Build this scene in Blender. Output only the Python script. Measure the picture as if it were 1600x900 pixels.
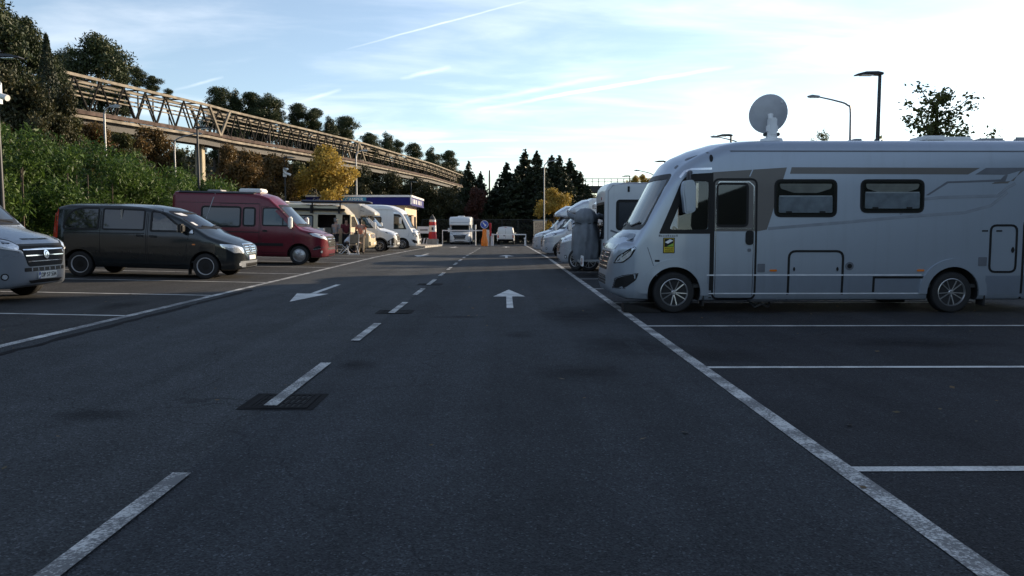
import bpy, bmesh, math, random
import numpy as np
from mathutils import Vector, Matrix, Euler
from mathutils.bvhtree import BVHTree
from mathutils.geometry import delaunay_2d_cdt

for o in list(bpy.data.objects):
    bpy.data.objects.remove(o)
SC = bpy.context.scene
COL = SC.collection
R = math.radians
PI = math.pi
random.seed(7)

# ------------------------------------------------------------------ camera
FOC, CAMH, PITCH, YAW = 1200.0, 1.45, math.atan(96/1200), math.atan(12/1200)
cam_d = bpy.data.cameras.new('camera')
cam_d.sensor_width = 36.0
cam_d.lens = 36.0*FOC/1600.0
cam_d.clip_start, cam_d.clip_end = 0.05, 6000
cam = bpy.data.objects.new('camera', cam_d)
COL.objects.link(cam)
cam.location = (0, 0, CAMH)
cam.rotation_euler = (PI/2-PITCH, 0, -YAW)
SC.camera = cam

# ------------------------------------------------------------------ light
SUN_AZ, SUN_EL = R(56), R(14)          # azimuth from +Y towards +X
w = bpy.data.worlds.new('World'); SC.world = w; w.use_nodes = True
nt = w.node_tree; nt.nodes.clear()
def N(tree, typ, **kw):
    n = tree.nodes.new(typ)
    for k, v in kw.items():
        if k.startswith('i_'):
            key = k[2:].replace('_', ' ')
            n.inputs[int(key) if key.isdigit() else key].default_value = v
        else: setattr(n, k, v)
    return n
sky = N(nt, 'ShaderNodeTexSky', sky_type='NISHITA', sun_disc=False, sun_elevation=SUN_EL, sun_rotation=SUN_AZ,
        altitude=100, air_density=1.0, dust_density=0.35, ozone_density=2.6)
tc = N(nt, 'ShaderNodeTexCoord')
L = nt.links.new
# thin cirrus: noise on the sky direction projected on a high cloud layer
sep = N(nt, 'ShaderNodeSeparateXYZ'); L(tc.outputs['Generated'], sep.inputs[0])
zc = N(nt, 'ShaderNodeMath', operation='MAXIMUM'); zc.inputs[1].default_value = 0.02; L(sep.outputs['Z'], zc.inputs[0])
za = N(nt, 'ShaderNodeMath', operation='ADD'); za.inputs[1].default_value = 0.10; L(zc.outputs[0], za.inputs[0])
def mth(op, a, b=None, clamp=False):
    n = N(nt, 'ShaderNodeMath', operation=op); n.use_clamp = clamp
    for i, v in enumerate((a, b)):
        if v is None: continue
        if isinstance(v, (int, float)): n.inputs[i].default_value = v
        else: L(v, n.inputs[i])
    return n.outputs[0]
cx = mth('DIVIDE', sep.outputs['X'], za.outputs[0]); cy = mth('DIVIDE', sep.outputs['Y'], za.outputs[0])
cmb = N(nt, 'ShaderNodeCombineXYZ'); L(cx, cmb.inputs[0]); L(cy, cmb.inputs[1])
mp = N(nt, 'ShaderNodeMapping'); mp.inputs['Rotation'].default_value = (0, 0, R(-24)); mp.inputs['Scale'].default_value = (0.8, 1.7, 1)
L(cmb.outputs[0], mp.inputs[0])
nz = N(nt, 'ShaderNodeTexNoise', noise_dimensions='2D'); nz.inputs['Scale'].default_value = 1.15; nz.inputs['Detail'].default_value = 7
nz.inputs['Roughness'].default_value = 0.55; nz.inputs['Distortion'].default_value = 0.25
L(mp.outputs[0], nz.inputs['Vector'])
rp = N(nt, 'ShaderNodeMapRange'); rp.inputs[1].default_value = 0.40; rp.inputs[2].default_value = 0.86
L(nz.outputs[0], rp.inputs[0])
cloud = mth('MULTIPLY_ADD', mth('POWER', rp.outputs[0], 1.35), 0.52); cloud.node.inputs[2].default_value = .15
# contrails: great-circle streaks, each given by the two directions it passes
def sky_dir(px, py):
    f = Vector((math.sin(YAW)*math.cos(PITCH), math.cos(YAW)*math.cos(PITCH), -math.sin(PITCH)))
    r = Vector((math.cos(YAW), -math.sin(YAW), 0)); u = r.cross(f)
    return (f + r*((px-800)/FOC) + u*((450-py)/FOC)).normalized()
TRAILS = [((560, 72), (820, 2), .0014, .45), ((770, 167), (1120, 107), .0030, .62), ((700, 166), (960, 118), .004, .28),
          ((630, 122), (700, 106), .0035, .38), ((275, 139), (345, 122), .0022, .36), ((640, 223), (800, 219), .0022, .42),
          ((690, 247), (800, 245), .0016, .25), ((470, 158), (530, 143), .003, .3)]
def dotn(v):
    n = N(nt, 'ShaderNodeVectorMath', operation='DOT_PRODUCT'); L(tc.outputs['Generated'], n.inputs[0]); n.inputs[1].default_value = v
    return n.outputs['Value']
wob = N(nt, 'ShaderNodeTexNoise'); wob.inputs['Scale'].default_value = 18; wob.inputs['Detail'].default_value = 4; L(tc.outputs['Generated'], wob.inputs['Vector'])
for a, b, wd, am in TRAILS:
    A, B = sky_dir(*a), sky_dir(*b)
    nrm = A.cross(B).normalized(); mid = (A+B).normalized(); along = nrm.cross(mid).normalized()
    half = abs((B-mid).dot(along))
    dd = mth('ABSOLUTE', mth('ADD', dotn(nrm), mth('MULTIPLY', mth('SUBTRACT', wob.outputs[0], .5), wd*2.2)))
    prof = mth('SUBTRACT', 1.0, mth('DIVIDE', dd, wd), True)
    end = mth('SUBTRACT', 1.0, mth('DIVIDE', mth('ABSOLUTE', dotn(along)), half*1.15), True)
    end = mth('POWER', end, .5)
    fr = mth('GREATER_THAN', dotn(mid), 0.0)
    t = mth('MULTIPLY', mth('MULTIPLY', prof, end), mth('MULTIPLY', mth('MULTIPLY', fr, wob.outputs[0]), am*1.5))
    cloud = mth('ADD', cloud, t)
cloud = mth('MINIMUM', cloud, 0.9)
hsv = N(nt, 'ShaderNodeHueSaturation'); hsv.inputs['Saturation'].default_value = .22; hsv.inputs['Value'].default_value = 1.5
L(sky.outputs[0], hsv.inputs['Color'])
add = N(nt, 'ShaderNodeMixRGB', blend_type='ADD'); add.inputs[0].default_value = 1; L(hsv.outputs[0], add.inputs[1]); add.inputs[2].default_value = (1.6, 1.65, 1.75, 1)
mx = N(nt, 'ShaderNodeMixRGB'); L(cloud, mx.inputs[0]); L(sky.outputs[0], mx.inputs[1]); L(add.outputs[0], mx.inputs[2])
bg = N(nt, 'ShaderNodeBackground'); bg.inputs['Strength'].default_value = 0.10
L(mx.outputs[0], bg.inputs[0])
wo = N(nt, 'ShaderNodeOutputWorld'); L(bg.outputs[0], wo.inputs[0])

sun_d = bpy.data.lights.new('sun', 'SUN'); sun_d.energy = 4.0; sun_d.angle = R(0.5); sun_d.color = (1.0, .80, .56)
sun = bpy.data.objects.new('sun', sun_d); COL.objects.link(sun)
SUNV = Vector((math.sin(SUN_AZ)*math.cos(SUN_EL), math.cos(SUN_AZ)*math.cos(SUN_EL), math.sin(SUN_EL)))
sun.rotation_euler = SUNV.to_track_quat('Z', 'Y').to_euler()
sun.location = (60, 40, 40)
SC.view_settings.view_transform = 'Standard'; SC.view_settings.look = 'None'
SC.view_settings.exposure = 1.0; SC.view_settings.gamma = 1.0; SC.view_settings.use_curve_mapping = False
SC.cycles.max_bounces = 6; SC.cycles.transparent_max_bounces = 12

# ------------------------------------------------------------------ terrain height
def gz(x, y):
    return 0.02*max(0.0, -1.9-x) - 0.009*max(0.0, y-35.0)
def hz(x, y):
    """hillside to the left, swinging round behind the car park"""
    base = -17.0 + (max(0.0, y-95)*.15)
    s = base-x
    h = 0.0
    if s > 0:
        h = 0.42*s if s < 34 else 0.42*34 + .2*(s-34)
        h *= min(1.0, .35+s/14)
    return gz(max(x, -17), min(y, 110)) + h
def at(px, py, d):
    """world point seen at a photo pixel, d metres ahead along the road"""
    v = sky_dir(px, py); t = d/v.y
    return Vector((0, 0, CAMH))+v*t
def hX(px, d): return at(px, 354, d).x
def hZ(py, d): return at(788, py, d).z

# ------------------------------------------------------------------ object helpers
def tag(o, label=None, cat=None, group=None, kind=None):
    if label: o['label'] = label
    if cat: o['category'] = cat
    if group: o['group'] = group
    if kind: o['kind'] = kind
    return o
def empty(name, loc=(0, 0, 0), rot=(0, 0, 0), label=None, cat=None, group=None):
    o = bpy.data.objects.new(name, None); o.empty_display_size = .3
    COL.objects.link(o); o.location = loc; o.rotation_euler = rot
    return tag(o, label, cat, group)
def link(name, me, parent=None, mat=None, loc=None, rot=None, sc=None):
    o = bpy.data.objects.new(name, me); COL.objects.link(o)
    if parent is not None: o.parent = parent
    if mat is not None:
        me.materials.clear()
        for m in (mat if isinstance(mat, (list, tuple)) else [mat]): me.materials.append(m)
    if loc is not None: o.location = loc
    if rot is not None: o.rotation_euler = rot
    if sc is not None: o.scale = sc
    return o
def copy_tree(o, parent=None):
    c = o.copy(); COL.objects.link(c)
    if parent is not None: c.parent = parent
    for ch in list(o.children): copy_tree(ch, c)
    return c
class MB:
    """collects shapes for one mesh object"""
    def __init__(s): s.v = []; s.f = []; s.mi = []; s.cur = 0
    def add(s, vs, fs):
        k = len(s.v); s.v += [tuple(v) for v in vs]
        for f in fs: s.f.append(tuple(i+k for i in f)); s.mi.append(s.cur)
        return s
    def box(s, c, size, rot=None):
        hx, hy, hz_ = size[0]/2, size[1]/2, size[2]/2
        P = [Vector((x, y, z)) for x in (-hx, hx) for y in (-hy, hy) for z in (-hz_, hz_)]
        if rot is not None:
            M = Euler(rot).to_matrix(); P = [M@p for p in P]
        c = Vector(c)
        return s.add([p+c for p in P], [(0, 1, 3, 2), (4, 6, 7, 5), (0, 4, 5, 1), (2, 3, 7, 6), (0, 2, 6, 4), (1, 5, 7, 3)])
    def b2(s, x0, y0, z0, x1, y1, z1): return s.box(((x0+x1)/2, (y0+y1)/2, (z0+z1)/2), (abs(x1-x0), abs(y1-y0), abs(z1-z0)))
    def bar(s, a, b, wd, h=None):
        """square bar between two points"""
        a, b = Vector(a), Vector(b); h = h or wd; d = (b-a).normalized()
        up = Vector((0, 0, 1)) if abs(d.z) < .95 else Vector((1, 0, 0))
        x = d.cross(up).normalized()*wd/2; y = x.cross(d).normalized()*h/2
        P = [q+sx*x+sy*y for q in (a, b) for sx, sy in ((-1, -1), (1, -1), (1, 1), (-1, 1))]
        return s.add(P, [(3, 2, 1, 0), (4, 5, 6, 7), (0, 1, 5, 4), (1, 2, 6, 5), (2, 3, 7, 6), (3, 0, 4, 7)])
    def tube(s, pts, r, n=8, cap=True):
        pts = [Vector(p) for p in pts]; rr = r if isinstance(r, (list, tuple)) else [r]*len(pts)
        V = []; F = []; ref = None
        for i, p in enumerate(pts):
            d = (pts[min(i+1, len(pts)-1)]-pts[max(i-1, 0)]).normalized()
            if ref is None: ref = d.orthogonal().normalized()
            ref = (ref-d*ref.dot(d)).normalized(); b = d.cross(ref)
            for k in range(n):
                a = 2*PI*k/n; V.append(p+(ref*math.cos(a)+b*math.sin(a))*rr[i])
        for i in range(len(pts)-1):
            for k in range(n):
                F.append((i*n+k, i*n+(k+1) % n, (i+1)*n+(k+1) % n, (i+1)*n+k))
        if cap:
            F.append(tuple(reversed(range(n)))); F.append(tuple(range((len(pts)-1)*n, len(pts)*n)))
        return s.add(V, F)
    def lathe(s, prof, n=24, axis='z', c=(0, 0, 0), cap=True):
        """prof: (radius, height) list"""
        V = []; F = []; c = Vector(c)
        for r_, h in prof:
            for k in range(n):
                a = 2*PI*k/n; x, y = r_*math.cos(a), r_*math.sin(a)
                V.append(c+(Vector((x, y, h)) if axis == 'z' else Vector((x, h, y)) if axis == 'y' else Vector((h, x, y))))
        for i in range(len(prof)-1):
            for k in range(n): F.append((i*n+k, i*n+(k+1) % n, (i+1)*n+(k+1) % n, (i+1)*n+k))
        if cap: F.append(tuple(range(n))); F.append(tuple(range((len(prof)-1)*n, len(prof)*n)))
        return s.add(V, F)
    def prism(s, poly, axis, a0, a1):
        """polygon extruded along an axis; poly in the other two axes (xz for y, yz for x, xy for z)"""
        n = len(poly)
        def mk(p, q): return (p[0], q, p[1]) if axis == 'y' else (q, p[0], p[1]) if axis == 'x' else (p[0], p[1], q)
        V = [mk(p, a0) for p in poly]+[mk(p, a1) for p in poly]
        F = [tuple(range(n)), tuple(reversed(range(n, 2*n)))]+[(i, i+n, (i+1) % n+n, (i+1) % n) for i in range(n)]
        return s.add(V, F)
    def mesh(s, name, smooth=None, bevel=0):
        me = bpy.data.meshes.new(name); me.from_pydata(s.v, [], s.f)
        if any(s.mi): me.polygons.foreach_set('material_index', s.mi)
        bm = bmesh.new(); bm.from_mesh(me)
        bmesh.ops.recalc_face_normals(bm, faces=bm.faces)
        if bevel:
            es = [e for e in bm.edges if e.is_manifold and e.calc_face_angle(0) > .6]
            bmesh.ops.bevel(bm, geom=es, offset=bevel, segments=2, affect='EDGES', clamp_overlap=True)
        bm.to_mesh(me); bm.free()
        if smooth is not None:
            me.polygons.foreach_set('use_smooth', [True]*len(me.polygons)); me.set_sharp_from_angle(angle=R(smooth))
        me.update(); return me
    def build(s, name, mat, parent=None, smooth=None, bevel=0, **kw):
        return link(name, s.mesh(name, smooth, bevel), parent, mat, **kw)
def sweep_pts(pts, n=6):
    """Catmull-Rom through points"""
    P = [Vector(p) for p in pts]; P = [P[0]*2-P[1]]+P+[P[-1]*2-P[-2]]; out = []
    for i in range(1, len(P)-2):
        for k in range(n):
            t = k/n; a, b, c, d = P[i-1:i+3]
            out.append(.5*((2*b)+(c-a)*t+(2*a-5*b+4*c-d)*t*t+(3*b-a-3*c+d)*t**3))
    out.append(P[-2]); return out
def text_mesh(s, size, depth=.002, align='CENTER'):
    cu = bpy.data.curves.new('txt', 'FONT'); cu.body = s; cu.size = size; cu.align_x = align; cu.align_y = 'CENTER'; cu.extrude = depth; cu.resolution_u = 3
    o = bpy.data.objects.new('txt', cu); COL.objects.link(o)
    dg = bpy.context.evaluated_depsgraph_get()
    me = bpy.data.meshes.new_from_object(o.evaluated_get(dg)); bpy.data.objects.remove(o); bpy.data.curves.remove(cu)
    return me

# ------------------------------------------------------------------ materials
def newmat(name):
    m = bpy.data.materials.new(name); m.use_nodes = True; t = m.node_tree
    return m, t, t.nodes['Principled BSDF']
def simple(name, col, rough=.5, metal=0, coat=0, vary=.12, scale=6.0, bump=0, bscale=60, emis=None, spec=.5):
    m, t, b = newmat(name)
    b.inputs['Roughness'].default_value = rough; b.inputs['Metallic'].default_value = metal; b.inputs['Coat Weight'].default_value = coat
    b.inputs['Coat Roughness'].default_value = .05; b.inputs['Specular IOR Level'].default_value = spec
    c = (*col, 1)
    tcn = N(t, 'ShaderNodeTexCoord')
    if vary:
        n = N(t, 'ShaderNodeTexNoise'); n.inputs['Scale'].default_value = scale; n.inputs['Detail'].default_value = 5
        t.links.new(tcn.outputs['Object'], n.inputs['Vector'])
        mr = N(t, 'ShaderNodeMapRange'); mr.inputs[3].default_value = 1-vary; mr.inputs[4].default_value = 1+vary; mr.inputs[1].default_value = .3; mr.inputs[2].default_value = .7
        t.links.new(n.outputs[0], mr.inputs[0])
        mu = N(t, 'ShaderNodeVectorMath', operation='SCALE'); mu.inputs[0].default_value = col; t.links.new(mr.outputs[0], mu.inputs['Scale'])
        t.links.new(mu.outputs[0], b.inputs['Base Color'])
        rr = N(t, 'ShaderNodeMapRange'); rr.inputs[3].default_value = max(.02, rough-.08); rr.inputs[4].default_value = min(1, rough+.1)
        t.links.new(n.outputs[0], rr.inputs[0]); t.links.new(rr.outputs[0], b.inputs['Roughness'])
    else: b.inputs['Base Color'].default_value = c
    if bump:
        n2 = N(t, 'ShaderNodeTexNoise'); n2.inputs['Scale'].default_value = bscale; n2.inputs['Detail'].default_value = 4
        t.links.new(tcn.outputs['Object'], n2.inputs['Vector'])
        bp = N(t, 'ShaderNodeBump'); bp.inputs['Strength'].default_value = bump; bp.inputs['Distance'].default_value = .02
        t.links.new(n2.outputs[0], bp.inputs['Height']); t.links.new(bp.outputs[0], b.inputs['Normal'])
    return m
def paint(name, col, metal=.0, rough=.28, dirt=.25, coat=.25):
    """car paint: clear coat, faint orange peel, road grime that grows towards the sills"""
    m, t, b = newmat(name)
    b.inputs['Metallic'].default_value = metal; b.inputs['Coat Weight'].default_value = coat; b.inputs['Coat Roughness'].default_value = .06
    tcn = N(t, 'ShaderNodeTexCoord'); se = N(t, 'ShaderNodeSeparateXYZ'); t.links.new(tcn.outputs['Object'], se.inputs[0])
    n = N(t, 'ShaderNodeTexNoise'); n.inputs['Scale'].default_value = 2.2; n.inputs['Detail'].default_value = 6; n.inputs['Roughness'].default_value = .65
    t.links.new(tcn.outputs['Object'], n.inputs['Vector'])
    mr = N(t, 'ShaderNodeMapRange'); mr.inputs[1].default_value = .9; mr.inputs[2].default_value = .15; mr.inputs[3].default_value = .06; mr.inputs[4].default_value = 1
    t.links.new(se.outputs['Z'], mr.inputs[0])
    mu = N(t, 'ShaderNodeMath', operation='MULTIPLY'); t.links.new(mr.outputs[0], mu.inputs[0]); t.links.new(n.outputs[0], mu.inputs[1])
    m2 = N(t, 'ShaderNodeMath', operation='MULTIPLY'); m2.inputs[1].default_value = dirt*1.6; m2.use_clamp = True; t.links.new(mu.outputs[0], m2.inputs[0])
    mix = N(t, 'ShaderNodeMixRGB'); mix.inputs[1].default_value = (*col, 1); mix.inputs[2].default_value = (.10, .09, .075, 1)
    t.links.new(m2.outputs[0], mix.inputs[0]); t.links.new(mix.outputs[0], b.inputs['Base Color'])
    mps = N(t, 'ShaderNodeMapping'); mps.inputs['Scale'].default_value = (9, 9, .55); t.links.new(tcn.outputs['Object'], mps.inputs[0])
    ns = N(t, 'ShaderNodeTexNoise'); ns.inputs['Scale'].default_value = 1.0; ns.inputs['Detail'].default_value = 3; t.links.new(mps.outputs[0], ns.inputs['Vector'])
    ms = N(t, 'ShaderNodeMapRange'); ms.inputs[1].default_value = .52; ms.inputs[2].default_value = .75; ms.inputs[3].default_value = 0; ms.inputs[4].default_value = .07*dirt/.3; t.links.new(ns.outputs[0], ms.inputs[0])
    mix2 = N(t, 'ShaderNodeMixRGB'); mix2.inputs[2].default_value = (.12, .11, .10, 1); t.links.new(ms.outputs[0], mix2.inputs[0]); t.links.new(mix.outputs[0], mix2.inputs[1]); t.links.new(mix2.outputs[0], b.inputs['Base Color'])
    rr = N(t, 'ShaderNodeMapRange'); rr.inputs[3].default_value = rough; rr.inputs[4].default_value = .8; t.links.new(m2.outputs[0], rr.inputs[0])
    t.links.new(rr.outputs[0], b.inputs['Roughness'])
    n3 = N(t, 'ShaderNodeTexNoise'); n3.inputs['Scale'].default_value = 3.0; n3.inputs['Detail'].default_value = 1; t.links.new(tcn.outputs['Object'], n3.inputs['Vector'])
    bp = N(t, 'ShaderNodeBump'); bp.inputs['Strength'].default_value = .06; bp.inputs['Distance'].default_value = .03
    t.links.new(n3.outputs[0], bp.inputs['Height']); t.links.new(bp.outputs[0], b.inputs['Normal']); t.links.new(bp.outputs[0], b.inputs['Coat Normal'])
    return m
def glassmat(name, tint=(.78, .81, .82), trans=.85):
    m, t, b = newmat(name)
    out = t.nodes['Material Output']; t.nodes.remove(b)
    gl = N(t, 'ShaderNodeBsdfGlossy'); gl.inputs['Roughness'].default_value = .02; gl.inputs['Color'].default_value = (1, 1, 1, 1)
    tr = N(t, 'ShaderNodeBsdfTransparent'); tr.inputs['Color'].default_value = (*tint, 1)
    fr = N(t, 'ShaderNodeFresnel'); fr.inputs['IOR'].default_value = 1.6
    mr = N(t, 'ShaderNodeMapRange'); mr.inputs[3].default_value = .03; mr.inputs[4].default_value = 1; t.links.new(fr.outputs[0], mr.inputs[0])
    n = N(t, 'ShaderNodeTexNoise'); n.inputs['Scale'].default_value = 1.5
    bp = N(t, 'ShaderNodeBump'); bp.inputs['Strength'].default_value = .03; t.links.new(n.outputs[0], bp.inputs['Height']); t.links.new(bp.outputs[0], gl.inputs['Normal'])
    mx_ = N(t, 'ShaderNodeMixShader'); t.links.new(mr.outputs[0], mx_.inputs[0]); t.links.new(tr.outputs[0], mx_.inputs[1]); t.links.new(gl.outputs[0], mx_.inputs[2])
    t.links.new(mx_.outputs[0], out.inputs[0]); return m
def leafmat(name, cols, trans=.3, rough=.55, warm=None):
    """cols: ramp of leaf colours, picked per leaf; bigger patches shift it"""
    m, t, b = newmat(name)
    out = t.nodes['Material Output']
    g = N(t, 'ShaderNodeNewGeometry'); tcn = N(t, 'ShaderNodeTexCoord')
    n = N(t, 'ShaderNodeTexNoise'); n.inputs['Scale'].default_value = .55; n.inputs['Detail'].default_value = 3; t.links.new(tcn.outputs['Object'], n.inputs['Vector'])
    a = N(t, 'ShaderNodeMath', operation='MULTIPLY_ADD'); t.links.new(n.outputs[0], a.inputs[0]); a.inputs[1].default_value = 1.1; a.inputs[2].default_value = -.3
    a2 = N(t, 'ShaderNodeMath', operation='MULTIPLY_ADD'); t.links.new(g.outputs['Random Per Island'], a2.inputs[0]); a2.inputs[1].default_value = .55; t.links.new(a.outputs[0], a2.inputs[2])
    cr = N(t, 'ShaderNodeValToRGB'); el = cr.color_ramp.elements
    while len(el) < len(cols): el.new(.5)
    for i, c in enumerate(cols): el[i].position = i/(len(cols)-1); el[i].color = (*c, 1)
    t.links.new(a2.outputs[0], cr.inputs[0]); t.links.new(cr.outputs[0], b.inputs['Base Color'])
    b.inputs['Roughness'].default_value = rough; b.inputs['Specular IOR Level'].default_value = .3
    tl = N(t, 'ShaderNodeBsdfTranslucent'); t.links.new(cr.outputs[0], tl.inputs[0])
    mx_ = N(t, 'ShaderNodeMixShader'); mx_.inputs[0].default_value = trans
    t.links.new(b.outputs[0], mx_.inputs[1]); t.links.new(tl.outputs[0], mx_.inputs[2]); t.links.new(mx_.outputs[0], out.inputs[0])
    return m
M = {}
M['black_plastic'] = simple('black_plastic', (.018, .018, .02), .45, bump=.05, bscale=200)
M['trim_black'] = simple('trim_black', (.008, .008, .009), .5, spec=.3)
M['rubber'] = simple('tyre_rubber', (.014, .014, .015), .8, bump=.15, bscale=120, vary=.3)
M['alloy'] = simple('alloy_metal', (.40, .40, .41), .32, .85)
M['steel'] = simple('steel_wheel', (.50, .50, .51), .45, .2)
M['chrome'] = simple('chrome', (.72, .73, .75), .12, 1.0, vary=.04)
M['dark_glass'] = simple('tinted_glass', (.012, .014, .017), .04, spec=.8, vary=0)
M['teal_glass'] = simple('teal_glass', (.02, .045, .05), .04, spec=.8, vary=0)
M['glass'] = glassmat('clear_glass')
M['screen_glass'] = glassmat('windscreen_glass', (.35, .42, .46))
M['smoke_glass'] = glassmat('smoked_glass', (.22, .23, .24))
M['lamp_glass'] = simple('lamp_glass', (.62, .65, .68), .08, .35, 1.0, vary=.3, scale=30)
M['red_lamp'] = simple('red_lamp', (.42, .015, .012), .12, coat=1.0)
M['orange_lamp'] = simple('orange_lamp', (.6, .16, .02), .15, coat=1.0)
M['interior'] = simple('cab_trim', (.05, .05, .052), .8)
M['seat_beige'] = simple('seat_cloth_beige', (.36, .33, .28), .9, bump=.2, bscale=150)
M['seat_grey'] = simple('seat_cloth_grey', (.16, .16, .165), .9, bump=.2, bscale=150)
M['curtain'] = simple('curtain_cloth', (.42, .42, .40), .95, bump=.3, bscale=40)
M['white_plastic'] = simple('white_plastic', (.72, .73, .73), .42, vary=.07)
M['grey_plastic'] = simple('grey_plastic', (.30, .31, .33), .45, vary=.08)
M['liner'] = simple('wheel_arch_liner', (.012, .012, .012), .9)
M['plate'] = simple('number_plate_white', (.74, .74, .70), .35, vary=.05)
M['plate_blue'] = simple('plate_blue', (.02, .06, .30), .35)
M['galv'] = simple('galvanised_steel', (.30, .31, .32), .5, .7, bump=.08, bscale=40)
M['dark_metal'] = simple('dark_painted_metal', (.035, .037, .042), .45, .3)
# ================================================================== ground
def asphalt(name, base, seed, stain=.35):
    m, t, b = newmat(name)
    tcn = N(t, 'ShaderNodeTexCoord'); lk = t.links.new
    def noise(sc, det=4, rough=.6, off=0):
        mpn = N(t, 'ShaderNodeMapping'); mpn.inputs['Location'].default_value = (seed*3.1+off, seed*1.7, 0); lk(tcn.outputs['Object'], mpn.inputs[0])
        n = N(t, 'ShaderNodeTexNoise'); n.inputs['Scale'].default_value = sc; n.inputs['Detail'].default_value = det; n.inputs['Roughness'].default_value = rough
        lk(mpn.outputs[0], n.inputs['Vector']); return n.outputs[0]
    def mr(v, a, b_, c, d):
        n = N(t, 'ShaderNodeMapRange'); n.inputs[1].default_value = a; n.inputs[2].default_value = b_; n.inputs[3].default_value = c; n.inputs[4].default_value = d; lk(v, n.inputs[0]); return n.outputs[0]
    def mul(a, b_):
        n = N(t, 'ShaderNodeMath', operation='MULTIPLY'); lk(a, n.inputs[0])
        if isinstance(b_, float): n.inputs[1].default_value = b_
        else: lk(b_, n.inputs[1])
        return n.outputs[0]
    v = N(t, 'ShaderNodeTexVoronoi'); v.inputs['Scale'].default_value = 100; lk(tcn.outputs['Object'], v.inputs['Vector'])
    stones = N(t, 'ShaderNodeSeparateXYZ'); lk(v.outputs['Color'], stones.inputs[0])
    s1 = mr(stones.outputs[0], 0, 1, .55, 1.45)
    s2 = mr(stones.outputs[1], .90, .97, 1.0, 2.0)          # a few pale chips
    big = mr(noise(.35, 6), .3, .7, .82, 1.16)
    mid = mr(noise(2.3, 5, .7, 9), .3, .7, .90, 1.12)
    st = mr(noise(.42, 7, .72, 40), .63, .76, 1.0, 1.0-stain)   # damp, oily patches
    st2 = mr(noise(1.7, 5, .7, 80), .70, .78, 1.0, 1.0-stain*.8)
    mpt = N(t, 'ShaderNodeMapping'); mpt.inputs['Scale'].default_value = (2.1, .05, 1); lk(tcn.outputs['Object'], mpt.inputs[0])
    nt_ = N(t, 'ShaderNodeTexNoise'); nt_.inputs['Scale'].default_value = 1.0; nt_.inputs['Detail'].default_value = 4; lk(mpt.outputs[0], nt_.inputs['Vector'])
    track = mr(nt_.outputs[0], .35, .65, .84, 1.12)
    nd = N(t, 'ShaderNodeTexNoise'); nd.inputs['Scale'].default_value = 1.3; nd.inputs['Detail'].default_value = 5; lk(tcn.outputs['Object'], nd.inputs['Vector'])
    vd = N(t, 'ShaderNodeVectorMath', operation='MULTIPLY_ADD'); lk(nd.outputs['Color'], vd.inputs[0]); vd.inputs[1].default_value = (1.1, 1.1, 0); lk(tcn.outputs['Object'], vd.inputs[2])
    vc = N(t, 'ShaderNodeTexVoronoi', feature='DISTANCE_TO_EDGE'); vc.inputs['Scale'].default_value = .23; lk(vd.outputs[0], vc.inputs['Vector'])
    crack = mr(vc.outputs['Distance'], .0, .003, .6, 1.0)
    k = mul(mul(mul(mul(mul(mul(s1, s2), big), mul(mid, st)), st2), track), crack)
    sc = N(t, 'ShaderNodeVectorMath', operation='SCALE'); sc.inputs[0].default_value = base; lk(k, sc.inputs['Scale'])
    lk(sc.outputs[0], b.inputs['Base Color'])
    b.inputs['Roughness'].default_value = .9; b.inputs['Specular IOR Level'].default_value = .16
    bp = N(t, 'ShaderNodeBump'); bp.inputs['Strength'].default_value = .75; bp.inputs['Distance'].default_value = .007
    lk(v.outputs['Distance'], bp.inputs['Height']); lk(bp.outputs[0], b.inputs['Normal'])
    return m
def worn_paint(name, col, under=(.045, .046, .05), wear=.5):
    m, t, b = newmat(name); lk = t.links.new
    tcn = N(t, 'ShaderNodeTexCoord')
    n = N(t, 'ShaderNodeTexNoise'); n.inputs['Scale'].default_value = 55; n.inputs['Detail'].default_value = 5; n.inputs['Roughness'].default_value = .7; lk(tcn.outputs['Object'], n.inputs['Vector'])
    n2 = N(t, 'ShaderNodeTexNoise'); n2.inputs['Scale'].default_value = 3; n2.inputs['Detail'].default_value = 4; lk(tcn.outputs['Object'], n2.inputs['Vector'])
    a = N(t, 'ShaderNodeMath', operation='MULTIPLY_ADD'); lk(n2.outputs[0], a.inputs[0]); a.inputs[1].default_value = .8; lk(n.outputs[0], a.inputs[2])
    mr = N(t, 'ShaderNodeMapRange'); mr.inputs[1].default_value = .78; mr.inputs[2].default_value = .78+wear*.5; mr.inputs[3].default_value = 0; mr.inputs[4].default_value = .85; lk(a.outputs[0], mr.inputs[0])
    mix = N(t, 'ShaderNodeMixRGB'); mix.inputs[1].default_value = (*col, 1); mix.inputs[2].default_value = (*under, 1); lk(mr.outputs[0], mix.inputs[0])
    lk(mix.outputs[0], b.inputs['Base Color']); b.inputs['Roughness'].default_value = .7
    bp = N(t, 'ShaderNodeBump'); bp.inputs['Strength'].default_value = .5; bp.inputs['Distance'].default_value = .005; lk(n.outputs[0], bp.inputs['Height']); lk(bp.outputs[0], b.inputs['Normal'])
    return m
M['asphalt_left'] = asphalt('asphalt_older', (.049, .053, .057), 1, .25)
M['asphalt_right'] = asphalt('asphalt_newer', (.037, .041, .046), 2, .38)
M['asphalt_bays'] = asphalt('asphalt_bays', (.027, .029, .033), 3, .42)
M['asphalt_bays_left'] = asphalt('asphalt_bays_left', (.042, .042, .042), 4, .42)
M['line_paint'] = worn_paint('road_paint', (.55, .55, .53), wear=.36)
M['line_crisp'] = worn_paint('bay_paint', (.62, .62, .60), wear=.9)
M['soil'] = simple('soil_and_grass', (.04, .045, .02), .95, vary=.5, scale=.8, bump=.6, bscale=9)
M['hill_soil'] = simple('hillside_scrub_soil', (.024, .028, .013), .95, vary=.5, scale=.3, bump=.6, bscale=3)
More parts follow.
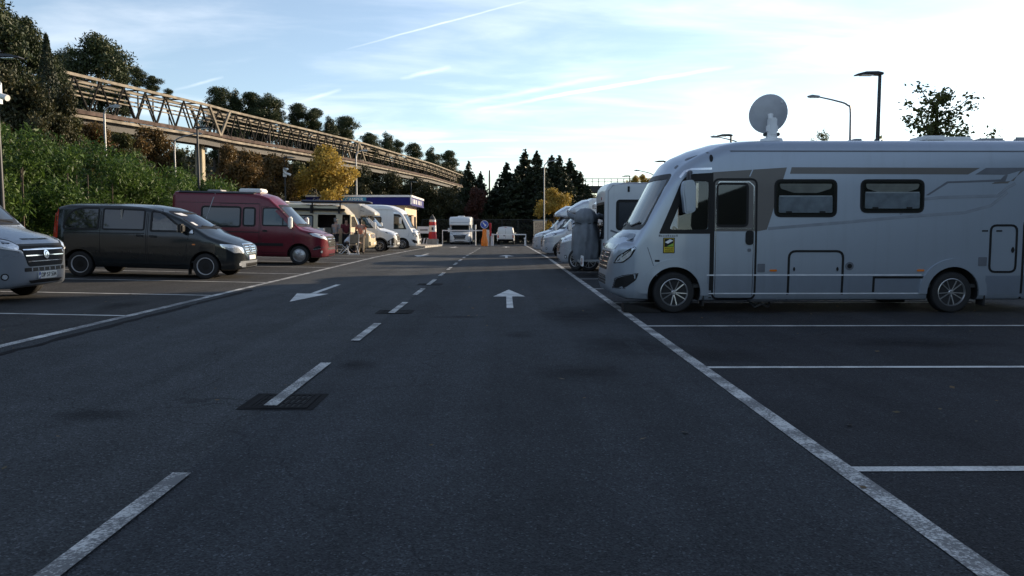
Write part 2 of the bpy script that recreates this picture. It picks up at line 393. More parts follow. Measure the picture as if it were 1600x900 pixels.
M['concrete'] = simple('concrete', (.33, .32, .30), .85, vary=.25, scale=3, bump=.3, bscale=30)
M['paving'] = simple('paving_stone', (.28, .26, .23), .85, vary=.2, scale=2, bump=.25, bscale=25)

def sheet(name, rects, mat, dz, parent=None):
    """flat rectangles that follow the ground, cut along its folds"""
    mb = MB()
    for x0, y0, x1, y1 in rects:
        xs = [x0]+[q for q in (-17.0, -1.9) if x0 < q < x1]+[x1]; ys = [y0]+[q for q in (35.0, 110.0) if y0 < q < y1]+[y1]
        for i in range(len(xs)-1):
            for j in range(len(ys)-1):
                P = [(xs[i], ys[j]), (xs[i+1], ys[j]), (xs[i+1], ys[j+1]), (xs[i], ys[j+1])]
                mb.add([(x, y, gz(max(x, -17), min(y, 110))+dz) for x, y in P], [(0, 1, 2, 3)])
    return mb.build(name, mat, parent)
def poly_sheet(name, poly, mat, dz, parent=None):
    mb = MB(); mb.add([(x, y, gz(x, y)+dz) for x, y in poly], [tuple(range(len(poly)))]); return mb.build(name, mat, parent)
XL, XC, XR = -5.78, -1.89, 2.03
tag(sheet('ground', [(-2500, -120, 2500, 3000)], M['soil'], -.03), kind='structure')
road = tag(sheet('road', [(XL, -30, XC, 84)], M['asphalt_left'], 0), kind='structure')
sheet('newer_lane_surface', [(XC, -30, XR, 84)], M['asphalt_right'], 0, road)
tag(sheet('parking_bay_ground', [(-13.6, -30, XL, 84)], M['asphalt_bays_left'], 0), kind='structure')
rbay = tag(sheet('parking_bay_ground', [(XR, -30, 10.7, 84)], M['asphalt_bays'], 0), kind='structure')
# kerbs of the bays
def kerb(name, x0, y0, x1, y1, h=.12, wd=.14, n=1.0, parent=None):
    """row of kerb stones; each stone near enough to read is its own mesh"""
    Lk = math.hypot(x1-x0, y1-y0); k = max(1, int(Lk/n)); dx, dy = (x1-x0)/k, (y1-y0)/k
    me = MB().box((0, 0, h/2-.06), (n-.012, wd, h+.12)).mesh('kerb_stone', bevel=.012); me.materials.append(M['concrete'])
    a = math.atan2(dy, dx)
    for i in range(k):
        x, y = x0+dx*(i+.5), y0+dy*(i+.5)
        link(name, me, parent, None, (x, y, gz(x, y)), (0, 0, a))
kr = tag(sheet('pavement', [(-13.6, -30, -13.46, 84)], M['concrete'], .05), kind='structure')
kerb('kerb_stone', -13.7, 12, -13.7, 80, n=2.0, parent=kr)
kr2 = tag(sheet('pavement', [(10.7, -30, 12.6, 84)], M['paving'], .11), kind='structure')
kerb('kerb_stone', 10.77, 8, 10.77, 80, n=2.0, parent=kr2)

# painted lines
sheet('edge_line', [(XL-.065, 2, XL+.065, 66)], M['line_paint'], .006, road)
sheet('edge_line', [(XR-.065, 2, XR+.065, 78)], M['line_paint'], .006, road)
dash = [(2.5, 4.42), (6.12, 8.07), (9.66, 11.4), (12.8, 14.62), (16.15, 17.85), (19.06, 21.0)]
y = 22.4
while y < 60: dash.append((y, y+1.75)); y += 3.23
for a, b in dash: sheet('centre_dash', [(XC-.055, a, XC+.055, b)], M['line_paint'], .013, road)
for yy in (4.47, 7.8, 11.1, 14.5, 17.8, 21.2, 24.4, 27.8, 31.2, 34.6, 38.0, 41.4, 44.8, 48.2, 51.6):
    sheet('bay_line', [(XR+.065, yy-.045, 8.9, yy+.045)], M['line_crisp'], .006, rbay)
for yy in (8.35, 11.8, 15.3, 18.8, 22.2, 25.7, 29.1, 32.6, 36, 39.5, 43, 46.5, 50):
    sheet('bay_line', [(-13.0, yy-.045, XL-.065, yy+.045)], M['line_crisp'], .006, road)
def arrow(x, y0, y1, sgn, sc=1.0):
    """straight-on arrow: shaft from y0 to the tip y1"""
    hd = 1.75*sgn*sc; s = .06; h = .33*sc
    P = [(x-s, y0), (x+s, y0), (x+s, y1-hd), (x+h, y1-hd), (x, y1), (x-h, y1-hd), (x-s, y1-hd)]
    if sgn < 0: P = P[::-1]
    mb = MB()
    sh, hdq = ([P[0], P[1], P[2], P[6]], [P[5], P[3], P[4]]) if sgn > 0 else ([P[6], P[5], P[4], P[0]], [P[3], P[1], P[2]])
    for q in (sh, hdq): mb.add([(a, b, gz(a, b)+.007) for a, b in q], [tuple(range(len(q)))])
    mb.build('arrow_marking', M['line_crisp'], road)
arrow(.10, 13.6, 17.6, 1); arrow(.10, 35.8, 40.4, 1, 1.2); arrow(.15, 62, 66, 1, 1.2)
arrow(-4.02, 18.6, 14.35, -1); arrow(-4.1, 41.5, 36.2, -1, 1.2); arrow(-4.0, 64, 59, -1, 1.2)
# dark repair strip of tar beside the left edge line, and the seam between the two lanes
M['tar'] = simple('tar_seal', (.013, .013, .014), .95, vary=.3, spec=.1)
def ragged(name, pts, wd, mat, dz, parent, amp=.4, seed=1):
    rnd = random.Random(seed); mb = MB(); Lp = []; Rp = []
    for i, (x, y) in enumerate(pts):
        a = wd*(.5+amp*rnd.uniform(-1, 1)); b = wd*(.5+amp*rnd.uniform(-1, 1)); Lp.append((x-a, y)); Rp.append((x+b, y))
    for i in range(len(pts)-1):
        q = [Lp[i], Rp[i], Rp[i+1], Lp[i+1]]; mb.add([(x, y, gz(x, y)+dz) for x, y in q], [(0, 1, 2, 3)])
    return mb.build(name, mat, parent)
ragged('tar_seam', [(XL+.33-.002*i, 8.0+.3*i) for i in range(30)], .11, M['tar'], .004, road, .35, 3)
# oil and damp stains
M['stain'] = None
def stainmat():
    m, t, b = newmat('damp_stain'); lk = t.links.new
    tcn = N(t, 'ShaderNodeTexCoord'); n = N(t, 'ShaderNodeTexNoise'); n.inputs['Scale'].default_value = 2.6; n.inputs['Detail'].default_value = 8; n.inputs['Roughness'].default_value = .75
    lk(tcn.outputs['Object'], n.inputs['Vector'])
    g = N(t, 'ShaderNodeTexGradient', gradient_type='SPHERICAL'); lk(tcn.outputs['Generated'], N(t, 'ShaderNodeVectorMath', operation='MULTIPLY_ADD').inputs[0])
    vm = [q for q in t.nodes if q.bl_idname == 'ShaderNodeVectorMath'][0]; vm.inputs[1].default_value = (2, 2, 0); vm.inputs[2].default_value = (-1, -1, 0); lk(vm.outputs[0], g.inputs[0])
    mu = N(t, 'ShaderNodeMath', operation='MULTIPLY'); lk(g.outputs['Fac'], mu.inputs[0]); lk(n.outputs[0], mu.inputs[1])
    mr = N(t, 'ShaderNodeMapRange'); mr.inputs[1].default_value = .16; mr.inputs[2].default_value = .46; mr.inputs[3].default_value = 0; mr.inputs[4].default_value = .36; lk(mu.outputs[0], mr.inputs[0])
    b.inputs['Base Color'].default_value = (.013, .013, .014, 1); b.inputs['Specular IOR Level'].default_value = .15; b.inputs['Roughness'].default_value = .9
    tr = N(t, 'ShaderNodeBsdfTransparent'); mx_ = N(t, 'ShaderNodeMixShader'); lk(mr.outputs[0], mx_.inputs[0]); lk(tr.outputs[0], mx_.inputs[1]); lk(b.outputs[0], mx_.inputs[2])
    lk(mx_.outputs[0], t.nodes['Material Output'].inputs[0]); return m
M['stain'] = stainmat()
for x, y, rx, ry in ((1.5, 9.3, 1.1, 1.5), (2.4, 8.6, .9, 1.0), (.75, 7.6, .8, .8), (1.2, 12.5, 1.2, 2.2), (-3.1, 5.75, .55, .35), (-1.55, 8.0, .4, .6), (-.75, 12.2, .7, .35), (.2, 10.2, .35, .6), (5.2, 9.4, 1.6, .8), (-8, 10, 1.5, .9), (-6.6, 13.2, .6, 1.2)):
    sheet('oil_stain', [(x-rx, y-ry, x+rx, y+ry)], M['stain'], .0095, road)

# drain gratings let into the centre line
M['cast_iron'] = simple('cast_iron', (.014, .014, .015), .9, vary=.3, spec=.12)
def drain(x, y, wd, lab):
    t = empty('drain_grate', (x, y, gz(x, y)), label=lab, cat='drain cover', group='drain covers along the centre line')
    h = wd/2; f = MB()
    for s in (-1, 1):
        f.box((s*(h-.02), 0, .002), (.04, 2*h, .016)); f.box((0, s*(h-.02), .0015), (2*h-.084, .04, .016))
    f.build('frame', M['cast_iron'], t)
    MB().box((0, 0, -.006), (2*h-.082, 2*h-.082, .02)).build('pit', M['liner'], t)
    me = MB().box((0, 0, .003), (.022, 2*h-.09, .012)).mesh('bar'); me.materials.append(M['cast_iron'])
    k = 9
    for i in range(k): link('bar', me, t, None, (-h+.06+(2*h-.12)*i/(k-1), 0, 0))
    MB().box((0, .08, .003), (2*h-.09, .02, .011)).box((0, -.08, .003), (2*h-.09, .02, .011)).build('cross_bar', M['cast_iron'], t)
drain(-1.83, 6.30, .50, 'square cast iron drain cover nearest the camera on the centre line')
drain(-1.86, 13.0, .52, 'square iron drain cover under the fourth centre dash')
drain(-1.86, 19.25, .52, 'square iron drain cover on the centre line beside the sunlit strip')
# tar patches round the gratings
for x, y in ((-1.83, 6.3), (-1.86, 13.0), (-1.86, 19.25)): sheet('tar_patch', [(x-.30, y-.30, x+.31, y+.29)], M['tar'], .0035, road)

# ------------------------------------------------------------------ hillside
def grid_terrain(name, xs, ys, fn, mat):
    mb = MB(); V = [(x, y, fn(x, y)) for y in ys for x in xs]; nx = len(xs)
    mb.add(V, [(j*nx+i, j*nx+i+1, (j+1)*nx+i+1, (j+1)*nx+i) for j in range(len(ys)-1) for i in range(nx-1)])
    return tag(mb.build(name, mat, smooth=80), kind='structure')
def hz(x, y):
    base = -18.5+max(0.0, y-100)*.16; s = base-x
    h = -.05
    if s > 0: h = (.30*s if s < 50 else 15+.1*(s-50))+.5*math.sin(x*.21+y*.13)*min(1, s/10)
    return gz(max(x, -17), min(y, 110))+h
grid_terrain('hillside', [-400, -300, -220, -160, -120]+list(np.arange(-100, 40, 4.0)), [-120, -80, -40, -10]+list(np.arange(0, 230, 5.0))+[260, 320, 400], hz, M['hill_soil'])
# unseen bank added at right to shade the near half of the car park
def bank(x, y):
    edge = 47+max(0, x-36)*.62
    a = min(1, max(0, (x-37)/6)); b = min(1, max(0, (edge-y)/2.5))
    return -.1+a*b*(18+1.3*math.sin(y*.31)+.8*math.sin(y*.83+1)+.5*math.sin(x*.7+y*1.7))
grid_terrain('shade_bank', list(np.arange(35, 61, 2.0))+[70, 90, 120], [-150, -100, -70, -40]+list(np.arange(-20, 70, 1.5)), bank, M['hill_soil'])
# ================================================================== vegetation
RNG = np.random.default_rng(11)
M['bark'] = simple('bark', (.07, .055, .042), .95, vary=.35, scale=5, bump=.8, bscale=18)
M['pine_leaf'] = leafmat('pine_needles', [(.012, .020, .010), (.026, .040, .016), (.045, .060, .021), (.062, .072, .026)], .12)
M['ivy_leaf'] = leafmat('ivy_leaves', [(.014, .020, .008), (.030, .036, .013), (.052, .050, .018), (.072, .058, .022)], .18)
M['brown_leaf'] = leafmat('autumn_brown_leaves', [(.035, .035, .014), (.08, .06, .022), (.15, .085, .028), (.10, .075, .03), (.22, .12, .03)], .3)
M['green_leaf'] = leafmat('dull_green_leaves', [(.03, .04, .014), (.055, .065, .02), (.085, .085, .028), (.12, .10, .03)], .25)
M['yellow_leaf'] = leafmat('yellow_leaves', [(.08, .08, .02), (.22, .16, .032), (.38, .26, .05), (.48, .34, .075), (.30, .20, .04)], .35)
M['red_leaf'] = leafmat('maroon_leaves', [(.03, .012, .01), (.06, .022, .016), (.10, .035, .02)], .25)
M['conifer_leaf'] = leafmat('conifer_sprays', [(.012, .018, .010), (.024, .034, .016), (.040, .052, .022)], .1)
M['hedge_leaf'] = leafmat('hedge_leaves', [(.014, .030, .008), (.036, .072, .015), (.070, .125, .022), (.115, .175, .034)], .3)
M['street_leaf'] = leafmat('street_tree_leaves', [(.03, .042, .012), (.06, .08, .02), (.10, .11, .028), (.15, .095, .03)], .35)

def leaf_cloud(name, pts, size, mat, aspect=.55, out=None, outw=.6, vary=.45, droop=0.0, parent=None):
    """many small folded leaf faces at the given points"""
    n = len(pts); pts = np.asarray(pts, float)
    nrm = RNG.normal(size=(n, 3))
    nrm /= np.linalg.norm(nrm, axis=1)[:, None]
    if out is not None: nrm = nrm*(1-outw)+out*outw
    nrm /= np.linalg.norm(nrm, axis=1)[:, None]+1e-9
    t = RNG.normal(size=(n, 3)); t[:, 2] -= droop
    u = t-nrm*np.sum(t*nrm, axis=1)[:, None]; u /= np.linalg.norm(u, axis=1)[:, None]+1e-9
    v = np.cross(nrm, u)
    s = (size*(1+RNG.uniform(-vary, vary, n)))[:, None]
    u = u*s*.5; v = v*s*.5*aspect
    V = np.stack([pts-u, pts+v+u*.1, pts+u, pts-v+u*.1], 1).reshape(-1, 3)
    me = bpy.data.meshes.new(name)
    me.vertices.add(4*n); me.vertices.foreach_set('co', V.astype(np.float32).ravel())
    me.loops.add(4*n); me.loops.foreach_set('vertex_index', np.arange(4*n, dtype=np.int32))
    me.polygons.add(n); me.polygons.foreach_set('loop_start', np.arange(0, 4*n, 4, dtype=np.int32))
    me.update(calc_edges=True); me.materials.append(mat)
    return me
def in_clumps(clumps, n, shell=.45):
    """clumps: (cx,cy,cz,rx,ry,rz); points gathered towards each clump's surface"""
    C = np.array(clumps, float); wgt = (C[:, 3]*C[:, 4]*C[:, 5])**(2/3); wgt /= wgt.sum()
    idx = RNG.choice(len(C), n, p=wgt)
    d = RNG.normal(size=(n, 3)); d /= np.linalg.norm(d, axis=1)[:, None]
    r = (shell+(1-shell)*RNG.random(n)**.6)*(1+.18*RNG.normal(size=n))
    return C[idx, :3]+d*C[idx, 3:]*r[:, None], d
def trunk_mesh(h, r, clumps, rnd, lean=.03, limbs=8):
    mb = MB(); P = [(rnd.uniform(-1, 1)*lean*h*(k/5), rnd.uniform(-1, 1)*lean*h*(k/5), h*k/5) for k in range(6)]
    P[0] = (0, 0, -.6); mb.tube(sweep_pts(P, 3), [r*(1.15-.95*i/15) for i in range(16)], 8)
    for c in rnd.sample(clumps, min(limbs, len(clumps))):
        z0 = max(h*.22, min(h*.9, c[2]-h*.14)); k = z0/h*5; i = min(4, int(k)); a = Vector(P[i]).lerp(Vector(P[i+1]), k-i)
        e = Vector(c[:3]); mid = a.lerp(e, .5)+Vector((0, 0, .05*h))
        rr = r*(1.1-z0/h)*.55; mb.tube(sweep_pts([a, mid, e], 3), [rr, rr*.85, rr*.7, rr*.6, rr*.5, rr*.4, rr*.3], 6)
    return mb.mesh('trunk', smooth=60)
H0 = 10.0
def make_kind(kind, seed):
    rnd = random.Random(seed); cl = []
    if kind == 'pine':                              # bare trunk, plates of needles high up
        for k in range(20):
            z = rnd.uniform(4.2, 9.2); w_ = (1.05-abs(z-6.6)/4.6); a = rnd.uniform(0, 6.28); r_ = rnd.uniform(.3, 2.5)*w_
            s = rnd.uniform(.8, 1.4); cl.append((r_*math.cos(a), r_*math.sin(a), z, s*1.1, s*1.1, s*.72))
        cl.append((0, 0, 9.3, .8, .8, .55))
        pts, d = in_clumps(cl, 13000); me = leaf_cloud('crown', pts, .28, M['pine_leaf'], .42, d, .35)
        tr = trunk_mesh(9.0, .2, cl, rnd, .03, 12)
    elif kind == 'fullpine':
        for k in range(30):
            z = rnd.uniform(1.6, 9.0); w_ = math.sin(min(1, (10.2-z)/5.5)*PI/2); a = rnd.uniform(0, 6.28); r_ = rnd.uniform(.5, 2.7)*w_
            s = rnd.uniform(.75, 1.3); cl.append((r_*math.cos(a), r_*math.sin(a), z, s, s, s*.75))
        cl.append((0, 0, 9.4, .7, .7, .6))
        pts, d = in_clumps(cl, 20000); me = leaf_cloud('crown', pts, .26, M['pine_leaf'], .38, d, .4)
        tr = trunk_mesh(9.2, .24, cl, rnd, .02, 10)
    elif kind in ('brown', 'green', 'red', 'ivy', 'yellow'):
        for k in range(26):
            z = rnd.uniform(1.3, 9.2); w_ = math.sin(min(1, (z+.4)/4)*PI/2)*math.sin(min(1, (10.3-z)/5)*PI/2); a = rnd.uniform(0, 6.28); r_ = rnd.uniform(.4, 2.9)*w_
            s = rnd.uniform(.7, 1.35); cl.append((r_*math.cos(a), r_*math.sin(a), z, s, s, s*.85))
        n = {'yellow': 15000}.get(kind, 17000)
        pts, d = in_clumps(cl, n, .35); me = leaf_cloud('crown', pts, .26 if kind != 'yellow' else .24, M[kind+'_leaf'], .65, d, .35)
        tr = trunk_mesh(8.6, .17, cl, rnd, .04, 14)
    elif kind == 'conifer':                         # tiers of drooping sprays round a straight leader
        P = []; O = []
        for k in range(300):
            t = rnd.random()**.85; z = .3+9.3*t; Lb = (2.5*(1-t)**.9+.15)*rnd.uniform(.5, 1.3); a = rnd.uniform(0, 6.28)
            ca, sa = math.cos(a), math.sin(a); rise = rnd.uniform(-.05, .42)
            for i in range(max(7, int(76*Lb/2.5))):
                q = rnd.random()**.7; w_ = .05+.26*(1-q)*Lb*.5; jx = rnd.gauss(0, w_)
                P.append((ca*Lb*q-sa*jx, sa*Lb*q+ca*jx, z+rise*Lb*q*(1.25-.55*q)+rnd.gauss(0, .09))); O.append((ca*.5, sa*.5, .7))
        for i in range(60): P.append((rnd.gauss(0, .05), rnd.gauss(0, .05), rnd.uniform(9.0, 10.0))); O.append((.3, .2, .4))
        me = leaf_cloud('crown', P, .34, M['conifer_leaf'], .42, np.array(O), .45, droop=.3)
        tr = MB().tube([(0, 0, -.5), (0, 0, 5), (0, 0, 9.7)], [.2, .12, .02], 7).mesh('trunk', smooth=60)
    elif kind == 'cypress':
        P = []; O = []
        for i in range(6500):
            z = rnd.uniform(.4, 10); t = z/10; r_ = 1.0*math.sin(min(1, (1.02-t)/.55)*PI/2)*min(1, .55+t*1.2); a = rnd.uniform(0, 6.28)
            r_ *= (.72+.28*rnd.random()+.10*math.sin(a*3+z*2.1)); P.append((r_*math.cos(a), r_*math.sin(a), z)); O.append((math.cos(a), math.sin(a), .5))
        me = leaf_cloud('crown', P, .24, M['conifer_leaf'], .35, np.array(O), .4, droop=-.8)
        tr = MB().tube([(0, 0, -.5), (0, 0, 5), (0, 0, 9)], [.2, .12, .03], 7).mesh('trunk', smooth=60)
    elif kind == 'street':                          # open young tree, single leaves along twigs
        mb = MB(); P = []
        mb.tube([(0, 0, -.3), (.03, .02, 3), (0, .05, 6), (.05, 0, 9.2)], [.15, .12, .08, .03], 7)
        for k in range(44):
            z = rnd.uniform(2.6, 8.8); t = (z-2.6)/6.2; Lb = (2.6*(1-.58*t))*rnd.uniform(.4, 1.3); a = k*2.4+rnd.uniform(-.4, .4)
            s = Vector((0, 0, z)); e = s+Vector((math.cos(a)*Lb, math.sin(a)*Lb, Lb*rnd.uniform(.35, .8))); m_ = s.lerp(e, .5)+Vector((0, 0, -.12*Lb))
            pts = sweep_pts([s, m_, e], 4); mb.tube(pts, [.045-.004*i for i in range(len(pts))], 5)
            for q in pts[2:]:
                for j in range(10): P.append((q.x+rnd.gauss(0, .17), q.y+rnd.gauss(0, .17), q.z+rnd.gauss(0, .15)))
        me = leaf_cloud('crown', P, .22, M['street_leaf'], .6, None, .5, .35, droop=.9); tr = mb.mesh('trunk', smooth=60)
    tr.materials.append(M['bark'])
    return me, tr
KINDS = {}
for k, c in (('pine', 4), ('fullpine', 3), ('brown', 3), ('green', 2), ('red', 1), ('ivy', 2), ('yellow', 1), ('conifer', 4), ('cypress', 1), ('street', 1)):
    KINDS[k] = [make_kind(k, 100*c+7*i+len(k)) for i in range(c)]
NAME = dict(pine='pine_tree', fullpine='pine_tree', brown='broadleaf_tree', green='broadleaf_tree', red='broadleaf_tree', ivy='ivy_covered_tree', yellow='broadleaf_tree',
            conifer='conifer_tree', cypress='cypress_tree', street='street_tree')
STRETCH = dict(pine=.88, fullpine=1.2, brown=1.3, green=1.3, red=1.5, ivy=1.5, yellow=1.4, conifer=2.0, cypress=9, street=1.15)
FAT = dict(pine=1.2, fullpine=1.2, conifer=1.85, ivy=1.3, green=1.25, brown=1.25, yellow=1.12, red=1.2, street=1.2)
HW = dict(pine=3.0, fullpine=3.2, brown=3.3, green=3.3, red=3.3, ivy=3.3, yellow=3.3, conifer=2.5, cypress=1.0, street=2.6)
cnt = 0
def tree(kind, px, top, d, hw_px, label, group, base=None, wide=None):
    """a tree whose top stands at photo pixel (px, top), d metres away, hw_px half as wide"""
    global cnt
    v = KINDS[kind][cnt % len(KINDS[kind])]; cnt += 1
    x, z1 = hX(px, d), hZ(top, d); z0 = base if base is not None else hz(x, d) if x < -17 or d > 90 else gz(x, d)
    h = z1-z0; sw = hw_px*FAT.get(kind, 1)*d/FOC/HW[kind]; sv = min(h/H0, sw*STRETCH[kind])
    t = empty(NAME[kind], (x, d, z0), (0, 0, random.uniform(0, 6.28)), label, 'tree', group)
    for nm, me in (('crown', v[0]), ('trunk', v[1])): link(nm, me, t, None, (0, 0, h-H0*sv), None, (sw, sw, sv))
    if h-H0*sv > .8:                     # the clear stem below the crown reaches the ground
        r_ = .2*sw; mb = MB(); mb.tube([(0, 0, -.4), (0, 0, (h-H0*sv)*.5), (0, 0, h-H0*sv+.3)], [r_*1.35, r_*1.2, r_*1.1], 7); mb.build('lower_trunk', M['bark'], t, smooth=60)
    return t
LOW_A = ["under the broad lone pine's right foot", 'below the small skyline pair of pines', 'behind the first big V of the bridge', 'just right of the first big V of the bridge', 'behind the bridge above the pier', 'left of the skyline gap behind the bridge', 'right of the skyline gap behind the bridge', 'below the round topped pine', 'below the wide pine above the yellow tree', 'behind the truss just right of the yellow tree', 'where the bridge starts to drop', "above the kiosk's right corner", 'above the banded beacon behind the bridge end', 'above the overcab motorhome at the bridge end', 'touching the open sky gap at the bridge end']
LOW_B = ["right of the yellow tree, above the kiosk roof's left half", "above the kiosk roof's middle", "above the kiosk roof's right corner", "above the overcab motorhome's left side", "above the overcab motorhome's right side", 'behind the maroon leaved tree', 'at the foot of the plain distant pole', 'above the blue arrow sign', "above the small white van's left side", "above the small white van's right side", "left of the curved lamp's foot", 'right of the curved lamp, over the yellow bush', "over the far grey camper's roof", 'at the left end of the viaduct']
G1 = 'trees on the hillside at the left'
tree('fullpine', -8, -95, 44, 66, 'tall dark pine at the left edge of the photo, cut by its top', G1)
tree('fullpine', 58, 28, 47, 40, 'dark pine right behind the narrow cypress at the left', G1)
tree('ivy', 22, 95, 40, 48, 'ivy clad tree behind the leftmost lamp post', G1)
tree('cypress', 86, 55, 43, 19, 'narrow dark cypress in front of the left end of the truss bridge', G1)
tree('cypress', 27, 40, 45, 15, 'narrow cypress nearest the left edge of the photo', G1)
tree('ivy', 100, 132, 42, 30, 'brownish ivy clad tree at the foot of the cypress', G1)
tree('ivy', 60, 150, 40, 32, 'low ivy clad tree between the two narrow cypresses', G1)
tree('green', 118, 180, 46, 30, 'dull green tree under the left end of the truss bridge', G1)
for q in (('fullpine', 30, 20, 52, 40, 'dark pine in the second row behind the leftmost lamp post'), ('green', 8, 130, 42, 40, 'green tree low at the left edge behind the hedge'), ('fullpine', 95, 85, 54, 26, 'dark pine behind the cypress at the bridge end'),
          ('ivy', 70, 185, 38, 34, 'low dark tree above the hedge near the cypress'), ('ivy', 15, 190, 37, 34, 'low dark tree above the hedge at the left edge'), ('ivy', 130, 205, 46, 30, 'low dark tree above the hedge under the bridge left end')): tree(*q[:5], q[5], G1)
tree('fullpine', 163, 54, 82, 50, 'broad dark pine standing alone above the left end of the truss bridge', G1)
tree('fullpine', 122, 72, 88, 34, 'pine crowded against the left side of the broad pine above the truss bridge', G1)
tree('fullpine', 198, 100, 92, 20, 'lower pine just right of the broad pine above the truss bridge', G1)
G2 = 'pines on the skyline'
sky_p = [(223, 104, 130, 14, 'thin pine with a bare trunk, left one of the small skyline pair'), (246, 118, 132, 13, 'thin pine with a bare trunk, right one of the small skyline pair'),
 (270, 138, 134, 8, 'smallest pine top peeping over the truss bridge'), (346, 137, 128, 20, 'leftmost pine of the long skyline row above the truss bridge'),
 (374, 140, 130, 20, 'second pine of the long skyline row'), (400, 143, 132, 22, 'tall third pine of the long skyline row'), (424, 145, 130, 22, 'broad fourth pine of the long skyline row'),
 (440, 162, 134, 14, 'low pine ending the first clump of the skyline row'), (470, 161, 138, 18, 'round topped pine standing first after the skyline gap'), (494, 168, 140, 18, 'pine in the middle of the second skyline clump'),
 (516, 181, 142, 16, 'low pine between the second and third skyline clump'), (540, 182, 146, 21, 'wide pine above the yellow tree'), (578, 206, 150, 18, 'pine above the dark vertical post of the truss bridge end'),
 (604, 206, 172, 18, 'taller pine where the truss bridge starts to drop'), (622, 217, 182, 12, 'narrow pine right beside the taller one where the bridge drops'),
 (650, 224, 206, 16, 'pine at the left of the last skyline clump'), (676, 229, 226, 16, 'pine in the middle of the last skyline clump'), (702, 234, 246, 16, 'last pine of the skyline row before the open sky')]
for i, p in enumerate(sky_p): tree('fullpine' if i > 2 and i % 3 == 1 else 'pine', p[0], p[1], p[2], p[3], p[4], G2)
for i, (px, tp, d) in enumerate(((338, 172, 136), (362, 176, 138), (388, 178, 138), (412, 180, 138), (448, 190, 142), (476, 196, 146), (505, 204, 150), (532, 208, 152), (560, 220, 156), (590, 232, 170), (622, 240, 186), (648, 246, 210), (672, 250, 225), (698, 256, 245), (720, 266, 262))):
    tree('ivy' if i % 2 else 'fullpine', px, tp, d, 22, 'dark low tree '+LOW_A[i], 'low trees behind the truss bridge')
G3 = 'autumn trees below the truss bridge'
for i, p in enumerate([('brown', 150, 188, 54, 34, 'brown tree left of the thin grey pole below the bridge'), ('green', 196, 205, 52, 28, 'green tree right of the thin grey pole below the bridge'), ('brown', 243, 196, 58, 34, 'brown tree left of the concrete bridge pier'),
      ('green', 283, 232, 58, 18, 'green tree right against the concrete bridge pier'), ('brown', 358, 226, 60, 24, 'orange brown tree right of the concrete bridge pier'), ('brown', 396, 232, 58, 34, 'brown bush in the middle between pier and yellow tree'),
      ('brown', 432, 236, 56, 28, 'brown bush left of the lamp post with the camera'), ('green', 468, 250, 60, 22, 'green bush half behind the yellow tree')]):
    tree(*p, G3)
tree('yellow', 510, 222, 58, 52, 'bright yellow autumn tree beside the blue kiosk roof', None)
G4 = 'dark trees at the far end of the car park'
for p in [('ivy', 572, 258, 84, 24, 'dark ivy clad tree behind the thin pole right of the yellow tree'), ('ivy', 606, 268, 86, 27, 'dark ivy clad tree above the middle of the kiosk roof'), ('ivy', 640, 276, 88, 26, 'dark tree above the right end of the kiosk roof'),
          ('ivy', 672, 286, 86, 24, 'dark tree right behind the red and white beacon'), ('ivy', 700, 292, 88, 22, 'dark tree right behind the white overcab motorhome'), ('conifer', 733, 252, 92, 18, 'pointed conifer at the left of the sky gap'),
          ('conifer', 751, 268, 93, 17, 'shorter pointed conifer beside the distant pole'), ('red', 744, 292, 87, 20, 'maroon leaved tree behind the chain link fence')]:
    tree(*p, G4, base=-.45)
G5 = 'conifers at the far end of the road'
for p in [(775, 288, 96, 20, 'low conifer right above the white panel van'), (792, 254, 95, 24, 'leftmost tall conifer of the group beyond the small van'), (820, 234, 97, 27, 'tallest conifer of the group beyond the small van'), (838, 236, 94, 25, 'second tallest conifer, just left of the curved street lamp'),
          (862, 243, 96, 27, 'conifer right behind the curved street lamp'), (874, 243, 93, 24, 'conifer with twin look right of the curved street lamp'), (890, 248, 96, 27, 'conifer second from the right of the group'), (906, 268, 95, 22, 'rightmost conifer of the group, above the parked campers'),
          (806, 268, 91, 22, 'shorter conifer in front of the leftmost tall conifers'), (850, 262, 90, 22, 'shorter conifer right in front of the curved street lamp conifers'), (882, 270, 89, 22, 'shorter conifer above the yellow green bush'), (918, 288, 90, 16, 'lowest conifer beside the distant viaduct')]:
    tree('conifer', *p, G5, base=-.45)
for i, (px, tp, d) in enumerate(((580, 285, 92), (620, 290, 94), (660, 296, 96), (700, 300, 98), (722, 290, 100), (745, 300, 101), (768, 296, 102), (788, 290, 103), (808, 280, 103), (830, 272, 104), (852, 276, 104), (876, 280, 103), (898, 292, 102), (912, 300, 100))):
    tree('conifer' if i % 3 == 2 else 'ivy', px, tp, d, 26, 'dark massed tree '+LOW_B[i], 'dense dark trees closing the road end', base=-.6)
tree('yellow', 866, 291, 74, 30, 'small yellow green tree behind the row of right hand campers', None, base=-.35)
tree('street', 1458, 120, 30, 76, 'young open leafed tree rising behind the silver motorhome roof', 'young trees behind the right hand bays', base=0)
tree('street', 1280, 198, 40, 20, 'small treetop right of the satellite dish', 'young trees behind the right hand bays', base=0)
for px, tp, d, hw_, lb in ((990, 272, 86, 16, 'yellowish treetop over the white motorhome with the rear carrier'), (1005, 270, 87, 14, 'yellowish treetop nearest the silver motorhome windscreen')):
    tree('yellow', px, tp, d, hw_, lb, 'yellowish treetops above the right hand row', base=-.4)

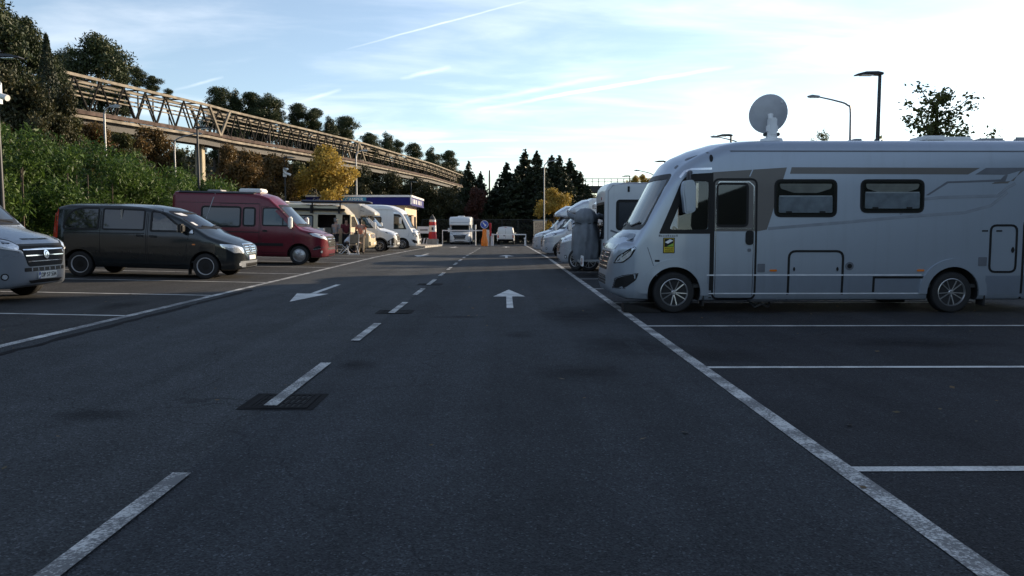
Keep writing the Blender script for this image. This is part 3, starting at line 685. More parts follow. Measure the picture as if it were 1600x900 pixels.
# hedge along the end of the left bays
def hedge(name, x0, x1, y0, y1, h0, h1, mat, label, n=30000, size=.17, cat='hedge', seed=3):
    rnd = random.Random(seed); cl = []
    t = empty(name, ((x0+x1)/2, (y0+y1)/2, gz(x1, min(y1, 110))), label=label, cat=cat)
    cxx, cyy = (x0+x1)/2, (y0+y1)/2
    k = int((y1-y0)*(x1-x0)*1.6)+14
    for i in range(k):
        y = rnd.uniform(y0, y1); x = rnd.uniform(x0, x1); hh = h0+(h1-h0)*(y-y0)/(y1-y0 or 1); s = rnd.uniform(.45, 1.0)
        z = hh*(rnd.random()**.55)*(1-.12*(abs(x-cxx)/(x1-x0)*2)) - s*.3
        cl.append((x-cxx, y-cyy, max(.25, z), s, s*1.1, s*.9))
    pts, d = in_clumps(cl, n, .4); pts[:, 2] = np.maximum(pts[:, 2], .02)
    link('foliage', leaf_cloud('foliage', pts, size, mat, .26, d, .25, droop=-.9), t)
    st = MB()
    for i in range(int((y1-y0)/1.2)+int((x1-x0)/3)+2):
        x, y = rnd.uniform(x0+.3, x1-.3)-cxx, rnd.uniform(y0, y1)-cyy; st.tube([(x, y, -.3), (x+.1, y, h0*.6)], [.06, .02], 5)
    st.build('stems', M['bark'], t); t.children[-1]['kind'] = 'stuff'
    return t
hedge('hedge', -17.6, -14.6, 13, 44, 5.2, 3.6, M['hedge_leaf'], 'tall feathery green hedge along the end of the left parking bays', 120000, .20)
hedge('hedge', -24, -18, 30, 56, 4.4, 3.4, M['hedge_leaf'], 'second green hedge rising behind the bay hedge towards the hillside', 60000, .22, seed=8)
hedge('hedge', -17.6, -14.8, -26, 12.5, 4.6, 5.0, M['hedge_leaf'], 'near end of the green hedge, beyond the left edge of the photo', 26000, .36, seed=12)
hedge('hedge', -14.8, -13.9, 44, 62, 2.6, 2.2, M['ivy_leaf'], 'low dark hedge behind the cream camper and the kiosk', 9000, .2, seed=4)
hedge('hedge', -12, 12, 89, 92, 3.6, 3.6, M['ivy_leaf'], 'dark overgrown hedge behind the chain link fence at the road end', 26000, .33, seed=5)
hedge('hedge', 4.2, 11, 77, 80, 2.0, 2.2, M['ivy_leaf'], 'dark low bushes right of the small white van', 6000, .24, seed=6)

# scrub that covers the slope
sp = []; so = []
for i in range(900):
    y = random.uniform(-50, 215) if i % 6 == 0 else random.uniform(18, 215); x = -18.5+max(0, y-100)*.16-random.uniform(0, 1)**1.3*52; s = random.uniform(.7, 1.9)
    zb = hz(x, y)
    sp.append((x, y, zb+s*.5, s, s, s*.9))
pts, d = in_clumps(sp, 90000, .5)
me = leaf_cloud('undergrowth', pts, .45, M['ivy_leaf'], .6, d, .35)
tag(link('undergrowth', me), kind='stuff')
# dead leaves blown across the bays
P = [(random.uniform(2.3, 10), random.uniform(4, 15), .012) for i in range(70)]+[(random.uniform(-6, 2), random.uniform(4, 30), .012) for i in range(90)]+[(random.uniform(-13, -6), random.uniform(9, 40), .012) for i in range(90)]
P = [(x, y, gz(x, y)+z) for x, y, z in P]
tag(link('fallen_leaves', leaf_cloud('fallen_leaves', P, .055, M['brown_leaf'], .6, np.tile([0, 0, 1.0], (len(P), 1)), .8)), kind='stuff')
# ================================================================== truss bridge
M['sand_paint'] = simple('sand_painted_steel', (.23, .20, .16), .85, vary=.45, scale=.9, spec=.15)
M['rust_paint'] = simple('red_brown_steel', (.09, .066, .058), .9, vary=.45, scale=1.5, spec=.1)
M['grey_steel'] = simple('dark_grey_steel', (.022, .021, .020), .95, vary=.3, scale=2, spec=.05)
M['deck'] = simple('deck_sheeting', (.12, .105, .092), .9, vary=.4, scale=1, spec=.1)
M['girder'] = simple('dark_girder', (.03, .028, .028), .7)
M['pier'] = simple('pier_concrete', (.36, .31, .22), .85, vary=.2, scale=1.5, bump=.3, bscale=10)
def bez(t):  # centre line of the bridge: distance, photo pixel and photo height of its upper edge, measured off the photograph
    K = [(0, 66, 40, 100), (.17, 70, 105, 121), (.40, 92, 318, 164), (.45, 96, 350, 173), (.72, 134, 552, 221), (.76, 140, 575, 228), (.90, 190, 668, 255), (1, 240, 718, 274)]
    for i in range(len(K)-1):
        if t <= K[i+1][0]+1e-9:
            a, b = K[i], K[i+1]; u = (t-a[0])/(b[0]-a[0])
            A, B = Vector((hX(a[2], a[1]), a[1], hZ(a[3], a[1]))), Vector((hX(b[2], b[1]), b[1], hZ(b[3], b[1])))
            return A.lerp(B, u), (B-A).normalized()
def span(t0, t1, nb, label, HT=3.7, WB=2.4, first=1, v_ends=(True, True)):
    a, d = bez(t0+.0001); b, _ = bez(t1-.0001); d = (b-a).normalized(); Lb = (b-a).length
    fl = Vector((d.x, d.y, 0)).normalized(); side = Vector((fl.y, -fl.x, 0))     # towards the car park
    o = empty('truss_bridge', (a.x, a.y, hz(a.x, a.y)), label=label, cat='bridge', group='spans of the long truss bridge')
    a0 = a-Vector(o.location)
    def P(u, s, h): return a0+d*(Lb*u)+side*(WB/2*s)+Vector((0, 0, h))
    for s in (1, -1):
        MB().bar(P(0, s, -.15), P(1, s, -.15), .26, .26).build('top_chord', M['sand_paint'], o)
        MB().bar(P(0, s, -HT+.3), P(1, s, -HT+.3), .26, .34).build('bottom_chord', M['rust_paint'], o)
    MB().bar(P(0, 1.12, -HT-.12), P(1, 1.12, -HT-.12), .16, .26).build('edge_beam', M['sand_paint'], o)
    MB().bar(P(0, .45, -HT-.55), P(1, .45, -HT-.55), .5, .9).bar(P(0, -.6, -HT-.55), P(1, -.6, -HT-.55), .5, .9).build('girder', M['girder'], o)
    MB().add([P(0, 1, -HT+.55), P(1, 1, -HT+.55), P(1, -.9, -HT+.95), P(0, -.9, -HT+.95), P(0, 1, -HT+.5), P(1, 1, -HT+.5), P(1, -.9, -HT+.9), P(0, -.9, -HT+.9)],
             [(0, 1, 2, 3), (7, 6, 5, 4), (0, 4, 5, 1), (2, 6, 7, 3)]).build('deck', M['deck'], o)
    for h in (-.62, -1.15, -1.55):
        MB().bar(P(0, -.72, h), P(1, -.72, h), .13, .13).build('pipe', M['sand_paint'], o)
    for h in (-.45, -.9): MB().bar(P(0, .62, h), P(1, .62, h), .07, .07).build('handrail', M['sand_paint'], o)
    for k in range(nb):
        u0, u1, um = k/nb, (k+1)/nb, (k+.5)/nb
        for s in (1, -1):
            MB().bar(P(u0, s, -HT+.4), P(um, s, -.3), .13, .13).build('diagonal', M['grey_steel'], o)
            MB().bar(P(um, s, -.3), P(u1, s, -HT+.4), .13, .13).build('diagonal', M['grey_steel'], o)
        MB().bar(P(um, -1, -.1), P(um, 1, -.1), .14, .14).build('cross_member', M['grey_steel'], o)
        MB().bar(P(u0+.003, 1.05, -HT+.25), P(u0+.003, 1.05, -HT+.62), .12, .12).build('bracket', M['rust_paint'], o)
    for e, u, du in ((0, 0, .9/nb), (1, 1, -.9/nb)):
        if not v_ends[e]: continue
        for s in (1.04, -1.04): MB().bar(P(u, s, -.2), P(u+du*.55, s, -HT+.3), .26, .26).build('end_post', M['sand_paint'], o)
    return o
span(.0, .40, 8, 'nearest span of the long truss bridge, starting behind the cypress', v_ends=(False, False))
span(.40, .45, 1, 'short joint span of the truss bridge over the concrete pier', v_ends=(True, True))
span(.45, .72, 14, 'long middle span of the truss bridge passing above the yellow tree', v_ends=(False, True))
span(.72, .90, 8, 'third span of the truss bridge, half hidden by dark trees', v_ends=(True, False))
span(.90, 1.0, 6, 'farthest span of the truss bridge dropping towards the sky gap', v_ends=(False, True))
def pier(px, top, d, wd, label):
    x, z1 = hX(px, d), hZ(top, d); z0 = hz(x, d)-.5
    t = empty('bridge_pier', (x, d, z0), label=label, cat='bridge pier', group='piers under the truss bridge')
    MB().b2(-wd/2, -.5, 0, wd/2, .5, z1-z0-.7).build('shaft', M['pier'], t, bevel=.06)
    MB().b2(-wd*.9, -.8, z1-z0-.68, wd*.9, .8, z1-z0).build('cap', M['pier'], t, bevel=.04)
pier(316, 208, 93, .85, 'concrete pier carrying the truss bridge behind the red van')
pier(563, 250, 137, .9, 'pale concrete pier of the truss bridge behind the thin pole')
# small sign box hanging from the pier joint
tag(MB().box((hX(330, 92), 92, hZ(213, 92)), (.6, .25, .75)).build('junction_box', M['pier'], bevel=.03), 'small pale box hanging under the truss bridge beside the concrete pier', 'box')

# viaduct far behind on the right
d = 150
vd = empty('viaduct', (hX(960, d), d, -1.0), label='distant dark viaduct with a thin railing behind the right hand campers', cat='bridge')
z1 = hZ(291, d)+1; xa, xb = hX(860, d)-hX(960, d), hX(1150, d)-hX(960, d)
MB().b2(xa, -2, z1-1.3, xb, 2, z1).build('deck', M['girder'], vd)
for z in (.75, 1.35): MB().b2(xa, -2, z1+z-.05, xb, -1.9, z1+z+.05).build('rail', M['grey_steel'], vd)
me = MB().box((0, -1.95, .7), (.12, .1, 1.4)).mesh('railing_post'); me.materials.append(M['grey_steel'])
for i in range(30): link('railing_post', me, vd, None, (xa+(xb-xa)*(i+.5)/30, 0, z1))
for u in (.12, .5, .85): MB().b2(xa+(xb-xa)*u-.8, -1, 0, xa+(xb-xa)*u+.8, 1, z1-1.31).build('pier', M['pier'], vd)

# ================================================================== lamps
def led_lamp(px, top, d, label, arm_dir=-1, cam_box=False, base=None):
    x = hX(px, d); z0 = gz(x, d) if base is None else base; H = hZ(top, d)-z0
    t = empty('street_lamp', (x, d, z0), (0, 0, 0), label, 'street lamp', 'flat headed street lamps')
    MB().tube([(0, 0, -.1), (0, 0, H*.5), (0, 0, H-.06)], [.085, .07, .05], 10).build('pole', M['dark_metal'], t, smooth=40)
    MB().b2(-.14, -.14, -.06, .14, .14, .03).build('base_plate', M['dark_metal'], t)
    s = arm_dir
    P = [(-.06*s, .02), (.12*s, .06), (.5*s, .05), (.78*s, -.02), (.80*s, -.06), (.4*s, -.03), (-.06*s, -.05)]
    hd = MB().prism([(a, H+b) for a, b in P], 'y', -.15, .15).build('lamp_head', M['dark_metal'], t, bevel=.012)
    MB().b2(.25*s, -.11, H-.064, .62*s, .11, H-.052).build('lamp_lens', M['lamp_glass'], hd)
    if cam_box:
        c = MB().tube([(.05, -.08, H*.82), (.45, -.2, H*.80)], [.09, .09], 10).build('camera_housing', M['white_plastic'], t, smooth=40)
        MB().tube([(.05, -.05, H*.86), (.3, -.35, H*.865)], [.075, .075], 10).build('camera_housing', M['white_plastic'], t, smooth=40)
        MB().b2(-.1, -.12, H*.78, .1, .12, H*.88).build('bracket_box', M['white_plastic'], t)
    return t
def curved_lamp(px, top, d, arm, label, base=None, thick=.055, drop=.12):
    x = hX(px, d); z0 = gz(max(x, -17), d) if base is None else base; H = hZ(top, d)-z0
    t = empty('curved_street_lamp', (x, d, z0), (0, 0, 0), label, 'street lamp', 'curved arm street lamps')
    pts = [(0, 0, -.1), (0, 0, H*.5), (0, 0, H-.75), (.10*arm, 0, H-.28), (.42*arm, 0, H-.08), (arm*.9, 0, H+.06*abs(arm))]
    q = sweep_pts(pts, 6); n = len(q)
    MB().tube(q, [thick*1.25-(thick*.65)*i/n for i in range(n)], 9).build('pole', M['galv'], t, smooth=40)
    e = Vector(pts[-1]); s = 1 if arm > 0 else -1
    hd = MB().prism([(e.x-.04*s, e.z+.05), (e.x+.35*s, e.z+.10), (e.x+.55*s, e.z+.04), (e.x+.5*s, e.z-.03), (e.x-.04*s, e.z-.05)], 'y', -.1, .1).build('lamp_head', M['galv'], t, bevel=.02)
    MB().b2(e.x+.08*s, -.07, e.z-.052, e.x+.42*s, .07, e.z-.034).build('lamp_lens', M['lamp_glass'], hd)
    return t
led_lamp(1366, 114, 25, 'tall black flat headed lamp post right of the satellite dish', -1)
led_lamp(1139, 211, 41.5, 'flat headed black lamp just left of the satellite dish', -1)
led_lamp(1037, 252, 58, 'flat headed black lamp above the silver motorhome windscreen', -1)
led_lamp(983, 275, 76, 'small flat headed lamp above the white motorhome with the covered load', -1)
led_lamp(5, 90, 23, 'leftmost lamp post with white cameras, in front of the ivy clad trees', 1, True)
led_lamp(313, 200, 39.4, 'thin lamp post right in front of the concrete bridge pier', 1)
led_lamp(447, 246, 55.6, 'lamp post with a camera left of the yellow tree', 1, True)
led_lamp(643, 284, 84, 'short lamp post behind the right end of the kiosk roof', 1)
curved_lamp(1323, 154, 38, -1.78, 'curved arm street lamp between the satellite dish and the tall black lamp', base=0)
curved_lamp(1153, 216, 54, -1.7, 'curved arm street lamp crossing behind the flat lamp left of the dish', base=-.1)
curved_lamp(1020, 268, 82, -1.7, 'curved arm street lamp above the white motorhome roof', base=-.4)
curved_lamp(850, 252, 71, .85, 'curved street lamp standing before the far conifers', base=-.3)
curved_lamp(277, 212, 52, 1.5, 'curved arm street lamp rising from the hedge left of the bridge pier')
curved_lamp(170, 168, 41, .4, 'thin grey lamp post rising from the hedge under the bridge left part')
curved_lamp(558, 236, 62.5, .5, 'thin grey lamp post right of the yellow tree')
pl = MB().tube([(0, 0, -1), (0, 0, 12.6)], [.22, .16], 10).build('distant_pole', M['dark_metal'], smooth=40, loc=(hX(765, 150), 150, 0))
pl.scale = (1, 1, (hZ(266, 150))/12.6); tag(pl, 'plain dark pole in the sky gap above the far trees', 'pole')

# ================================================================== kiosk and the entrance
M['fascia_blue'] = simple('blue_fascia', (.010, .012, .13), .6, spec=.2)
M['fascia_cyan'] = simple('cyan_panel', (.03, .24, .42), .4)
M['white_trim'] = simple('white_trim', (.74, .74, .74), .4, vary=.06)
M['cream_panel'] = simple('cream_panel', (.62, .50, .34), .7, vary=.12, scale=2)
M['poster'] = simple('poster_print', (.45, .33, .22), .5, vary=.5, scale=9)
kx0, kx1, ky0, ky1 = -15.0, -7.5, 58.6, 67.2
kz = gz(-10, 62)+.1
isl = tag(MB().add([(x, y, gz(x, y)+h) for h in (-.1, .12) for x, y in ((-13.4, 56.2), (-5.9, 56.6), (-5.35, 66.5), (-5.9, 69.5), (-13.4, 69.5))],
     [(9, 8, 7, 6, 5)[::-1], (0, 1, 6, 5), (1, 2, 7, 6), (2, 3, 8, 7), (3, 4, 9, 8), (4, 0, 5, 9)]).build('pavement', M['paving']), kind='structure')
kerb('kerb_stone', -5.9, 56.6, -5.35, 66.5, h=.14, n=.95, parent=isl); kerb('kerb_stone', -13.3, 56.1, -6.0, 56.5, h=.14, n=.95, parent=isl)
K = empty('kiosk', ((kx0+kx1)/2, (ky0+ky1)/2, kz), label='cream kiosk with a dark blue fascia and white roof edge beyond the parked campers', cat='kiosk')
ox, oy = (kx0+kx1)/2, (ky0+ky1)/2; hxk, hyk = (kx1-kx0)/2-.0, (ky1-ky0)/2
def kb(name, x0, y0, z0, x1, y1, z1_, mat, par=None, bev=0): return MB().b2(x0-ox, y0-oy, z0, x1-ox, y1-oy, z1_).build(name, mat, par or K, bevel=bev)
KR = .34
wl = kb('wall', kx0+.35, ky0+.5, 0, kx1-.1, ky1-.3, 2.75+KR, M['cream_panel'])
kb('fascia', kx0, ky0, 2.76+KR, kx1+.45, ky1+.3, 3.32+KR, M['fascia_blue'])
kb('roof_edge', kx0-.04, ky0-.04, 3.322+KR, kx1+.49, ky1+.34, 3.47+KR, M['white_trim'])
kb('fascia_trim', kx0-.03, ky0-.03, 2.70+KR, kx1+.48, ky1+.33, 2.758+KR, M['fascia_blue'])
kb('corner_post', kx1+.38, ky0-.02, 2.77+KR, kx1+.47, ky0+.06, 3.31+KR, M['white_trim'])
# lettering on the front fascia
kb('sign_panel', kx0+2.75, ky0-.03, 2.80+KR, kx0+4.55, ky0-.004, 3.30+KR, M['fascia_cyan'])
for s, x, z, sz, m in (('Cassa automatica', kx0+1.35, 3.14, .23, M['white_trim']), ('CAMPER', kx0+3.65, 3.12, .36, M['white_trim'])):
    link('lettering', text_mesh(s, sz), K, m, (x-ox, ky0-.036-oy, z+KR), (PI/2, 0, 0))
for x, wd in ((.6, .3), (1.0, .4), (1.5, .34), (1.95, .5)): kb('lettering', kx0+x, ky0-.012, 2.87+KR, kx0+x+wd, ky0-.003, 2.93+KR, M['white_trim'])
kb('arrow_mark', kx0+.95, ky0-.014, 2.90+KR, kx0+1.25, ky0-.0135+.01, 3.0+KR, M['white_trim'])
for x in (0, .5, 1.0): kb('lettering', kx0+2.95+x, ky0-.04, 2.86+KR, kx0+3.35+x, ky0-.031, 2.92+KR, M['white_trim'])
# right hand face: posters, window, white blocks on the fascia
for y, wd in ((.9, .35), (1.7, .5), (2.5, .2), (3.2, .55), (4.6, .4), (5.5, .5), (6.6, .35)): kb('lettering', kx1+.452, ky0+y, 2.86+KR, kx1+.464, ky0+y+wd, 3.2+KR, M['white_trim'])
for y, wd, a, b, m in ((1.0, 1.2, 1.2, 2.35, 'poster'), (2.6, 1.3, .95, 2.3, 'dark_glass'), (4.4, 1.5, 1.3, 2.3, 'poster'), (6.2, 1.2, .9, 2.2, 'dark_glass')):
    f = kb('window_frame', kx1-.1, ky0+y-.07, a-.07, kx1-.06, ky0+y+wd+.07, b+.07, M['rust_paint'])
    kb('pane', kx1-.062, ky0+y, a, kx1-.048, ky0+y+wd, b, M[m], f)
for x in (.5, 2.1, 3.7, 5.2):
    f = kb('window_frame', kx0+x+.35, ky0+.46, .9, kx0+x+1.6, ky0+.499, 2.3, M['rust_paint']); kb('pane', kx0+x+.43, ky0+.45, .98, kx0+x+1.52, ky0+.462, 2.22, M['dark_glass'], f)
for z in (.45, .9): kb('wall_band', kx1-.1, ky0+.52, z, kx1-.075, ky1-.32, z+.05, M['rust_paint'])

# red and white beacon
M['sign_red'] = simple('signal_red', (.50, .015, .03), .4)
M['sign_white'] = simple('signal_white', (.78, .78, .78), .4, vary=.05)
M['sign_orange'] = simple('traffic_orange', (.85, .22, .02), .45)
M['sign_blue'] = simple('sign_blue', (.02, .07, .42), .3)
bx, by = hX(676, 68), 68; bz = gz(bx, by)+.1
b = empty('beacon', (bx, by, bz), label='red and white banded beacon with a dark pointed cap', cat='beacon')
MB().b2(-.46, -.46, -.12, .46, .46, .48).build('plinth', M['concrete'], b, bevel=.03)
for k, (z0, z1_, m) in enumerate(((.482, 1.10, 'sign_red'), (1.102, 1.66, 'sign_white'), (1.662, 1.98, 'sign_red'), (1.982, 2.16, 'sign_white'))):
    r0, r1 = .40-.055*z0, .40-.055*z1_
    MB().lathe([(r0, z0), (r1, z1_)], 20).build('band', M[m], b, smooth=40)
MB().lathe([(.30, 2.162), (.20, 2.35), (.05, 2.55), (.03, 2.62)], 16).build('cap', M['dark_metal'], b, smooth=40)
MB().b2(-.06, -.375, 1.25, .10, -.30, 1.5).build('door', M['dark_metal'], b)
# barrier with two arms, blue arrow sign on an orange foot
yb = 71; zb = gz(0, yb)
def gate(x_post, x_tip, z, lab):
    t = empty('barrier_gate', (x_post, yb, zb), label=lab, cat='barrier', group='barriers across the far end of the road')
    MB().b2(-.14, -.2, -.02, .14, .2, z+.06).build('cabinet', M['white_plastic'], t, bevel=.03)
    L_ = x_tip-x_post
    MB().b2(0 if L_ > 0 else L_, -.26, z-.05, L_ if L_ > 0 else 0, -.205, z+.04).build('arm', M['sign_white'], t)
    MB().b2(L_-.07 if L_ > 0 else L_, -.24, 0, L_ if L_ > 0 else L_+.07, -.215, z-.052).build('rest_post', M['white_plastic'], t)
gate(hX(762, 71), hX(691, 71), 1.42, 'white barrier arm across the road in front of the overcab motorhome')
gate(hX(763, 71)+.35, hX(822, 71), 1.05, 'lower white barrier arm behind the small white van')
sg = empty('arrow_sign', (hX(757, 69.5), 69.5, gz(0, 69.5)), label='round blue arrow sign on an orange foot in front of the barrier', cat='sign')
MB().lathe([(.30, 0), (.33, .3), (.27, .62), (.20, .95), (.19, 1.5), (.12, 1.55)], 14).build('foot', M['sign_orange'], sg, smooth=50)
MB().lathe([(.36, -.015), (.36, .015)], 28, 'y', (0, -.2, 1.95)).build('disc', M['sign_white'], sg)
MB().lathe([(.325, -.004), (.325, .004)], 28, 'y', (0, -.222, 1.95)).build('disc_face', M['sign_blue'], sg)
MB().prism([(-.17, 2.09), (-.12, 2.14), (.09, 1.94), (.15, 2.0), (.15, 1.79), (-.05, 1.79), (.03, 1.87)], 'y', -.236, -.229).build('arrow_symbol', M['sign_white'], sg)
MB().b2(-.03, -.19, 1.5, .03, -.13, 2.3).build('post', M['galv'], sg)
rb = MB().lathe([(.09, 0), (.09, .9), (.11, .92), (.11, 1.15), (.05, 1.2)], 12).build('marker_post', M['sign_red'], smooth=40, loc=(hX(762, 70.2)+.25, 70.2, gz(0, 70.2)+.9)); tag(rb, 'small red marker standing on the barrier cabinet', 'marker')
# whitish boards beside the beacon, cabinet, posts and fence at the road end
bd = empty('notice_board', (hX(662, 73), 73, gz(0, 73)), label='white notice board with dark lettering behind the banded beacon', cat='sign')
MB().b2(-.62, -.03, 1.15, .62, .03, 1.8).build('panel', M['sign_white'], bd)
MB().b2(-.35, -.04, 1.42, .38, -.031, 1.52).build('lettering', M['trim_black'], bd)
for s in (-.5, .5): MB().b2(s-.03, .031, 0, s+.03, .09, 1.8).build('post', M['galv'], bd)
sb = empty('striped_board', (hX(659, 71.5), 71.5, gz(0, 71.5)), label='low black and white diagonally striped board left of the beacon', cat='sign')
MB().b2(-.75, -.02, .12, .75, .02, .72).build('panel', M['sign_white'], sb)
for k in range(5): MB().prism([(-.72+.3*k, .125), (-.57+.3*k, .125), (-.42+.3*k, .715), (-.57+.3*k, .715)], 'y', -.028, -.0205).build('stripe', M['trim_black'], sb)
for s in (-.6, .6): MB().b2(s-.03, .021, 0, s+.03, .07, .7).build('post', M['galv'], sb)
cb = empty('service_cabinet', (hX(844, 73), 73, gz(0, 73)), label='tall beige cabinet beside the curved street lamp', cat='cabinet')
MB().b2(-.62, -.3, 0, .62, .3, 2.35).build('housing', M['cream_panel'], cb, bevel=.03)
MB().b2(-.52, -.315, .25, .52, -.301, 2.2).build('door', M['poster'], cb)
MB().b2(-.68, -.36, 2.351, .68, .36, 2.42).build('lid', M['grey_plastic'], cb)
for px, lab in ((820, 'short white post at the end of the right edge line'), (743, 'thin white topped post left of the blue arrow sign')):
    p = empty('marker_post', (hX(px, 72.5), 72.5, gz(0, 72.5)), label=lab, cat='post'); h = .75 if px == 820 else 1.95
    MB().tube([(0, 0, 0), (0, 0, h*.8)], [.05, .05], 8).build('stem', M['white_plastic'], p, smooth=40); MB().tube([(0, 0, h*.8), (0, 0, h)], [.07, .07], 8).build('reflector', M['sign_white'], p, smooth=40)
fe = empty('chain_link_fence', (0, 84.5, gz(0, 84.5)), label='dark chain link fence across the end of the road', cat='fence')
me = MB().tube([(0, 0, 0), (0, 0, 2.7)], [.035, .035], 8).mesh('post', smooth=40); me.materials.append(M['dark_metal'])
for i in range(13): link('post', me, fe, None, (-9+1.75*i, 0, 0))
MB().bar((-9, 0, 2.66), (12, 0, 2.66), .04).bar((-9, 0, .12), (12, 0, .12), .03).build('rail', M['dark_metal'], fe)
w_ = MB(); k = 0
for i in range(150):
    x = -9+.14*i; w_.bar((x, -.03, .1), (min(12, x+1.3), -.03, 2.62), .009); w_.bar((x, -.04, 2.62), (min(12, x+1.3), -.04, .1), .009)
wm = w_.build('wire_mesh', M['dark_metal'], fe); wm['kind'] = 'stuff'
# ================================================================== vehicle kit
def curve(pts):
    xs = [p[0] for p in pts]; ys = [p[1] for p in pts]
    return lambda u: float(np.interp(u, xs, ys))
def rounded(poly, r, n=4):
    """polygon with rounded corners; r one number or one per corner"""
    out = []; k = len(poly)
    for i in range(k):
        p0, p1, p2 = Vector(poly[i-1]), Vector(poly[i]), Vector(poly[(i+1) % k]); ri = r[i] if isinstance(r, (list, tuple)) else r
        a = (p0-p1); b = (p2-p1); q = min(ri, a.length*.45, b.length*.45)
        if q < 1e-4: out.append(tuple(p1)); continue
        A = p1+a.normalized()*q; B = p1+b.normalized()*q
        for j in range(n+1):
            t = j/n; out.append(tuple(A*(1-t)**2+p1*2*t*(1-t)+B*t*t))
    return out
def rect(u0, z0, u1, z1, r=.05): return rounded([(u0, z0), (u1, z0), (u1, z1), (u0, z1)], r)
def ribbon(pts, wd, closed=False):
    """outline of a thin band along a polyline"""
    P = [Vector(p) for p in pts]; n = len(P); Lf = []; Rt = []
    for i in range(n):
        a = P[i-1] if (i > 0 or closed) else P[i]; b = P[(i+1) % n] if (i < n-1 or closed) else P[i]
        d1 = (P[i]-a); d2 = (b-P[i]); d = (d1.normalized() if d1.length > 1e-9 else d2.normalized())+(d2.normalized() if d2.length > 1e-9 else d1.normalized())
        d = d.normalized() if d.length > 1e-6 else Vector((1, 0)); nn = Vector((-d.y, d.x))*wd/2
        c = max(.5, abs((d1.normalized() if d1.length > 1e-9 else d).dot(d))); Lf.append(P[i]+nn/c); Rt.append(P[i]-nn/c)
    return Lf, Rt
class Veh:
    def __init__(s, name, L_, loc, heading, label, cat, group=None, pitch=0.0):
        s.L = L_; s.h = L_/2
        s.root = empty(name, loc, (0, pitch, heading), label, cat, group); s.cuts = []; s.bvh = None
    def section(s, u, f, shrink=0.0, NS=9, NC=5, NT=5):
        zb, zt, W, r, cr = f['bot'](u)+shrink, f['top'](u)-shrink, f['W'](u)-shrink, f['r'](u), f['crown'](u)
        ins = f['inset']; half = []
        ze = max(zb+.03, zt-cr); hgt = ze-zb; r = min(r, hgt*.45, W*.5); rb = min(.07, hgt*.25)
        half.append((0, zb)); half.append((max(.02, W-ins(zb+rb)-rb), zb)); half.append((W-ins(zb+rb)-rb*.29, zb+rb*.29))
        for i in range(NS):
            z = zb+rb+(ze-r-zb-rb)*i/(NS-1); half.append((W-ins(z), z))
        w0 = W-ins(ze-r)
        for i in range(1, NC+1):
            a = PI/2*i/NC; half.append((w0-r+r*math.cos(a)-(ins(ze)-ins(ze-r))*i/NC*.6, ze-r+r*math.sin(a)))
        yt, zt_ = half[-1]
        for i in range(1, NT+1):
            q = 1-i/NT; half.append((yt*q, zt_+cr*(1-q*q)))
        return half
    def loft_mb(s, f, u0, u1, shrink=0.0, du=.16, flip=False, mb=None):
        us = {u0+shrink, u1-shrink}
        for key in ('top', 'bot', 'W'):
            for p in f[key+'_p']:
                if u0+shrink < p[0] < u1-shrink: us.add(p[0])
        u = u0+shrink
        while u < u1-shrink: us.add(u); u += du
        us = sorted(us); us = [u for i, u in enumerate(us) if i == 0 or u-us[i-1] > .012]
        mb = mb or MB(); V = []; F = []
        secs = [s.section(u, f, shrink) for u in us]; n = len(secs[0]); ring = 2*n-2
        for u, h in zip(us, secs):
            for y, z in h: V.append((s.h-u, y, z))
            for y, z in h[-2:0:-1]: V.append((s.h-u, -y, z))
        for i in range(len(us)-1):
            for k in range(ring): F.append((i*ring+k, i*ring+(k+1) % ring, (i+1)*ring+(k+1) % ring, (i+1)*ring+k))
        F.append(tuple(range(ring))[::-1]); F.append(tuple(range((len(us)-1)*ring, len(us)*ring)))
        if flip: F = [q[::-1] for q in F]
        mb.add(V, F); return mb
    def form(s, top, bot, W, inset, r, crown):
        f = dict(top=curve(top), bot=curve(bot), W=curve(W), inset=curve(inset), r=curve(r), crown=curve(crown)); f['top_p'], f['bot_p'], f['W_p'] = top, bot, W
        return f
    def setbvh(s, *mbs):
        V = []; F = []
        for mb in mbs:
            k = len(V); V += mb.v; F += [tuple(i+k for i in q) for q in mb.f]
        s.bvh = BVHTree.FromPolygons([Vector(v) for v in V], F)
    def body(s, name, mb, mats, cutters=(), shell=None, smooth=38, parent=None):
        """mb outer loft; cutters: list of (MB, material) cut away; shell: inner loft for a hollow body"""
        me = bpy.data.meshes.new(name)
        V = list(mb.v); F = list(mb.f); mi = [0]*len(F)
        if shell is not None:
            k = len(V); V += shell.v; F += [tuple(i+k for i in q)[::-1] for q in shell.f]; mi += [1]*len(shell.f)
        me.from_pydata(V, [], F); me.polygons.foreach_set('material_index', mi)
        bm = bmesh.new(); bm.from_mesh(me)
        if shell is None: bmesh.ops.recalc_face_normals(bm, faces=bm.faces)
        else:
            k = len(mb.f); bm.faces.ensure_lookup_table()
            bmesh.ops.recalc_face_normals(bm, faces=bm.faces[:k]); bmesh.ops.recalc_face_normals(bm, faces=bm.faces[k:]); bmesh.ops.reverse_faces(bm, faces=bm.faces[k:])
        bm.to_mesh(me); bm.free()
        for m in mats: me.materials.append(m)
        o = bpy.data.objects.new(name, me); COL.objects.link(o)
        if cutters:
            tmp = []
            for cm, mat in cutters:
                m2 = cm.mesh('cut'); m2.materials.append(mat); c = bpy.data.objects.new('cut', m2); COL.objects.link(c); tmp.append(c)
                md = o.modifiers.new('b', 'BOOLEAN'); md.operation = 'DIFFERENCE'; md.object = c; md.solver = 'EXACT'
                try: md.material_mode = 'TRANSFER'
                except Exception: pass
            dg = bpy.context.evaluated_depsgraph_get(); new = bpy.data.meshes.new_from_object(o.evaluated_get(dg))
            o.modifiers.clear(); o.data = new
            for c in tmp: bpy.data.objects.remove(c)
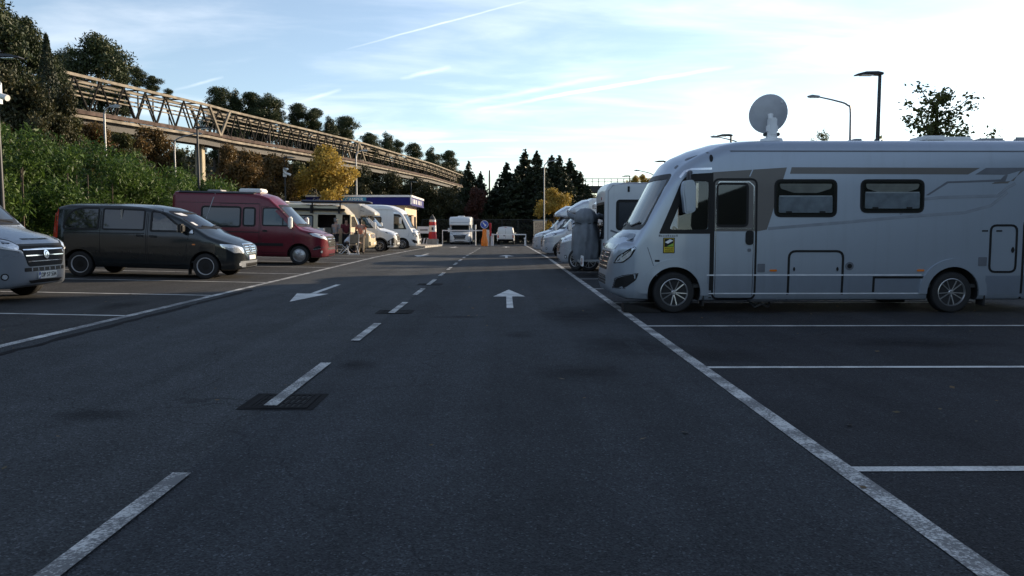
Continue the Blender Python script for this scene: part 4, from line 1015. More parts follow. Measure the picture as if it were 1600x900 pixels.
        me = o.data; me.name = name
        me.polygons.foreach_set('use_smooth', [True]*len(me.polygons)); me.set_sharp_from_angle(angle=R(smooth))
        o.parent = parent or s.root
        return o
    def arch(s, u, z, r, W, deep=.30, side=0):
        mb = MB()
        for sg in ((1, -1) if side == 0 else (side,)):
            P = [(s.h-u+r*math.cos(a), z+r*math.sin(a)) for a in [2*PI*i/28 for i in range(28)]]; mb.prism(P, 'y', sg*(W-deep), sg*(W+.3))
        return mb
    def liner(s, u, z, r, W, zb, deep=.30):
        for sg in (1, -1):
            mb = MB(); a0 = math.asin(max(-1, min(1, (zb+.03-z)/r))); n = 16; A = [a0+(PI-2*a0)*i/n for i in range(n+1)]
            V = [(s.h-u+(r+.012)*math.cos(a), y, z+(r+.012)*math.sin(a)) for y in (sg*(W-.05), sg*(W-deep)) for a in A]
            mb.add(V, [(i, i+1, n+2+i, n+1+i) for i in range(n)]+[tuple(range(n+1, 2*n+2))])
            mb.build('wheel_arch_liner', M['liner'], s.root)
    def dirs(s, side):
        """unit vector pointing away from the body, lateral axis, origin"""
        if side == 'R': return Vector((0, -1, 0)), None
        if side == 'L': return Vector((0, 1, 0)), None
        if side == 'F': return Vector((1, 0, 0)), None
        if side == 'B': return Vector((-1, 0, 0)), None
        if side == 'T': return Vector((0, 0, 1)), None
        a = R(side); return Vector((math.cos(a), math.sin(a), 0)), Vector((-math.sin(a), math.cos(a), 0))
    def to3(s, p, side, d, lat):
        if side in ('R', 'L'): return Vector((s.h-p[0], 0, p[1]))+d*4
        if side in ('F', 'B'): return Vector((0, p[0], p[1]))+d*(s.h+2)
        if side == 'T': return Vector((s.h-p[0], p[1], 6))
        return Vector((s.h-.6, 0, 0))+lat*p[0]+Vector((0, 0, p[1]))+d*4
    def project(s, p, side, off):
        d, lat = s.dirs(side); o = s.to3(p, side, d, lat)
        h = s.bvh.ray_cast(o, -d)
        if h[0] is None:
            q = o-d*4 if side not in ('F', 'B') else o-d*2; h = s.bvh.find_nearest(q)
        n = h[1] if h[1].dot(d) > 0 else -h[1]
        return h[0], n
    def patch(s, name, poly, side, mat, off=.004, th=.014, step=.14, parent=None, smooth=50, holes=None, label=None):
        P = [Vector(p).to_2d() if not isinstance(p, tuple) else Vector(p) for p in poly]
        def dens(P):
            B = []
            for i in range(len(P)):
                a, b = P[i], P[(i+1) % len(P)]; k = max(1, int((b-a).length/step))
                for j in range(k): B.append(a.lerp(b, j/k))
            return B
        B = dens(P); nb = len(B); E = [(i, (i+1) % nb) for i in range(nb)]; pts = list(B); hp = []
        for H in (holes or []):
            H = dens([Vector(q) for q in H]); k = len(pts); E += [(k+i, k+(i+1) % len(H)) for i in range(len(H))]; pts += H; hp.append(H)
        x0, x1 = min(p.x for p in B), max(p.x for p in B); y0, y1 = min(p.y for p in B), max(p.y for p in B)
        def inside(p, poly_):
            c = False
            for i in range(len(poly_)):
                a, b = poly_[i-1], poly_[i]
                if (a.y > p.y) != (b.y > p.y) and p.x < (b.x-a.x)*(p.y-a.y)/(b.y-a.y+1e-12)+a.x: c = not c
            return c
        def far(p): return all((p-q).length > step*.35 for q in pts[:nb])
        nx, ny = int((x1-x0)/step)+1, int((y1-y0)/step)+1
        if nx*ny < 3000:
            for i in range(nx+1):
                for j in range(ny+1):
                    p = Vector((x0+(i+.5)*step, y0+(j+.5)*step))
                    if inside(p, B) and far(p): pts.append(p)
        v2, e2, f2, *_ = delaunay_2d_cdt(pts, E, [], 1 if not hp else 0, 1e-5)
        if hp:
            f2 = [q for q in f2 if (lambda c: inside(c, B) and not any(inside(c, H) for H in hp))(sum((v2[i] for i in q), Vector((0, 0)))/len(q))]
        loc = []; nor = []
        for p in v2:
            a, n = s.project(p, side, off); loc.append(a); nor.append(n)
        V = [a+n*off for a, n in zip(loc, nor)]; F = [tuple(q) for q in f2]; k = len(V)
        V += [a+n*(off-th) for a, n in zip(loc, nor)]
        cnt_ = {}
        for q in F:
            for i in range(len(q)):
                e = (q[i], q[(i+1) % len(q)]); cnt_[tuple(sorted(e))] = cnt_.get(tuple(sorted(e)), 0)+1
        sk = [(a, b, b+k, a+k) for (a, b), c in cnt_.items() if c == 1]
        mb = MB(); mb.add(V, F+sk); me = mb.mesh(name)
        # the visible face must look outwards
        d, _ = s.dirs(side)
        ng = sum((me.polygons[i].normal.dot(d) for i in range(len(F))))
        if ng < 0: me.flip_normals()
        me.polygons.foreach_set('use_smooth', [True]*len(me.polygons)); me.set_sharp_from_angle(angle=R(smooth))
        o = link(name, me, parent or s.root, mat)
        if label: o['label'] = label
        return o
    def seam(s, name, pts, wd, side, mat, off=.0025, th=.008, parent=None, step=.2, closed=False):
        Lf, Rt = ribbon(pts, wd, closed)
        if closed:
            return s.patch(name, [tuple(p) for p in Lf], side, mat, off, th, step, parent, holes=[[tuple(p) for p in Rt]]) if s._area(Lf) > s._area(Rt) else s.patch(name, [tuple(p) for p in Rt], side, mat, off, th, step, parent, holes=[[tuple(p) for p in Lf]])
        return s.patch(name, [tuple(p) for p in Lf]+[tuple(p) for p in reversed(Rt)], side, mat, off, th, step, parent)
    @staticmethod
    def _area(P): return abs(sum(P[i-1].x*P[i].y-P[i].x*P[i-1].y for i in range(len(P)))/2)
    def window(s, poly, side, glass='dark_glass', frame=.028, name='window', off=.004, fmat='trim_black', **kw):
        f = s.seam(name, poly, frame*2, side, M[fmat], off+.004, .016, closed=True, step=.16)
        s.patch('pane', poly, side, M[glass], off, .012, parent=f, step=.2); return f
    def text(s, string, size, side, u, z, mat, parent=None, off=.004, name='lettering'):
        a, n = s.project((u, z), side, off); me = text_mesh(string, size, .0015)
        d = s.dirs(side)[0]; x = Vector((0, 0, 1)).cross(d).normalized(); n = (n).normalized()
        x = Vector((0, 0, 1)).cross(n).normalized(); y = n.cross(x)
        o = link(name, me, parent or s.root, mat); o.matrix_local = Matrix.Translation(a+n*off)@Matrix((x, y, n)).transposed().to_4x4(); return o
    def wheel(s, u, W, r=.34, style='alloy', wd=.22, z=None):
        for sg in (-1, 1):
            t, rim = wheel_meshes(style, r, wd)
            o = link('wheel', t, s.root, None, (s.h-u, sg*(W-wd/2-.015), r if z is None else z), (0, random.uniform(0, 6.28), 0 if sg < 0 else PI))
            link('rim', rim, o)
    def box(s, name, u0, y0, z0, u1, y1, z1, mat, bev=.0, parent=None, smooth=None):
        return MB().b2(s.h-u0, y0, z0, s.h-u1, y1, z1).build(name, mat, parent or s.root, bevel=bev, smooth=smooth)
    def mirror(s, u, z, W, mat, h=.38, wd=.16, out=.16, sides=(-1, 1)):
        for sg in sides:
            c = Vector((s.h-u, sg*(W+out), z))
            mb = MB(); mb.box(c, (.13, wd, h)); o = mb.build('mirror', mat, s.root, smooth=40, bevel=.035)
            MB().bar(c+Vector((-.02, -sg*wd*.3, -h*.25)), (s.h-u-.04, sg*(W-.08), z-h*.3), .05, .07).build('mirror_arm', M['black_plastic'], o)
            MB().box(c+Vector((-.066, 0, 0)), (.006, wd*.8, h*.82)).build('mirror_glass', M['chrome'], o)
    def seat(s, u, y, z, mat, sc=1.0):
        mb = MB(); x = s.h-u
        mb.box((x, y, z+.12), (.5, .48, .16)); mb.box((x-.27, y, z+.48), (.14, .46, .68), (0, -.18, 0)); mb.box((x-.345, y, z+.92), (.1, .26, .2), (0, -.15, 0))
        return mb.build('seat', mat, s.root, bevel=.04, smooth=50)
    def steering(s, u, y, z):
        pts = [Vector((s.h-u, y, z))+Vector((.19*math.sin(a)*.5, .2*math.cos(a), .19*math.sin(a)*.85)) for a in [2*PI*i/18 for i in range(19)]]
        mb = MB().tube(pts, .018, 6); mb.bar(pts[0], pts[9], .05, .03); return mb.build('steering_wheel', M['black_plastic'], s.root, smooth=50)
_wm = {}
def wheel_meshes(style, r, wd):
    k = (style, r, wd)
    if k in _wm: return _wm[k]
    h = wd/2; rr = r*.66
    t = MB().lathe([(rr*.98, -h*.75), (rr*1.03, -h*.92), (r*.86, -h), (r*.95, -h*.92), (r, -h*.68), (r*1.002, -.01), (r*.985, 0), (r*1.002, .01), (r, h*.68), (r*.95, h*.92), (r*.86, h), (rr, h*.85), (rr*.6, h*.3), (.05, h*.3)], 36, 'y', cap=False)
    # dark dish behind the spokes
    t.lathe([(rr*.99, -h*.72), (rr*.93, -h*.15), (.06, -h*.10)], 30, 'y')
    tm = t.mesh('wheel', smooth=40); tm.materials.append(M['rubber'])
    m = MB(); mat = M['alloy']
    m.lathe([(rr*1.0, -h*.78), (rr*1.035, -h*.93), (rr*.99, -h*.96), (rr*.93, -h*.80), (rr*.92, -h*.5)], 36, 'y', cap=False)
    if style in ('alloy', 'dark'):
        for i in range(5):
            a = 2*PI*i/5
            for da in (-.17, .17):
                d = Vector((math.cos(a+da*1.35), 0, math.sin(a+da*1.35))); d0 = Vector((math.cos(a+da*.9), 0, math.sin(a+da*.9)))
                m.bar(d0*rr*.14+Vector((0, -h*.62, 0)), d*rr*.96+Vector((0, -h*.80, 0)), .022, .017)
        m.lathe([(.001, -h*.80), (rr*.13, -h*.80), (rr*.21, -h*.68), (rr*.22, -h*.45), (.02, -h*.45)], 20, 'y')
    elif style == 'steel':
        m.lathe([(rr*.93, -h*.5), (rr*.82, -h*.42), (rr*.70, -h*.62), (rr*.5, -h*.68), (rr*.46, -h*.60), (.01, -h*.60)], 36, 'y')
        mat = M['steel']
    elif style == 'cap':
        m.lathe([(rr*.93, -h*.72), (rr*.75, -h*.86), (rr*.3, -h*.92), (.01, -h*.94)], 30, 'y')
        for i in range(6):
            a = 2*PI*i/6; d = Vector((math.cos(a), 0, math.sin(a))); m.bar(d*rr*.28+Vector((0, -h*.97, 0)), d*rr*.88+Vector((0, -h*.86, 0)), .05, .03)
    rm = m.mesh('rim', smooth=35); rm.materials.append(mat)
    if style == 'steel':
        rm.materials.append(M['trim_black']); mm = MB()
        for i in range(14):
            a = 2*PI*i/14; mm.box((math.cos(a)*rr*.77, -h*.535, math.sin(a)*rr*.77), (.03, .02, .045), (0, -a, 0))
        mm.lathe([(.01, -h*.78), (rr*.40, -h*.76), (rr*.44, -h*.66), (rr*.44, -h*.5)], 24, 'y')
        bm = bmesh.new(); bm.from_mesh(rm); k0 = len(bm.faces); b2 = mm.mesh('x'); bm.from_mesh(b2); bm.faces.ensure_lookup_table()
        for f in bm.faces[k0:]: f.material_index = 1
        bm.to_mesh(rm); bm.free()
    if style == 'dark': pass
    _wm[k] = (tm, rm); return _wm[k]
# ================================================================== the silver motorhome
M['p_silver'] = paint('silver_blue_paint', (.34, .39, .46), .55, .33, .3)
M['p_silver_skirt'] = paint('silver_skirt_paint', (.27, .32, .40), .7, .34, .4)
M['p_taupe'] = paint('taupe_decal', (.115, .105, .098), .0, .4, .1)
M['decal_grey'] = simple('grey_decal', (.21, .235, .27), .4)
M['decal_dark'] = simple('dark_decal', (.11, .12, .14), .4)
M['p_bonnet'] = paint('dark_gloss_bonnet', (.12, .14, .17), .4, .15, .1)
M['sticker_yellow'] = simple('sticker_yellow', (.62, .47, .02), .5, vary=.05)
M['bright_trim'] = simple('bright_trim', (.66, .68, .72), .35, .2)
M['window_blind'] = simple('window_blind', (.36, .40, .46), .7, vary=.2, scale=9)
M['cream_blind'] = simple('cream_blind', (.42, .41, .38), .9, vary=.15)
def aclass(name, loc, heading, label, pmat, skirt, L_=7.7, wb=4.69, detail=True, group=None, pitch=0, rim='alloy'):
    v = Veh(name, L_, loc, heading, label, 'motorhome', group, pitch)
    top = [(0, .66), (.03, .88), (.08, 1.06), (.16, 1.22), (.28, 1.32), (.40, 1.40), (.92, 2.36), (1.06, 2.56), (1.2, 2.66), (1.5, 2.79), (1.85, 2.89), (2.3, 2.94), (2.7, 2.95), (L_-.12, 2.95), (L_, 2.82)]
    bot = [(0, .42), (.06, .30), (.3, .22), (.8, .20), (L_, .22)]
    Wp = [(0, .50), (.04, .70), (.10, .83), (.22, .95), (.42, 1.05), (.75, 1.12), (1.2, 1.15), (L_-.12, 1.15), (L_, 1.08)]
    f = v.form(top, bot, Wp, [(.2, .035), (.30, .012), (.64, .0), (1.3, .0), (2.4, .04), (2.95, .09)], [(0, .08), (.3, .14), (1.0, .2), (1.6, .2), (L_, .2)],
               [(0, .05), (.25, .1), (.42, .22), (.95, .24), (1.3, .16), (2, .06), (L_, .05)])
    outer = v.loft_mb(f, 0, L_); inner = v.loft_mb(f, 0, L_, .05); v.setbvh(outer)
    uf, ur, ra = 1.07, 1.07+wb, .44
    X = lambda u: v.h-u
    cabw = rounded([(.97, 1.40), (1.26, 2.12), (1.36, 2.20), (1.62, 2.20), (1.62, 1.40)], [.05, .1, .1, .05, .05])
    doorw = rect(1.76, 1.46, 2.27, 2.16, .07)
    scr = rounded([(-.99, 1.44), (.99, 1.44), (.90, 2.30), (-.90, 2.30)], .10)
    cuts = [(v.arch(uf, .34, ra, 1.15), M['liner']), (v.arch(ur, .34, ra, 1.15), M['liner'])]
    c = MB(); c.prism([(X(a), b) for a, b in cabw], 'y', -1.6, 1.6); cuts.append((c, pmat))
    if detail:
        c = MB(); c.prism([(X(a), b) for a, b in doorw], 'y', .6, 1.6); cuts.append((c, pmat))
    c = MB(); c.prism(scr, 'x', X(2.0), X(-1)); cuts.append((c, M['trim_black']))
    v.body('body', outer, [pmat, M['interior']], cuts, inner)
    v.liner(uf, .34, ra, 1.15, .2); v.liner(ur, .34, ra, 1.15, .2)
    v.wheel(uf, 1.15, .345, rim); v.wheel(ur, 1.15, .345, rim)
    # glazing
    v.seam('windscreen_surround', scr, .09, 'F', M['trim_black'], .004, .02, closed=True)
    v.patch('windscreen', scr, 'F', M['screen_glass'], -.004, .006)
    for sd in ('L', 'R'):
        blk = rounded([(.80, 1.33), (.98, 1.75), (1.17, 2.22), (1.30, 2.32), (1.66, 2.34), (1.66, 1.33)], [.03, .3, .1, .08, .02, .02])
        v.patch('cab_window_surround', blk, sd, M['trim_black'], .004, .010, holes=[cabw])
        v.patch('cab_window', cabw, sd, M['glass'], -.006, .006)
        v.seam('chrome_strip', [(1.14, 2.26), (1.22, 2.36), (1.34, 2.40), (1.67, 2.41)], .035, sd, M['chrome'], .006)
        # arch lip
        for uu in (uf, ur):
            A = [(-.10+PI*1.2*i/22-.0) for i in range(23)]
            lip = [(uu-(ra+.066)*math.cos(a-.1), .34+(ra+.066)*math.sin(a-.1)) for a in A if .34+(ra+.066)*math.sin(a-.1) > .24]
            v.seam('arch_trim', lip, .135, sd, pmat, .026, .034, step=.12)
        v.seam('gutter', [(1.02, 2.30), (1.14, 2.46), (1.34, 2.60), (1.62, 2.68), (2.0, 2.70), (L_-.1, 2.70)], .022, sd, M['decal_dark'], .004)
        v.seam('seam', [(.47, 1.35), (.62, 1.1), (.72, .8), (.78, .62)], .012, sd, M['decal_dark'], .002)
        sk0 = [(uf+ra+.10, .64), (ur-ra-.10, .64)]; v.seam('chrome_strip', sk0, .022, sd, M['bright_trim'], .006)
        v.seam('chrome_strip', [(uf+ra+.10, .33), (ur-ra-.10, .33)], .018, sd, M['bright_trim'], .006)
        v.patch('skirt', [(uf+ra+.11, .345), (ur-ra-.11, .345), (ur-ra-.11, .628), (uf+ra+.11, .628)], sd, skirt, .003, .01, .3)
        v.patch('skirt', [(ur+ra+.11, .3), (L_-.1, .3), (L_-.1, .628), (ur+ra+.11, .628)], sd, skirt, .003, .01, .3)
        hl = rounded([(.085, .82), (.15, .95), (.30, 1.06), (.42, 1.12), (.44, 1.08), (.36, .94), (.24, .84)], .02)
        h = v.patch('headlight', hl, sd, M['trim_black'], .003, .012, .06)
        v.patch('headlight_lens', rounded([(.11, .835), (.17, .94), (.30, 1.03), (.41, 1.095), (.34, .95), (.23, .86)], .02), sd, M['lamp_glass'], .007, .01, .06, parent=h)
        v.seam('headlight_strip', [(.15, .86), (.24, .96), (.36, 1.06)], .012, sd, M['trim_black'], .011, .01, parent=h)
        fg = v.patch('fog_intake', rounded([(.10, .40), (.13, .56), (.24, .61), (.48, .66), (.44, .55), (.28, .42)], .03), sd, M['trim_black'], .003, .01, .08)
        v.seam('chrome_strip', [(.48, .665), (.24, .625), (.12, .57), (.09, .40), (.28, .41)], .018, sd, M['chrome'], .008, parent=fg, step=.08)
    v.patch('bonnet_panel', rounded([(-.78, 1.06), (.78, 1.06), (.86, 1.33), (-.86, 1.33)], .08), 'F', M['p_bonnet'], .006, .012)
    v.patch('grille', rounded([(-.50, .70), (.50, .70), (.58, 1.02), (-.58, 1.02)], .06), 'F', M['trim_black'], .006, .012)
    for z in (.76, .84, .92, .99): v.seam('grille_bar', [(-.52, z), (.52, z)], .02, 'F', M['chrome'], .014, .01)
    v.patch('lower_intake', rect(-.45, .44, .45, .60, .04), 'F', M['trim_black'], .006, .012)
    for z in (.48, .53, .57): v.seam('grille_bar', [(-.48, z), (.48, z)], .018, 'F', M['chrome'], .014, .01)
    v.patch('bonnet_badge', rect(-.10, .88, .10, 1.0, .04), 'F', M['chrome'], .02, .012, .05)
    for y in (-.35, .35): v.seam('wiper', [(y-.35, 1.5), (y+.1, 1.46), (y+.4, 1.52)], .025, 'F', M['trim_black'], .02, .015)
    # cab
    v.box('dashboard', .62, -.98, .95, 1.15, .98, 1.36, M['interior'], .06)
    v.box('cab_floor', .9, -1.05, .42, L_-.3, 1.05, .48, M['interior'])
    for y in (-.5, .5): v.seat(1.95, y, .75, M['seat_beige'])
    v.steering(1.28, .5, 1.28)
    v.box('partition', 2.9, -1.08, .5, 2.95, .25, 2.6, M['grey_plastic']); v.box('cupboard', 2.35, -1.05, .5, 2.88, -.3, 1.25, M['seat_beige'])
    if not detail: v.box('cab_curtain', 2.05, -1.05, .5, 2.12, 1.05, 2.6, M['cream_blind'])
    return v, f, uf, ur, ra
v, f, uf, ur, ra = aclass('motorhome', (1.78+7.7/2, 13.95, 0), PI, 'large silver grey motorhome with a satellite dish on its roof', M['p_silver'], M['p_silver_skirt'])
sd = 'L'
# decals
v.patch('taupe_decal', [(1.69, 1.37), (2.44, 1.37), (2.60, 1.40), (2.92, 2.43), (1.68, 2.35)], sd, M['p_taupe'], .003, .008, .2)
v.patch('stripe_decal', [(2.97, 2.325), (5.95, 2.315), (6.15, 2.425), (3.00, 2.433)], sd, M['p_taupe'], .003, .008, .25)
v.seam('stripe_gap', [(2.30, 2.28), (2.36, 2.42)], .018, sd, M['p_silver'], .006)
v.patch('stripe_decal', [(6.07, 2.315), (6.62, 2.31), (6.58, 2.20), (5.62, 2.17), (5.30, 1.97), (5.25, 1.97), (5.60, 2.20), (6.50, 2.235), (6.56, 2.30), (7.0, 2.43), (6.25, 2.425)][::-1], sd, M['decal_dark'], .0035, .008, .2)
v.patch('stripe_decal', [(6.95, 2.43), (6.62, 1.95+.22), (6.35, 2.16), (6.40, 2.19), (6.72, 2.21), (6.86, 2.43)], sd, M['p_taupe'], .003, .008, .2)
v.seam('swoosh_decal', [(2.62, 1.415), (3.9, 1.52), (5.0, 1.62), (5.9, 1.68), (6.35, 1.80), (6.62, 2.02)], .05, sd, M['decal_grey'], .003)
v.seam('swoosh_decal', [(4.82, 1.66), (5.18, 1.90), (5.5, 1.935), (6.45, 1.96), (6.62, 2.10), (6.75, 2.17)], .05, sd, M['decal_grey'], .0045)
# entrance door
dr = v.seam('door_gap', rect(1.705, .24, 2.42, 2.235, .10), .034, sd, M['trim_black'], .005, .01, closed=True)
dr.name = 'door'
v.seam('pillar_strip', [(1.672, .25), (1.672, 2.34)], .045, sd, M['trim_black'], .006, .012)
v.window(rect(1.76, 1.46, 2.27, 2.16, .07), sd, 'smoke_glass', .02)
v.seam('door_trim', [(1.745, .30), (1.745, 2.12), (1.80, 2.19), (2.30, 2.19), (2.375, 2.12), (2.375, .30)], .012, sd, M['chrome'], .008, parent=dr)
v.seam('door_trim', [(1.73, 1.415), (2.40, 1.415)], .012, sd, M['chrome'], .008, parent=dr)
v.patch('handle', rect(2.245, 1.145, 2.375, 1.385, .06), sd, M['trim_black'], .022, .03, .06, parent=dr)
v.patch('lock', rect(2.28, 1.03, 2.34, 1.085, .02), sd, M['decal_dark'], .008, .01, .05, parent=dr)
for u0, u1 in ((2.455, 2.58), (6.17, 6.31)): v.patch('vent', rect(u0, .69 if u0 < 3 else .79, u1, .83 if u0 < 3 else .94, .015), sd, M['decal_dark'], .010, .014, .08)
for u0 in (2.66, 5.14): v.patch('side_marker', rounded([(u0, .70), (u0+.12, .70), (u0+.12, .735), (u0, .735)], .017), sd, M['orange_lamp'], .016, .02, .05)
# side windows
def caravan_window(u0, z0, u1, z1, blind, lit):
    P = rect(u0, z0, u1, z1, .09); w_ = v.window(P, sd, 'dark_glass', .026, off=.006)
    v.patch('blind', rect(u0+.05, z0+.05, u1-.05, z0+(z1-z0)*lit, .03), sd, M[blind], .0085, .004, .2, parent=w_)
    v.patch('blind', rounded([(u0+.06, z1-.05), (u0+.08, z1-.13), (u0+.3*(u1-u0), z1-.20), (u0+.7*(u1-u0), z1-.20), (u1-.08, z1-.13), (u1-.06, z1-.05)], .03), sd, M['cream_blind'], .0087, .004, .2, parent=w_)
    for q in (.10, .14): v.seam('pleat', [(u0+.12, z1-q), (u1-.12, z1-q)], .006, sd, M['grey_plastic'], .0100, .004, parent=w_)
    v.seam('blind_rail', [(u0+.06, z0+(z1-z0)*lit), (u1-.06, z0+(z1-z0)*lit)], .02, sd, M['bright_trim'], .0095, .004, parent=w_)
    v.patch('gloss', P, sd, M['glass'], .013, .003, .25, parent=w_)
    for q in (.22, .78): v.patch('catch', rect(u0+(u1-u0)*q-.05, z0+.045, u0+(u1-u0)*q+.05, z0+.075, .01), sd, M['trim_black'], .016, .004, .05, parent=w_)
caravan_window(2.74, 1.63, 3.74, 2.21, 'window_blind', .56)
caravan_window(4.18, 1.70, 5.20, 2.21, 'window_blind', .62)
# lockers
def locker(pts, handles):
    g = v.seam('locker', pts, .038, sd, M['trim_black'], .006, .01, step=.1)
    for u, z in handles: v.patch('handle', rounded([(u-.022, z), (u, z+.045), (u+.022, z), (u, z-.045)], .02), sd, M['trim_black'], .014, .012, .04, parent=g)
locker(rounded([(2.98, .22), (2.98, 1.04), (3.89, 1.04), (3.89, .22)], [0, .12, .12, 0]), [(3.07, .74), (3.80, .74)])
for w in (rounded([(6.36, .69), (6.36, 1.47), (6.80, 1.47), (6.80, .69)], .1),):
    g = v.seam('locker', w, .036, sd, M['trim_black'], .006, .01, closed=True, step=.1); v.patch('handle', rounded([(6.71, 1.06), (6.74, 1.12), (6.77, 1.06), (6.74, 1.0)], .02), sd, M['trim_black'], .014, .012, .04, parent=g)
locker(rounded([(6.92, .24), (6.92, 1.58), (7.62, 1.58)], [0, .12, 0]), [])
locker([(4.42, .35), (4.42, .60), (5.27, .60), (5.27, .35)], [])
v.patch('filler_cap', rounded([(4.0+.07*math.cos(a), .79+.07*math.sin(a)) for a in [2*PI*i/16 for i in range(16)]], 0), sd, M['decal_dark'], .012, .014, .05)
v.patch('filler_cap_ring', rounded([(4.0+.04*math.cos(a), .79+.04*math.sin(a)) for a in [2*PI*i/14 for i in range(14)]], 0), sd, M['trim_black'], .016, .014, .05)
for u in (6.26, 6.5): v.patch('slot', rect(u-.05, 1.365, u+.05, 1.39, .01), sd, M['trim_black'], .008, .01, .05)
v.patch('marker_lamp', rounded([(1.66+.03*math.cos(a), 2.58+.06*math.sin(a)) for a in [2*PI*i/14 for i in range(14)]], 0), sd, M['trim_black'], .012, .012, .04)
v.patch('side_repeater', rect(.74, .86, .82, .895, .012), sd, M['trim_black'], .008, .01, .05)
# blind spot warning sticker
st = v.patch('sticker', rect(.872, 1.005, 1.065, 1.265, .008), sd, M['trim_black'], .004, .006, .1)
v.patch('sticker_field', rect(.885, 1.02, 1.052, 1.252, .006), sd, M['sticker_yellow'], .006, .006, .1, parent=st)
v.patch('sticker_picture', [(.892, 1.11), (1.045, 1.11), (1.045, 1.246), (.892, 1.246)], sd, M['trim_black'], .008, .006, .1, parent=st)
v.patch('sticker_picture', [(.90, 1.19), (.985, 1.24), (1.04, 1.215), (.95, 1.165)], sd, M['sign_white'], .0095, .006, .1, parent=st)
v.patch('sticker_picture', [(.93, 1.118), (1.04, 1.118), (1.04, 1.175)], sd, simple('sticker_green', (.25, .42, .04), .5), .0095, .006, .1, parent=st)
v.text('ANGLES', .040, sd, .969, 1.083, M['trim_black'], st, .0125); v.text('MORTS', .040, sd, .969, 1.042, M['trim_black'], st, .0125)
for i in range(9): v.patch('lettering', rect(.80+.036*i, 1.282, .80+.036*i+(.022 if i % 3 else .028), 1.282+(.022 if i % 4 else .034), .004), sd, M['decal_dark'], .005, .005, .05)
# mirrors: big drop-down bus mirror on each side
for sg in (1, -1):
    c = Vector((v.h-1.22, sg*1.40, 1.95)); mb = MB(); P = rounded([(-.10, -.26), (.07, -.30), (.12, .10), (.10, .24), (-.06, .26), (-.12, .1)], .05)
    mb.prism([(c.x+a, c.z+b) for a, b in P], 'y', c.y-.10, c.y+.10); o = mb.build('mirror', M['p_silver'], v.root, bevel=.03, smooth=45)
    MB().prism([(c.x-.135, c.z-.2), (c.x-.1, c.z-.2), (c.x-.1, c.z+.2), (c.x-.14, c.z+.2)], 'y', c.y-.085, c.y+.085).build('mirror_glass', M['chrome'], o)
    MB().tube(sweep_pts([(c.x, c.y, c.z+.24), (c.x-.02, c.y-sg*.1, c.z+.36), (c.x-.1, sg*1.08, c.z+.40)], 4), .04, 8).build('mirror_arm', M['black_plastic'], o, smooth=40)
# roof: dish, skylights, rails
dx = v.h-(hX(1206, 13.7)-1.78); dz = 2.96
MB().lathe([(.20, 0), (.19, .05), (.10, .07), (.09, .16)], 20, 'z', (dx, .1, dz)).build('dish_base', M['white_plastic'], v.root, smooth=40)
ds = MB(); M['dish_grey'] = simple('dish_grey', (.42, .43, .45), .5, vary=.08)
n = Vector((-.03, -.97, .20)).normalized(); cc = Vector((dx, .0, dz+.50)); a_ = n.orthogonal().normalized(); b_ = n.cross(a_)
for k in range(2):
    V = []; F = []
    for i in range(7):
        r_ = .355*i/6
        for j in range(32):
            t_ = 2*PI*j/32; V.append(cc+a_*r_*math.cos(t_)*.97+b_*r_*math.sin(t_)+n*(.11*(r_/.355)**2-.008*k))
    for i in range(6):
        for j in range(32): q = (i*32+j, i*32+(j+1) % 32, (i+1)*32+(j+1) % 32, (i+1)*32+j); F.append(q if k == 0 else q[::-1])
    ds.add(V, F)
do = ds.build('dish', M['dish_grey'], v.root, smooth=60)
MB().b2(dx-.07, .05, dz+.10, dx+.07, .20, dz+.42).b2(dx-.10, .08, dz+.16, dx+.10, .17, dz+.3).build('dish_mount', M['white_plastic'], v.root, bevel=.02)
MB().tube([cc-n*.02, cc+n*.0+Vector((0, .05, -.12)), (dx, .12, dz+.2)], [.05, .045, .05], 10).build('dish_arm', M['white_plastic'], v.root, smooth=40)
MB().tube(sweep_pts([cc+b_*-.3+n*.05, cc-b_*.33+n*.3, cc+n*.42-b_*.1], 4), .02, 6).build('feed_arm', M['white_plastic'], v.root, smooth=40)
for sgx in (-.11, .11): MB().lathe([(.01, -.03), (.035, -.03), (.035, .03), (.01, .03)], 12, 'y', (dx+sgx, .1, dz+.13)).build('dish_bolt', M['dark_metal'], v.root)
def roofbox(name, px0, px1, h, mat, y0=-.35, y1=.35):
    u0, u1 = hX(px0, 13.7)-1.78, hX(px1, 13.7)-1.78; MB().b2(v.h-u0, y0, 2.9, v.h-u1, y1, 2.955+h).build(name, mat, v.root, bevel=.035, smooth=40)
roofbox('skylight', 1418, 1452, .055, M['white_plastic'], .1, .7); roofbox('skylight', 1452, 1510, .075, M['white_plastic']); roofbox('skylight', 1522, 1560, .05, M['grey_plastic'])
roofbox('skylight', 1326, 1342, .04, M['grey_plastic']); roofbox('roof_rail', 1560, 1600, .04, M['grey_plastic'], .5, .6)
# underbody, entrance step, mudflaps
MB().b2(v.h-1.0, -.55, .24, v.h-7.2, .55, .42).build('chassis', M['liner'], v.root)
stp = MB(); xs = v.h-2.55
for s in (-.22, .22): stp.bar((xs+s, .95, .24), (xs+s*.5, 1.12, .10), .03).bar((xs+s*.5, 1.12, .10), (xs-s*.4, 1.16, .20), .025)
stp.b2(xs-.24, 1.06, .205, xs+.24, 1.26, .235); stp.build('entrance_step', M['dark_metal'], v.root)
MB().b2(v.h-1.55, .92, .12, v.h-1.57, 1.14, .42).build('mudflap', M['rubber'], v.root); MB().b2(v.h-6.30, .92, .12, v.h-6.32, 1.14, .42).build('mudflap', M['rubber'], v.root)
MB().b2(v.h-4.9, -.2, .12, v.h-5.3, .5, .3).build('waste_tank', M['liner'], v.root)
